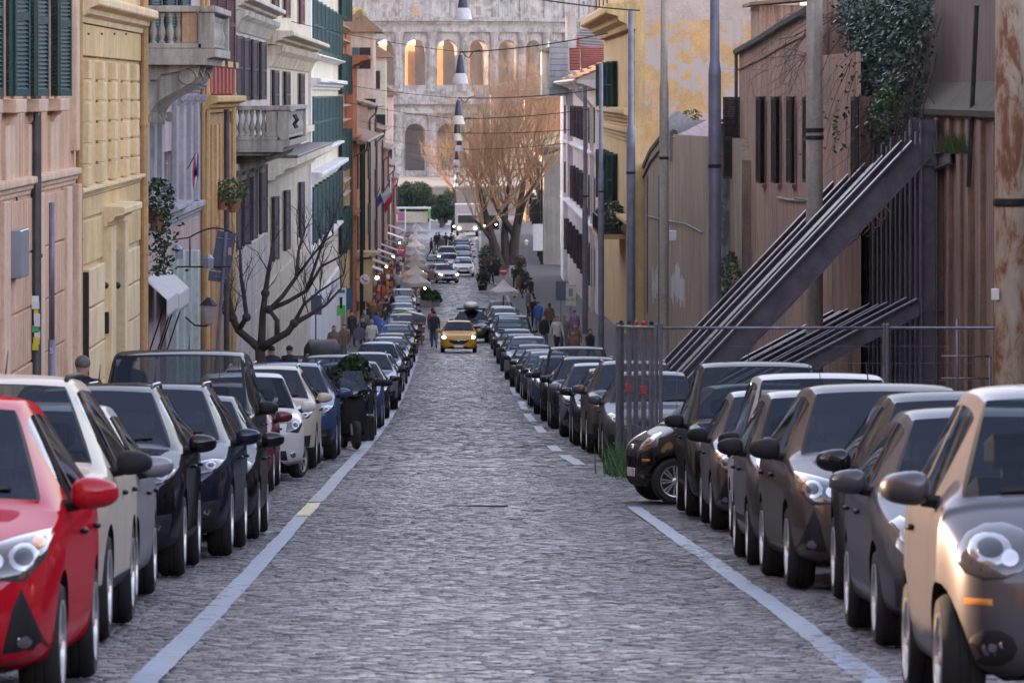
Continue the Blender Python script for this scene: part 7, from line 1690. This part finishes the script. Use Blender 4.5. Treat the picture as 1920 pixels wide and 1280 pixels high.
def signs():
    mr = plain('sign_red', (.48, .03, .035), .45, var=.05); mw = plain('sign_white', (.66, .66, .66), .5, var=.05); mb_ = plain('sign_back_grey', (.075, .085, .12), .5, .4, sc=6); my = plain('sign_yellow', (.62, .50, .06), .5, var=.05)
    def post(t, h, r=.03, x=0.): MB().tube([(x, .04, 0), (x, .04, h)], r, 6).obj('post', M_gpole, t)
    for i, (x, y, r, d) in enumerate(((944, 508, 8.2, 430), (928, 465, 5.5, 500), (753, 469, 6.2, 470), (764, 440, 5.2, 520))):
        g = float(RZ(d)) + .13; R_ = r * d / F; t = thing('no_entry_sign', ['red no-entry sign beside the kiosk parasol', 'red no-entry sign beside the plane tree trunk', 'red no-entry sign above the cafe parasols', 'farthest red no-entry sign among the parasols'][i], 'sign', (XD(x, d), d, g), group='no-entry signs'); zc = ZD(y, d) - g
        MB().lathe([(0, -.02), (R_, -.02), (R_, .01), (0, .01)], (0, 0, zc), 20, 1).obj('disc', mr, t); MB().box((-R_ * .72, -.03, zc - R_ * .17), (R_ * .72, -.022, zc + R_ * .17)).obj('bar', mw, t); post(t, zc + R_)
        if i == 0:
            MB().box((.32 + R_ * .4, -.02, zc - .42), (.78 + R_ * .4, .0, zc + .42)).obj('plate', mw, t); MB().prism([(.44 + R_ * .4, zc - .25), (.5 + R_ * .4, zc - .25), (.5 + R_ * .4, zc + .05), (.6 + R_ * .4, zc + .05), (.55 + R_ * .4, zc + .3), (.38 + R_ * .4, zc + .05), (.44 + R_ * .4, zc + .05)], 1, -.03, -.022).obj('arrow', M_blk, t)
    # big sign back on its leaning pole beside the pruned tree
    d = 128.0; t = thing('road_sign', 'large dark road sign seen from behind on a leaning pole', 'sign', (XD(398, d), d, float(RZ(d)) + .1)); g = t.location.z; e = lambda x, y: (XD(x, d) - XD(398, d), ZD(y, d) - g)
    MB().prism([e(408, 432), e(443, 437), e(432, 512), e(395, 505)], 1, -.02, .0).obj('panel', mb_, t); MB().prism([e(392, 507), e(430, 513), e(425, 530), e(390, 526)], 1, -.018, .0).obj('lower_panel', mb_, t)
    a, c = e(424, 435), e(396, 720); MB().tube([(a[0], -.05, a[1]), (c[0], -.05, c[1] - 1.2)], .04, 8).obj('post', M_gpole, t)
    for y0 in (446, 500, 519): q = e(408 + (446 - y0) * .08, y0); MB().tube([(q[0], -.05, q[1]), (q[0] + .28, -.05, q[1] - .03)], .014, 5).obj('clamp', M_gpole, t)
    MB().bbox((e(428, 0)[0], -.03, e(0, 478)[1]), (e(434, 0)[0], -.021, e(0, 464)[1]), .002).obj('sticker', plain('sticker_red', (.5, .25, .25), .5), t)
    d = 190.0; t = thing('road_sign', 'small dark twin-panel road sign seen from behind under the pruned branches', 'sign', (XD(592, d), d, float(RZ(d)) + .1)); g = t.location.z
    for k in (0, 1): MB().bbox((-.16 + .19 * k, -.02, ZD(590, d) - g), (.01 + .19 * k, .0, ZD(553, d) - g), .01).obj('panel', mb_, t)
    post(t, ZD(540, d) - g)
    d = 238.0; t = thing('road_sign', 'round grey sign back on the left pavement', 'sign', (XD(674, d), d, float(RZ(d)) + .1)); g = t.location.z; MB().lathe([(0, -.02), (.27, -.02), (.28, .0), (0, .0)], (0, 0, ZD(626, d) - g), 18, 1).obj('disc', mb_, t); post(t, ZD(600, d) - g)
    # green shop sign with its chalk figure
    d = 245.0; t = thing('shop_sign', 'bright green and white hanging shop sign on the left pavement', 'sign', (XD(650, d), d, float(RZ(d)) + .1)); g = t.location.z; e = lambda x, y: (XD(x, d) - XD(650, d), ZD(y, d) - g); q = lambda nm, x0, x1, y0, y1, m, o=0.: MB().bbox((e(x0, 0)[0], -.03 - o, e(0, y1)[1]), (e(x1, 0)[0], -.0 - o, e(0, y0)[1]), .004).obj(nm, m, t)
    q('board', 631, 649, 540, 592, plain('notice_white', (.6, .6, .62))); q('green_field', 632, 648, 572, 591, plain('sign_green', (.10, .34, .06), .5), .032); q('figure', 637, 642, 557, 578, M_blk, .034); q('title', 633, 647, 543, 549, plain('sign_dkgreen', (.02, .12, .06), .5), .032); q('blue_panel', 650, 660, 540, 580, plain('sign_blue', (.02, .05, .12), .5)); post(t, ZD(536, d) - g)
    # round white sign with red stroke, on a bracket
    d = 300.0; t = thing('phone_sign', 'round white sign with a red handset mark on the straw house', 'sign', (XD(684, d), d, ZD(524, d))); MB().lathe([(0, -.05), (.26, -.05), (.27, .05), (0, .05)], (0, 0, 0), 20, 1).obj('disc', mw, t); MB().tube([(-.14, -.07, .12), (-.06, -.07, -.02), (.08, -.07, -.09), (.16, -.07, -.07)], .03, 6).obj('handset', mr, t); MB().tube([(-.26, 0, 0), (-.9, 0, .02)], .02, 5).obj('bracket', M_iron, t)
    d = 420.0; t = thing('round_sign', 'round yellow sign with pink top hanging over the shops', 'sign', (XD(728, d), d, ZD(479, d))); MB().lathe([(0, -.05), (.27, -.05), (.27, .05), (0, .05)], (0, 0, 0), 18, 1).obj('disc', my, t); MB().lathe([(0, -.05), (.2, -.05), (.2, .05), (0, .05)], (-.1, .12, .2), 16, 1).obj('pink_disc', plain('sign_pink', (.35, .10, .19), .5), t); MB().tube([(-.26, 0, 0), (-.6, 0, .0)], .02, 5).obj('bracket', M_iron, t)
    # right: dark sign back, ticket sign with its letters, notice panels
    d = 262.0; t = thing('road_sign', 'dark rectangular sign back beside the white ticket sign', 'sign', (XD(1051, d), d, float(RZ(d)) + .13)); g = t.location.z; MB().bbox((XD(1042, d) - XD(1051, d), -.02, ZD(563, d) - g), (XD(1061, d) - XD(1051, d), .0, ZD(527, d) - g), .01).obj('panel', mb_, t); post(t, ZD(530, d) - g)
    d = 263.5; t = thing('ticket_sign', 'cream ticket sign with black letters and a yellow mark', 'sign', (XD(1070, d), d, float(RZ(d)) + .13)); g = t.location.z; e = lambda x, y: (XD(x, d) - XD(1070, d), ZD(y, d) - g)
    MB().bbox((e(1060, 0)[0], -.02, e(0, 573)[1]), (e(1080, 0)[0], .0, e(0, 532)[1]), .01).obj('panel', plain('sign_cream', (.52, .49, .42), .6), t); post(t, e(0, 545)[1], .04)
    def words(txt, x, y, size, mat, nm):
        cu = bpy.data.curves.new(nm, 'FONT'); cu.body = txt; cu.size = size; cu.extrude = .003; cu.align_x = 'CENTER'; o = bpy.data.objects.new(nm, cu); COL.objects.link(o); dg = bpy.context.evaluated_depsgraph_get(); dg.update(); me = bpy.data.meshes.new_from_object(o.evaluated_get(dg)); bpy.data.objects.remove(o)
        me.materials.clear(); me.materials.append(mat); q = link(nm, me, t, (x, -.026, y), (R(90), 0, 0)); return q
    words('OCKET', e(1071, 0)[0], e(0, 564)[1], .18, M_blk, 'lettering'); words('FUNCTRE', e(1071, 0)[0], e(0, 537)[1], .10, plain('letter_grey', (.2, .2, .2), .6), 'lettering'); MB().ball((e(1070, 0)[0], -.025, e(0, 569)[1]), (.09, .006, .05), 8, 5).obj('mark', my, t); MB().bbox((e(1066, 0)[0], -.024, e(0, 556)[1]), (e(1074, 0)[0], -.021, e(0, 541)[1]), .001).obj('picture', plain('letter_grey', (.2, .2, .2)), t)
    d = 460.0; t = thing('notice_board', 'pale grey notice panel on a post by the kiosk', 'sign', (XD(989, d), d, float(RZ(d)) + .13)); g = t.location.z; MB().bbox((-.38, -.03, ZD(536, d) - g), (.38, .0, ZD(511, d) - g), .01).obj('panel', plain('grey_box_metal', (.26, .28, .33)), t); MB().bbox((-.34, -.04, ZD(539, d) - g), (.34, -.01, ZD(536, d) - g - .01), .01).obj('strip', mw, t); post(t, ZD(540, d) - g, .05)
    d = 455.0; t = thing('street_lantern', 'slim lamp post right of the plane tree', 'street lamp', (XD(987, d), d, float(RZ(d)) + .13)); g = t.location.z; post(t, ZD(460, d) - g, .05); MB().lathe([(.06, 0), (.16, .3), (.18, .32), (.05, .45), (0, .5)], (0, .04, ZD(460, d) - g), 8).obj('lantern', mw, t)
    d = 66.0; t = thing('street_pole', 'thin grey pole with a small number plate before the pink house', 'pole', (XD(97, d), d, float(RZ(d)) + .13)); g = t.location.z; MB().tube([(0, 0, 0), (0, 0, ZD(637, d) - g)], .045, 8).obj('base', M_gpole, t, True); MB().tube([(0, 0, ZD(637, d) - g + .002), (0, 0, ZD(380, d) - g)], .034, 8).obj('shaft', M_gpole, t, True); words('5', 0, ZD(662, d) - g, .09, mw, 'numeral'); [c for c in t.children if c.name.startswith('numeral')][0].location.y = -.05
signs()
def flags():
    d = 395.0; t = thing('flag_cluster', 'national tricolour and blue flag hanging from one bracket on the left houses', 'flag', P(702, 388, d)); mg, mwh, mr, mb_ = plain('flag_green', (.03, .22, .10), .8), plain('flag_white', (.56, .55, .56), .8), plain('flag_red', (.45, .02, .03), .8), plain('flag_eu', (.03, .06, .32), .8)
    e = lambda x, y: Vector((XD(x, d) - XD(702, d), 0, ZD(y, d) - ZD(388, d)))
    MB().tube([e(698, 395), e(732, 338)], .03, 6).obj('pole', M_iron, t); MB().tube([e(698, 395), e(712, 352)], .025, 6).obj('pole', M_iron, t)
    def sheet_(nm, pts, m):
        b = MB(); vs = []; n = 8; A, B, Cc, D = [e(*p) for p in pts]
        for i in range(n + 1):
            for j in range(n + 1): u, v = i / n, j / n; p = A.lerp(B, u).lerp(D.lerp(Cc, u), v); vs.append(p + Vector((0, .16 * math.sin(u * 7 + v * 3), .04 * math.sin(u * 5))))
        b.add(vs, [(i * (n + 1) + j, i * (n + 1) + j + 1, (i + 1) * (n + 1) + j + 1, (i + 1) * (n + 1) + j) for i in range(n) for j in range(n)]); b.obj(nm, m, t, True)
    sheet_('green_band', [(731, 347), (724, 352), (711, 368), (718, 360)], mg); sheet_('white_band', [(728, 349), (734, 362), (722, 386), (713, 364)], mwh); sheet_('red_band', [(734, 362), (736, 374), (722, 400), (719, 384)], mr); sheet_('blue_flag', [(713, 362), (718, 374), (704, 394), (699, 388)], mb_)
flags()
def scooter():
    d = DY(843); t = thing('parked_scooter', 'black motor scooter with top case parked between dark cars', 'scooter', (XD(655, d), d + .5, float(RZ(d + .5)) + .01), (math.atan(slope(d)), 0, R(12)), None); bk = PT['black']
    ty = MB().lathe([(.17, -.05), (.23, -.055), (.255, -.03), (.26, 0), (.255, .03), (.23, .055), (.17, .05)], n=26, ax=0).mesh('tyre', M_tyre, True); rm = MB().lathe([(.175, -.04), (.15, 0), (.05, .03), (0, .03)], n=16, ax=0).mesh('rim', M_alloyd, True)
    for yy in (-.62, .62): w = link('wheel', ty, t, (0, yy, .26)); link('rim', rm, w)
    b = MB(); vs = []; sec = [(-.58, .10, .30, .50), (-.50, .20, .30, .78), (-.40, .24, .26, 1.00), (-.30, .16, .24, 1.04), (-.25, .10, .22, .40), (.05, .17, .22, .36), (.15, .18, .26, .74), (.45, .19, .36, .80), (.80, .14, .56, .84), (.92, .06, .66, .82)]
    for y, w, z0, z1 in sec: vs += [(-w * .8, y, z0), (-w, y, (z0 + z1) / 2), (-w * .7, y, z1 - .03), (0, y, z1), (w * .7, y, z1 - .03), (w, y, (z0 + z1) / 2), (w * .8, y, z0)]
    n = len(sec); b.add(vs, [(i * 7 + k, (i + 1) * 7 + k, (i + 1) * 7 + (k + 1) % 7, i * 7 + (k + 1) % 7) for i in range(n - 1) for k in range(7)] + [tuple(range(7)), tuple(range((n - 1) * 7, n * 7))[::-1]]); o = b.obj('body', bk, t, True, R(45))
    MB().bbox((-.15, .0, .76), (.15, .72, .86), .04).obj('seat', M_blk, t); MB().ball((0, .88, 1.08), (.25, .24, .2), 14, 9).obj('top_case', M_blk, t, True); MB().tube([(-.34, -.22, 1.08), (-.12, -.34, 1.06), (.12, -.34, 1.06), (.34, -.22, 1.08)], .022, 6).obj('handlebar', M_blk, t)
    MB().ball((0, -.43, 1.02), (.15, .10, .11), 12, 8).obj('headlight_cowl', bk, t, True); MB().ball((0, -.52, 1.0), (.08, .03, .06), 10, 6).obj('headlight', M_lens, t, True); MB().ball((0, .95, .74), (.10, .05, .05), 8, 5).obj('tail_light', M_redl, t)
    for s in (-1, 1): MB().tube([(s * .24, -.24, 1.08), (s * .30, -.28, 1.24)], .01, 4).obj('mirror_stem', M_blk, t); MB().ball((s * .31, -.28, 1.28), (.07, .02, .05), 8, 6).obj('mirror', M_blk, t); MB().tube([(s * .07, -.62, .26), (s * .08, -.45, .75)], .03, 6).obj('fork', M_alloyd, t)
    MB().add([(-.25, -.42, 1.08), (.25, -.42, 1.08), (.18, -.28, 1.42), (-.18, -.28, 1.42), (-.25, -.41, 1.08), (.25, -.41, 1.08), (.18, -.27, 1.42), (-.18, -.27, 1.42)], [(0, 1, 2, 3), (7, 6, 5, 4)]).obj('windshield', M_glass, t)
scooter()
def greenery():
    d = 113.0; t = thing('oleander_planter', 'dark green leafy shrub in a planter standing between the parked cars', 'shrub', (XD(650, d), d, float(RZ(d)) + .02)); z0 = ZD(735, d) - t.location.z
    MB().bbox((-.6, -.3, 0), (.55, .3, .5), .03).obj('planter', M_blk, t)
    b = MB(); rs = random.Random(2)
    for k in range(10): twigs(b, (rs.uniform(-.5, .5), 0, .5), (rs.gauss(0, .3), rs.gauss(0, .2), 1), .55, .014, 1, rs, .3, .2, 4)
    stuff(b.obj('stems', M_barkd, t)); leaf_cloud('leaves', np.concatenate([blob_pts(900, (-.05, 0, z0 + .15), (.55, .4, .38), 91, .2), blob_pts(700, (.15, 0, z0 + .45), (.34, .3, .3), 92, .2), blob_pts(500, (-.5, .1, z0 - .05), (.3, .3, .25), 93, .2)]), .075, M_leafd, t, 94, 1.1, length=2.4)
    for i, (x, y0, y1, w, d) in enumerate(((798, 537, 577, 13, 371), (813, 545, 576, 14, 374))):
        t = thing('kerb_bush', ['taller bright bush at the end of the left parked row', 'lower dark bush beside it on the roadway'][i], 'bush', (XD(x, d), d, float(RZ(d)))); h = ZD(y0, d) - t.location.z; wm = w * d / F
        MB().bbox((-.4, -.3, 0), (.4, .3, .45), .03).obj('planter', plain('concrete_foot', (.28, .27, .26)), t); MB().tube([(0, 0, .4), (0, 0, h * .7)], .04, 5).obj('stem', M_barkd, t)
        leaf_cloud('leaves', np.concatenate([blob_pts(700, (0, 0, h * .62), (wm * .9, wm * .9, h * .4), 95 + i, .2), blob_pts(400, (wm * .3, 0, h * .4), (wm * .8, wm * .8, h * .3), 97 + i, .2)]), .15, M_leafg if i == 0 else M_leafd, t, 99 + i)
greenery()
def bins():
    for i, (x, d, c) in enumerate(((775, 292, (.05, .16, .08)), (783, 288, (.55, .42, .05)), (789, 284, (.10, .10, .12)))):
        t = thing('rubbish_bin', ['street bin with green lid', 'street bin with yellow lid', 'street bin with grey lid'][i] + ' and striped corner in the left row', 'bin', (XD(x, d) - .4, d, float(RZ(d)) + .02), group='street bins')
        MB().prism([(-.55, .15), (.55, .15), (.65, 1.25), (-.65, 1.25)], 1, -.45, .45).obj('body', plain('bin_body', (.10, .075, .07), .6), t); b = MB(); b.prism([(-.68, 1.255), (.68, 1.255), (.6, 1.42), (0, 1.56), (-.6, 1.42)], 1, -.5, .5); b.obj('lid', plain('bin_lid_%d' % i, c, .5), t)
        for k in range(5): MB().box((.48, -.458, .25 + k * .2), (.60, -.452, .35 + k * .2)).obj('stripe', plain('sign_red' if k % 2 == 0 else 'sign_white', (.48, .03, .035)), t)
        for sx in (-1, 1): MB().lathe([(.09, -.03), (.09, .03)], (sx * .45, -.3, .09), 10, 0).obj('wheel', M_tyre, t)
bins()
def junction():
    # far right row by the plane tree, a box lorry and the stalls at the end
    for i, (x, y, k, c) in enumerate(((889, 517, 'hatch', 'white'), (888, 505, 'saloon', 'grey'), (886, 495, 'hatch', 'silver'), (884, 486, 'crossover', 'black'), (882, 478, 'hatch', 'silver'))):
        d = DY(y); w = MODELS[k]['p']['W'] / 2; put_car(MODELS[k], d, 0, False, PT[c], ['white', 'grey', 'silver', 'black', 'last silver'][i] + ' car parked near the foot of the plane tree', at=(XD(x, d) - w, d + i * 1.5), far=True, group=G)
    d = 556.0; g = float(RZ(d)); t = thing('box_lorry', 'pale box lorry standing across the far junction', 'lorry', (XD(876, d), d, g)); mw = plain('lorry_body', (.46, .43, .40), .6)
    MB().bbox((-1.2, 0, .6), (1.2, 4.5, 3.1), .05).obj('box', mw, t); MB().bbox((-1.05, -1.6, .45), (1.05, -.05, 2.2), .12).obj('cab', mw, t); MB().bbox((-.9, -1.62, 1.3), (.9, -1.5, 2.05), .03).obj('windscreen', M_glass, t)
    for sx in (-1, 1):
        for yy in (-.9, 3.2): MB().lathe([(.42, -.12), (.42, .12)], (sx * .95, yy, .42), 16, 0).obj('wheel', M_tyre, t)
        MB().ball((sx * .8, -1.63, .8), (.14, .03, .1), 8, 6).obj('headlight', M_lamp_on, t)
    for i, x in enumerate((862, 898, 919)):
        d = 570.0 + i * 4; t = thing('oncoming_car', ['first', 'second', 'third'][i] + ' car waiting with headlights at the far junction', 'car', (XD(x, d), d, float(RZ(d))), group='cars waiting at the junction'); b = MB(); vs = []
        for y, w, z0, z1 in ((-1.9, .7, .3, .7), (-1.7, .85, .2, .85), (-.7, .9, .2, 1.0), (-.1, .72, .2, 1.45), (1.2, .72, .2, 1.48), (1.9, .8, .25, 1.0)): vs += [(-w, y, z0), (-w, y, min(.9, z1)), (-w * .8, y, z1), (w * .8, y, z1), (w, y, min(.9, z1)), (w, y, z0)]
        b.add(vs, [(k * 6 + j, (k + 1) * 6 + j, (k + 1) * 6 + (j + 1) % 6, k * 6 + (j + 1) % 6) for k in range(5) for j in range(6)] + [tuple(range(6)), tuple(range(30, 36))[::-1]]); b.obj('body', PT['charcoal'], t)
        for sx in (-1, 1): MB().ball((sx * .6, -1.86, .62), (.13, .06, .09), 8, 6).obj('headlight', M_lamp_on, t); MB().lathe([(.3, -.1), (.3, .1)], (sx * .78, -1.2, .3), 14, 0).obj('wheel', M_tyre, t)
        MB().add([(-.68, -.72, 1.02), (.68, -.72, 1.02), (.55, -.16, 1.40), (-.55, -.16, 1.40)], [(0, 1, 2, 3)]).obj('windscreen', M_glass, t)
    # terrace wall and hedge bank in front of the amphitheatre
    d = 680.0; m = plaster('terrace_wall', (.24, .19, .155), sc=.6); t = thing('terrace_wall', 'pale terrace wall across the end of the street', 'wall', (XD(700, d), d, float(RZ(d)) - 1)); MB().box((0, 0, 0), (XD(1060, d) - XD(700, d), 1.2, ZD(352, d) - float(RZ(d)) + 1)).obj('masonry', m, t); MB().box((-.1, -.15, ZD(352, d) - float(RZ(d)) + 1.003), (XD(1060, d) - XD(700, d), 1.3, ZD(348, d) - float(RZ(d)) + 1)).obj('coping', M_trav, t)
    for i, (x, yt, w, d) in enumerate(((752, 345, 22, 605), (778, 338, 24, 612), (805, 340, 26, 620), (832, 352, 20, 600))):
        t = thing('hedge_bank', ['first', 'second', 'third', 'fourth'][i] + ' dark laurel mass from the left below the amphitheatre', 'hedge', (XD(x, d), d, float(RZ(d))), group='laurel masses'); h = ZD(yt, d) - float(RZ(d)); wm = w * d / F; MB().tube([(0, 0, 0), (0, 0, h * .6)], .15, 6).obj('stem', M_barkd, t)
        rs = np.random.RandomState(i); leaf_cloud('leaves', np.concatenate([blob_pts(500, (rs.normal(0, wm * .4), rs.normal(0, .8), h * rs.uniform(.15, .8)), (wm * .5, 1.2, h * .22), 200 + i * 12 + k, .2) for k in range(9)]), .17, M_leafd, t, 220 + i)
    # pavilion frame with striped mast at the far left
    d = 575.0; g = float(RZ(d)); t = thing('market_stall', 'white framed market stall with pink sign at the far end', 'stall', (XD(740, d), d, g)); e = lambda x, y: (XD(x, d) - XD(740, d), ZD(y, d) - g)
    for x in (741, 760, 806): MB().tube([(e(x, 0)[0], 0, 0), (e(x, 0)[0], 0, e(0, 390)[1])], .06, 6).obj('post', M_plate, t)
    MB().bbox((e(738, 0)[0], -.1, e(0, 392)[1]), (e(808, 0)[0], 2.5, e(0, 389)[1]), .02).obj('roof', mw, t); MB().bbox((e(746, 0)[0], .2, e(0, 418)[1]), (e(802, 0)[0], .4, e(0, 397)[1]), .02).obj('backdrop', plain('canvas_cream', (.48, .41, .32)), t); MB().bbox((e(746, 0)[0], .0, e(0, 412)[1]), (e(758, 0)[0], .1, e(0, 398)[1]), .02).obj('pink_sign', plain('sign_pink', (.35, .10, .19)), t); MB().bbox((e(803, 0)[0], -.2, e(0, 410)[1]), (e(807, 0)[0], -.12, e(0, 392)[1]), .01).obj('green_banner', plain('sign_green', (.10, .34, .06)), t)
junction()
def shop_fronts():
    """awnings, goods and lamps of the shops under the far houses"""
    rs = random.Random(14); cols = [plain('goods_red', (.42, .06, .05), .7), plain('goods_white', (.55, .53, .52), .7), plain('goods_dark', (.04, .035, .05), .7), plain('goods_orange', (.5, .2, .05), .7), plain('goods_violet', (.2, .06, .2), .7)]
    for i, d in enumerate((330, 352, 372, 392, 412, 432, 452, 472)):
        x = -5.6; g = float(RZ(d)) + .13; t = thing('shop_awning', ['first', 'second', 'third', 'fourth', 'fifth', 'sixth', 'seventh', 'last'][i] + ' slanting awning along the far left shops', 'awning', (x, d, g + 2.9), group='awnings of the far shops')
        w = 4.0; b = MB(); b.add([(-.3, 0, .5), (-.3, w, .5), (1.1, w, 0), (1.1, 0, 0), (-.3, 0, .46), (-.3, w, .46), (1.1, w, -.04), (1.1, 0, -.04)], [(0, 1, 2, 3), (7, 6, 5, 4), (0, 3, 7, 4), (3, 2, 6, 7)]); b.obj('canvas', [cols[1], plain('canvas_cream', (.48, .41, .32)), cols[2]][i % 3], t); MB().box((1.09, 0, -.22), (1.11, w, -.042)).obj('valance', [cols[1], plain('canvas_cream', (.48, .41, .32)), cols[0]][i % 3], t)
        for yy in (.15, w - .15): MB().tube([(-.3, yy, -.8), (1.05, yy, -.02)], .025, 4).obj('arm', M_iron, t)
        r = thing('goods_rack', ['first', 'second', 'third', 'fourth', 'fifth', 'sixth', 'seventh', 'last'][i] + ' crowded rack of goods outside the far left shops', 'rack', (x + .5, d + 1, g), group='racks of the far shops')
        MB().tube([(-.3, 0, 0), (-.3, 0, 1.9)], .03, 5).obj('post', M_iron, r); MB().tube([(.5, 0, 0), (.5, 0, 1.9)], .03, 5).obj('post', M_iron, r)
        for k in range(12): z = .3 + .45 * (k // 3); xx = -.25 + .27 * (k % 3); MB().bbox((xx, -.12, z), (xx + .22, .12, z + rs.uniform(.2, .38)), .02).obj('goods', rs.choice(cols), r)
        if i % 2 == 0: l = thing('shop_lamp', ['first', '', 'second', '', 'third', '', 'fourth'][i] + ' warm lamp glowing under the far shop awnings', 'lamp', (x + .8, d + .2, g + 2.5)); MB().ball((0, 0, 0), .09, 8, 6).obj('globe', plain('bulb_lit', (1, .8, .5)), l); MB().tube([(0, 0, .08), (0, 0, .4)], .01, 4).obj('flex', M_iron, l)
shop_fronts()
def kerb_hedge():
    mh = leaf_mat('leaf_russet', (.035, .018, .014), (.10, .055, .035))
    for i, (x, y, w, h) in enumerate(((905, 548, 1.1, 1.5), (912, 530, 1.2, 1.9), (908, 512, 1.0, 2.0), (918, 498, 1.2, 1.8), (930, 520, 1.0, 1.4), (975, 520, 1.1, 1.6), (982, 545, 1.0, 1.3))):
        d = DY(y); t = thing('kerb_shrub', ['first', 'second', 'third', 'fourth', 'fifth', 'sixth', 'seventh'][i] + ' dark russet shrub in a tub near the plane tree', 'shrub', (XD(x, d), d, float(RZ(d)) + .13), group='tub shrubs by the plane tree')
        MB().lathe([(.28, 0), (.36, .4), (.38, .42), (0, .4)], n=10).obj('tub', M_blk, t); leaf_cloud('leaves', blob_pts(520, (0, 0, h * .62), (w * .5, w * .5, h * .42), 300 + i, .2), .12, mh if i % 2 else M_leafd, t, 310 + i); MB().tube([(0, 0, .3), (0, 0, h * .7)], .03, 5).obj('stem', M_barkd, t)
    for i, (x, y, c) in enumerate(((966, 498, CB), (985, 505, CN), (996, 520, CB), (972, 512, CBR), (990, 540, CG), (921, 490, CB))):
        person(x, y, c, CB, 'dark', ['black', 'navy', 'dark', 'brown', 'olive', 'short black'][i] + '-clad passer-by near the kiosk and plane tree', ['walk', 'stand', 'walk2'][i % 3], i * 70)
kerb_hedge()
def sun_screen_blocks():
    """unseen blocks added behind the left fronts to keep the low sun off the street"""
    m = plaster('buff_plaster', (.48, .40, .30))
    for i, (d0, d1, x, zt) in enumerate(((296, 372, -24, 15.0), (374, 470, -24, 8.2), (90, 180, -26, 15.), (182, 294, -26, 15.), (472, 620, -24, -4.8))):  # unseen blocks, heights set for the shade they throw on the right fronts
        t = thing('sun_screen_block', ['tall', 'lower', 'near', 'middle', 'lowest'][i] + ' unseen buff block added to shade the street', 'building', (x, d0, -16)); h = zt + 16
        MB().box((-8, 0, 0), (0, d1 - d0, h)).obj('wall', m, t); MB().prism([(-8.5, h + .01), (.5, h + .01), (-4, h + 2)], 1, -.4, d1 - d0 + .4).obj('roof', M_roof, t)
        for k in range(int((d1 - d0) / 8)):
            for j in range(4): MB().box((-.1, 3 + k * 8, h - 3.2 - j * 3.6), (.05, 4.2 + k * 8, h - 1.4 - j * 3.6)).obj('window', M_pane, t)
sun_screen_blocks()
def surroundings():
    """unseen palaces added behind the camera and above the right wall to darken reflections and sky light"""
    m = plaster('orange_plaster', (.50, .275, .135)); m2 = plaster('buff_plaster', (.48, .40, .30))
    for nm, lab, mt, a, b_ in (('reflection_palace', 'unseen ochre palace added behind the camera to darken and warm reflections', m, (-34, -64, -3), (34, -52, 19)), ('sky_block_palace', 'unseen buff palace added above the brown wall to block sky light', m2, (20, -40, -8), (30, 138, 7))):  # unseen palaces added to cut sky light and darken car reflections
        t = thing(nm, lab, 'building', a); x, y, z = [q - p for p, q in zip(a, b_)]
        MB().box((0, 0, 0), (x, y, z)).obj('wall', mt, t); MB().prism([(-.6, z + .01), (x + .6, z + .01), (x / 2, z + 2.2)], 1, -.5, y + .5).obj('roof', M_roof, t)
        for k in range(int(max(x, y) / 5)):
            for j in range(4):
                if x > y: MB().box((2 + k * 5, y - .1, z - 4 - j * 4.4), (3.3 + k * 5, y + .06, z - 1.8 - j * 4.4)).obj('window', M_pane, t)
                else: MB().box((-.06, 2 + k * 5, z - 4 - j * 4.4), (.1, 3.3 + k * 5, z - 1.8 - j * 4.4)).obj('window', M_pane, t)
surroundings()
# ---------------------------------------------------------------- air
def haze():
    m = bpy.data.materials.new('haze_air'); m.use_nodes = True; nt = m.node_tree; nt.nodes.clear()
    o = N(nt, 'ShaderNodeOutputMaterial'); v = N(nt, 'ShaderNodeVolumePrincipled'); v.inputs['Color'].default_value = (.86, .88, .95, 1); v.inputs['Density'].default_value = .00004; v.inputs['Anisotropy'].default_value = .0
    L(nt, v.outputs[0], o.inputs['Volume'])
    b = MB().box((-960, -120, -20), (960, 3060, 42)).obj('haze', m); b['kind'] = 'stuff'
haze()
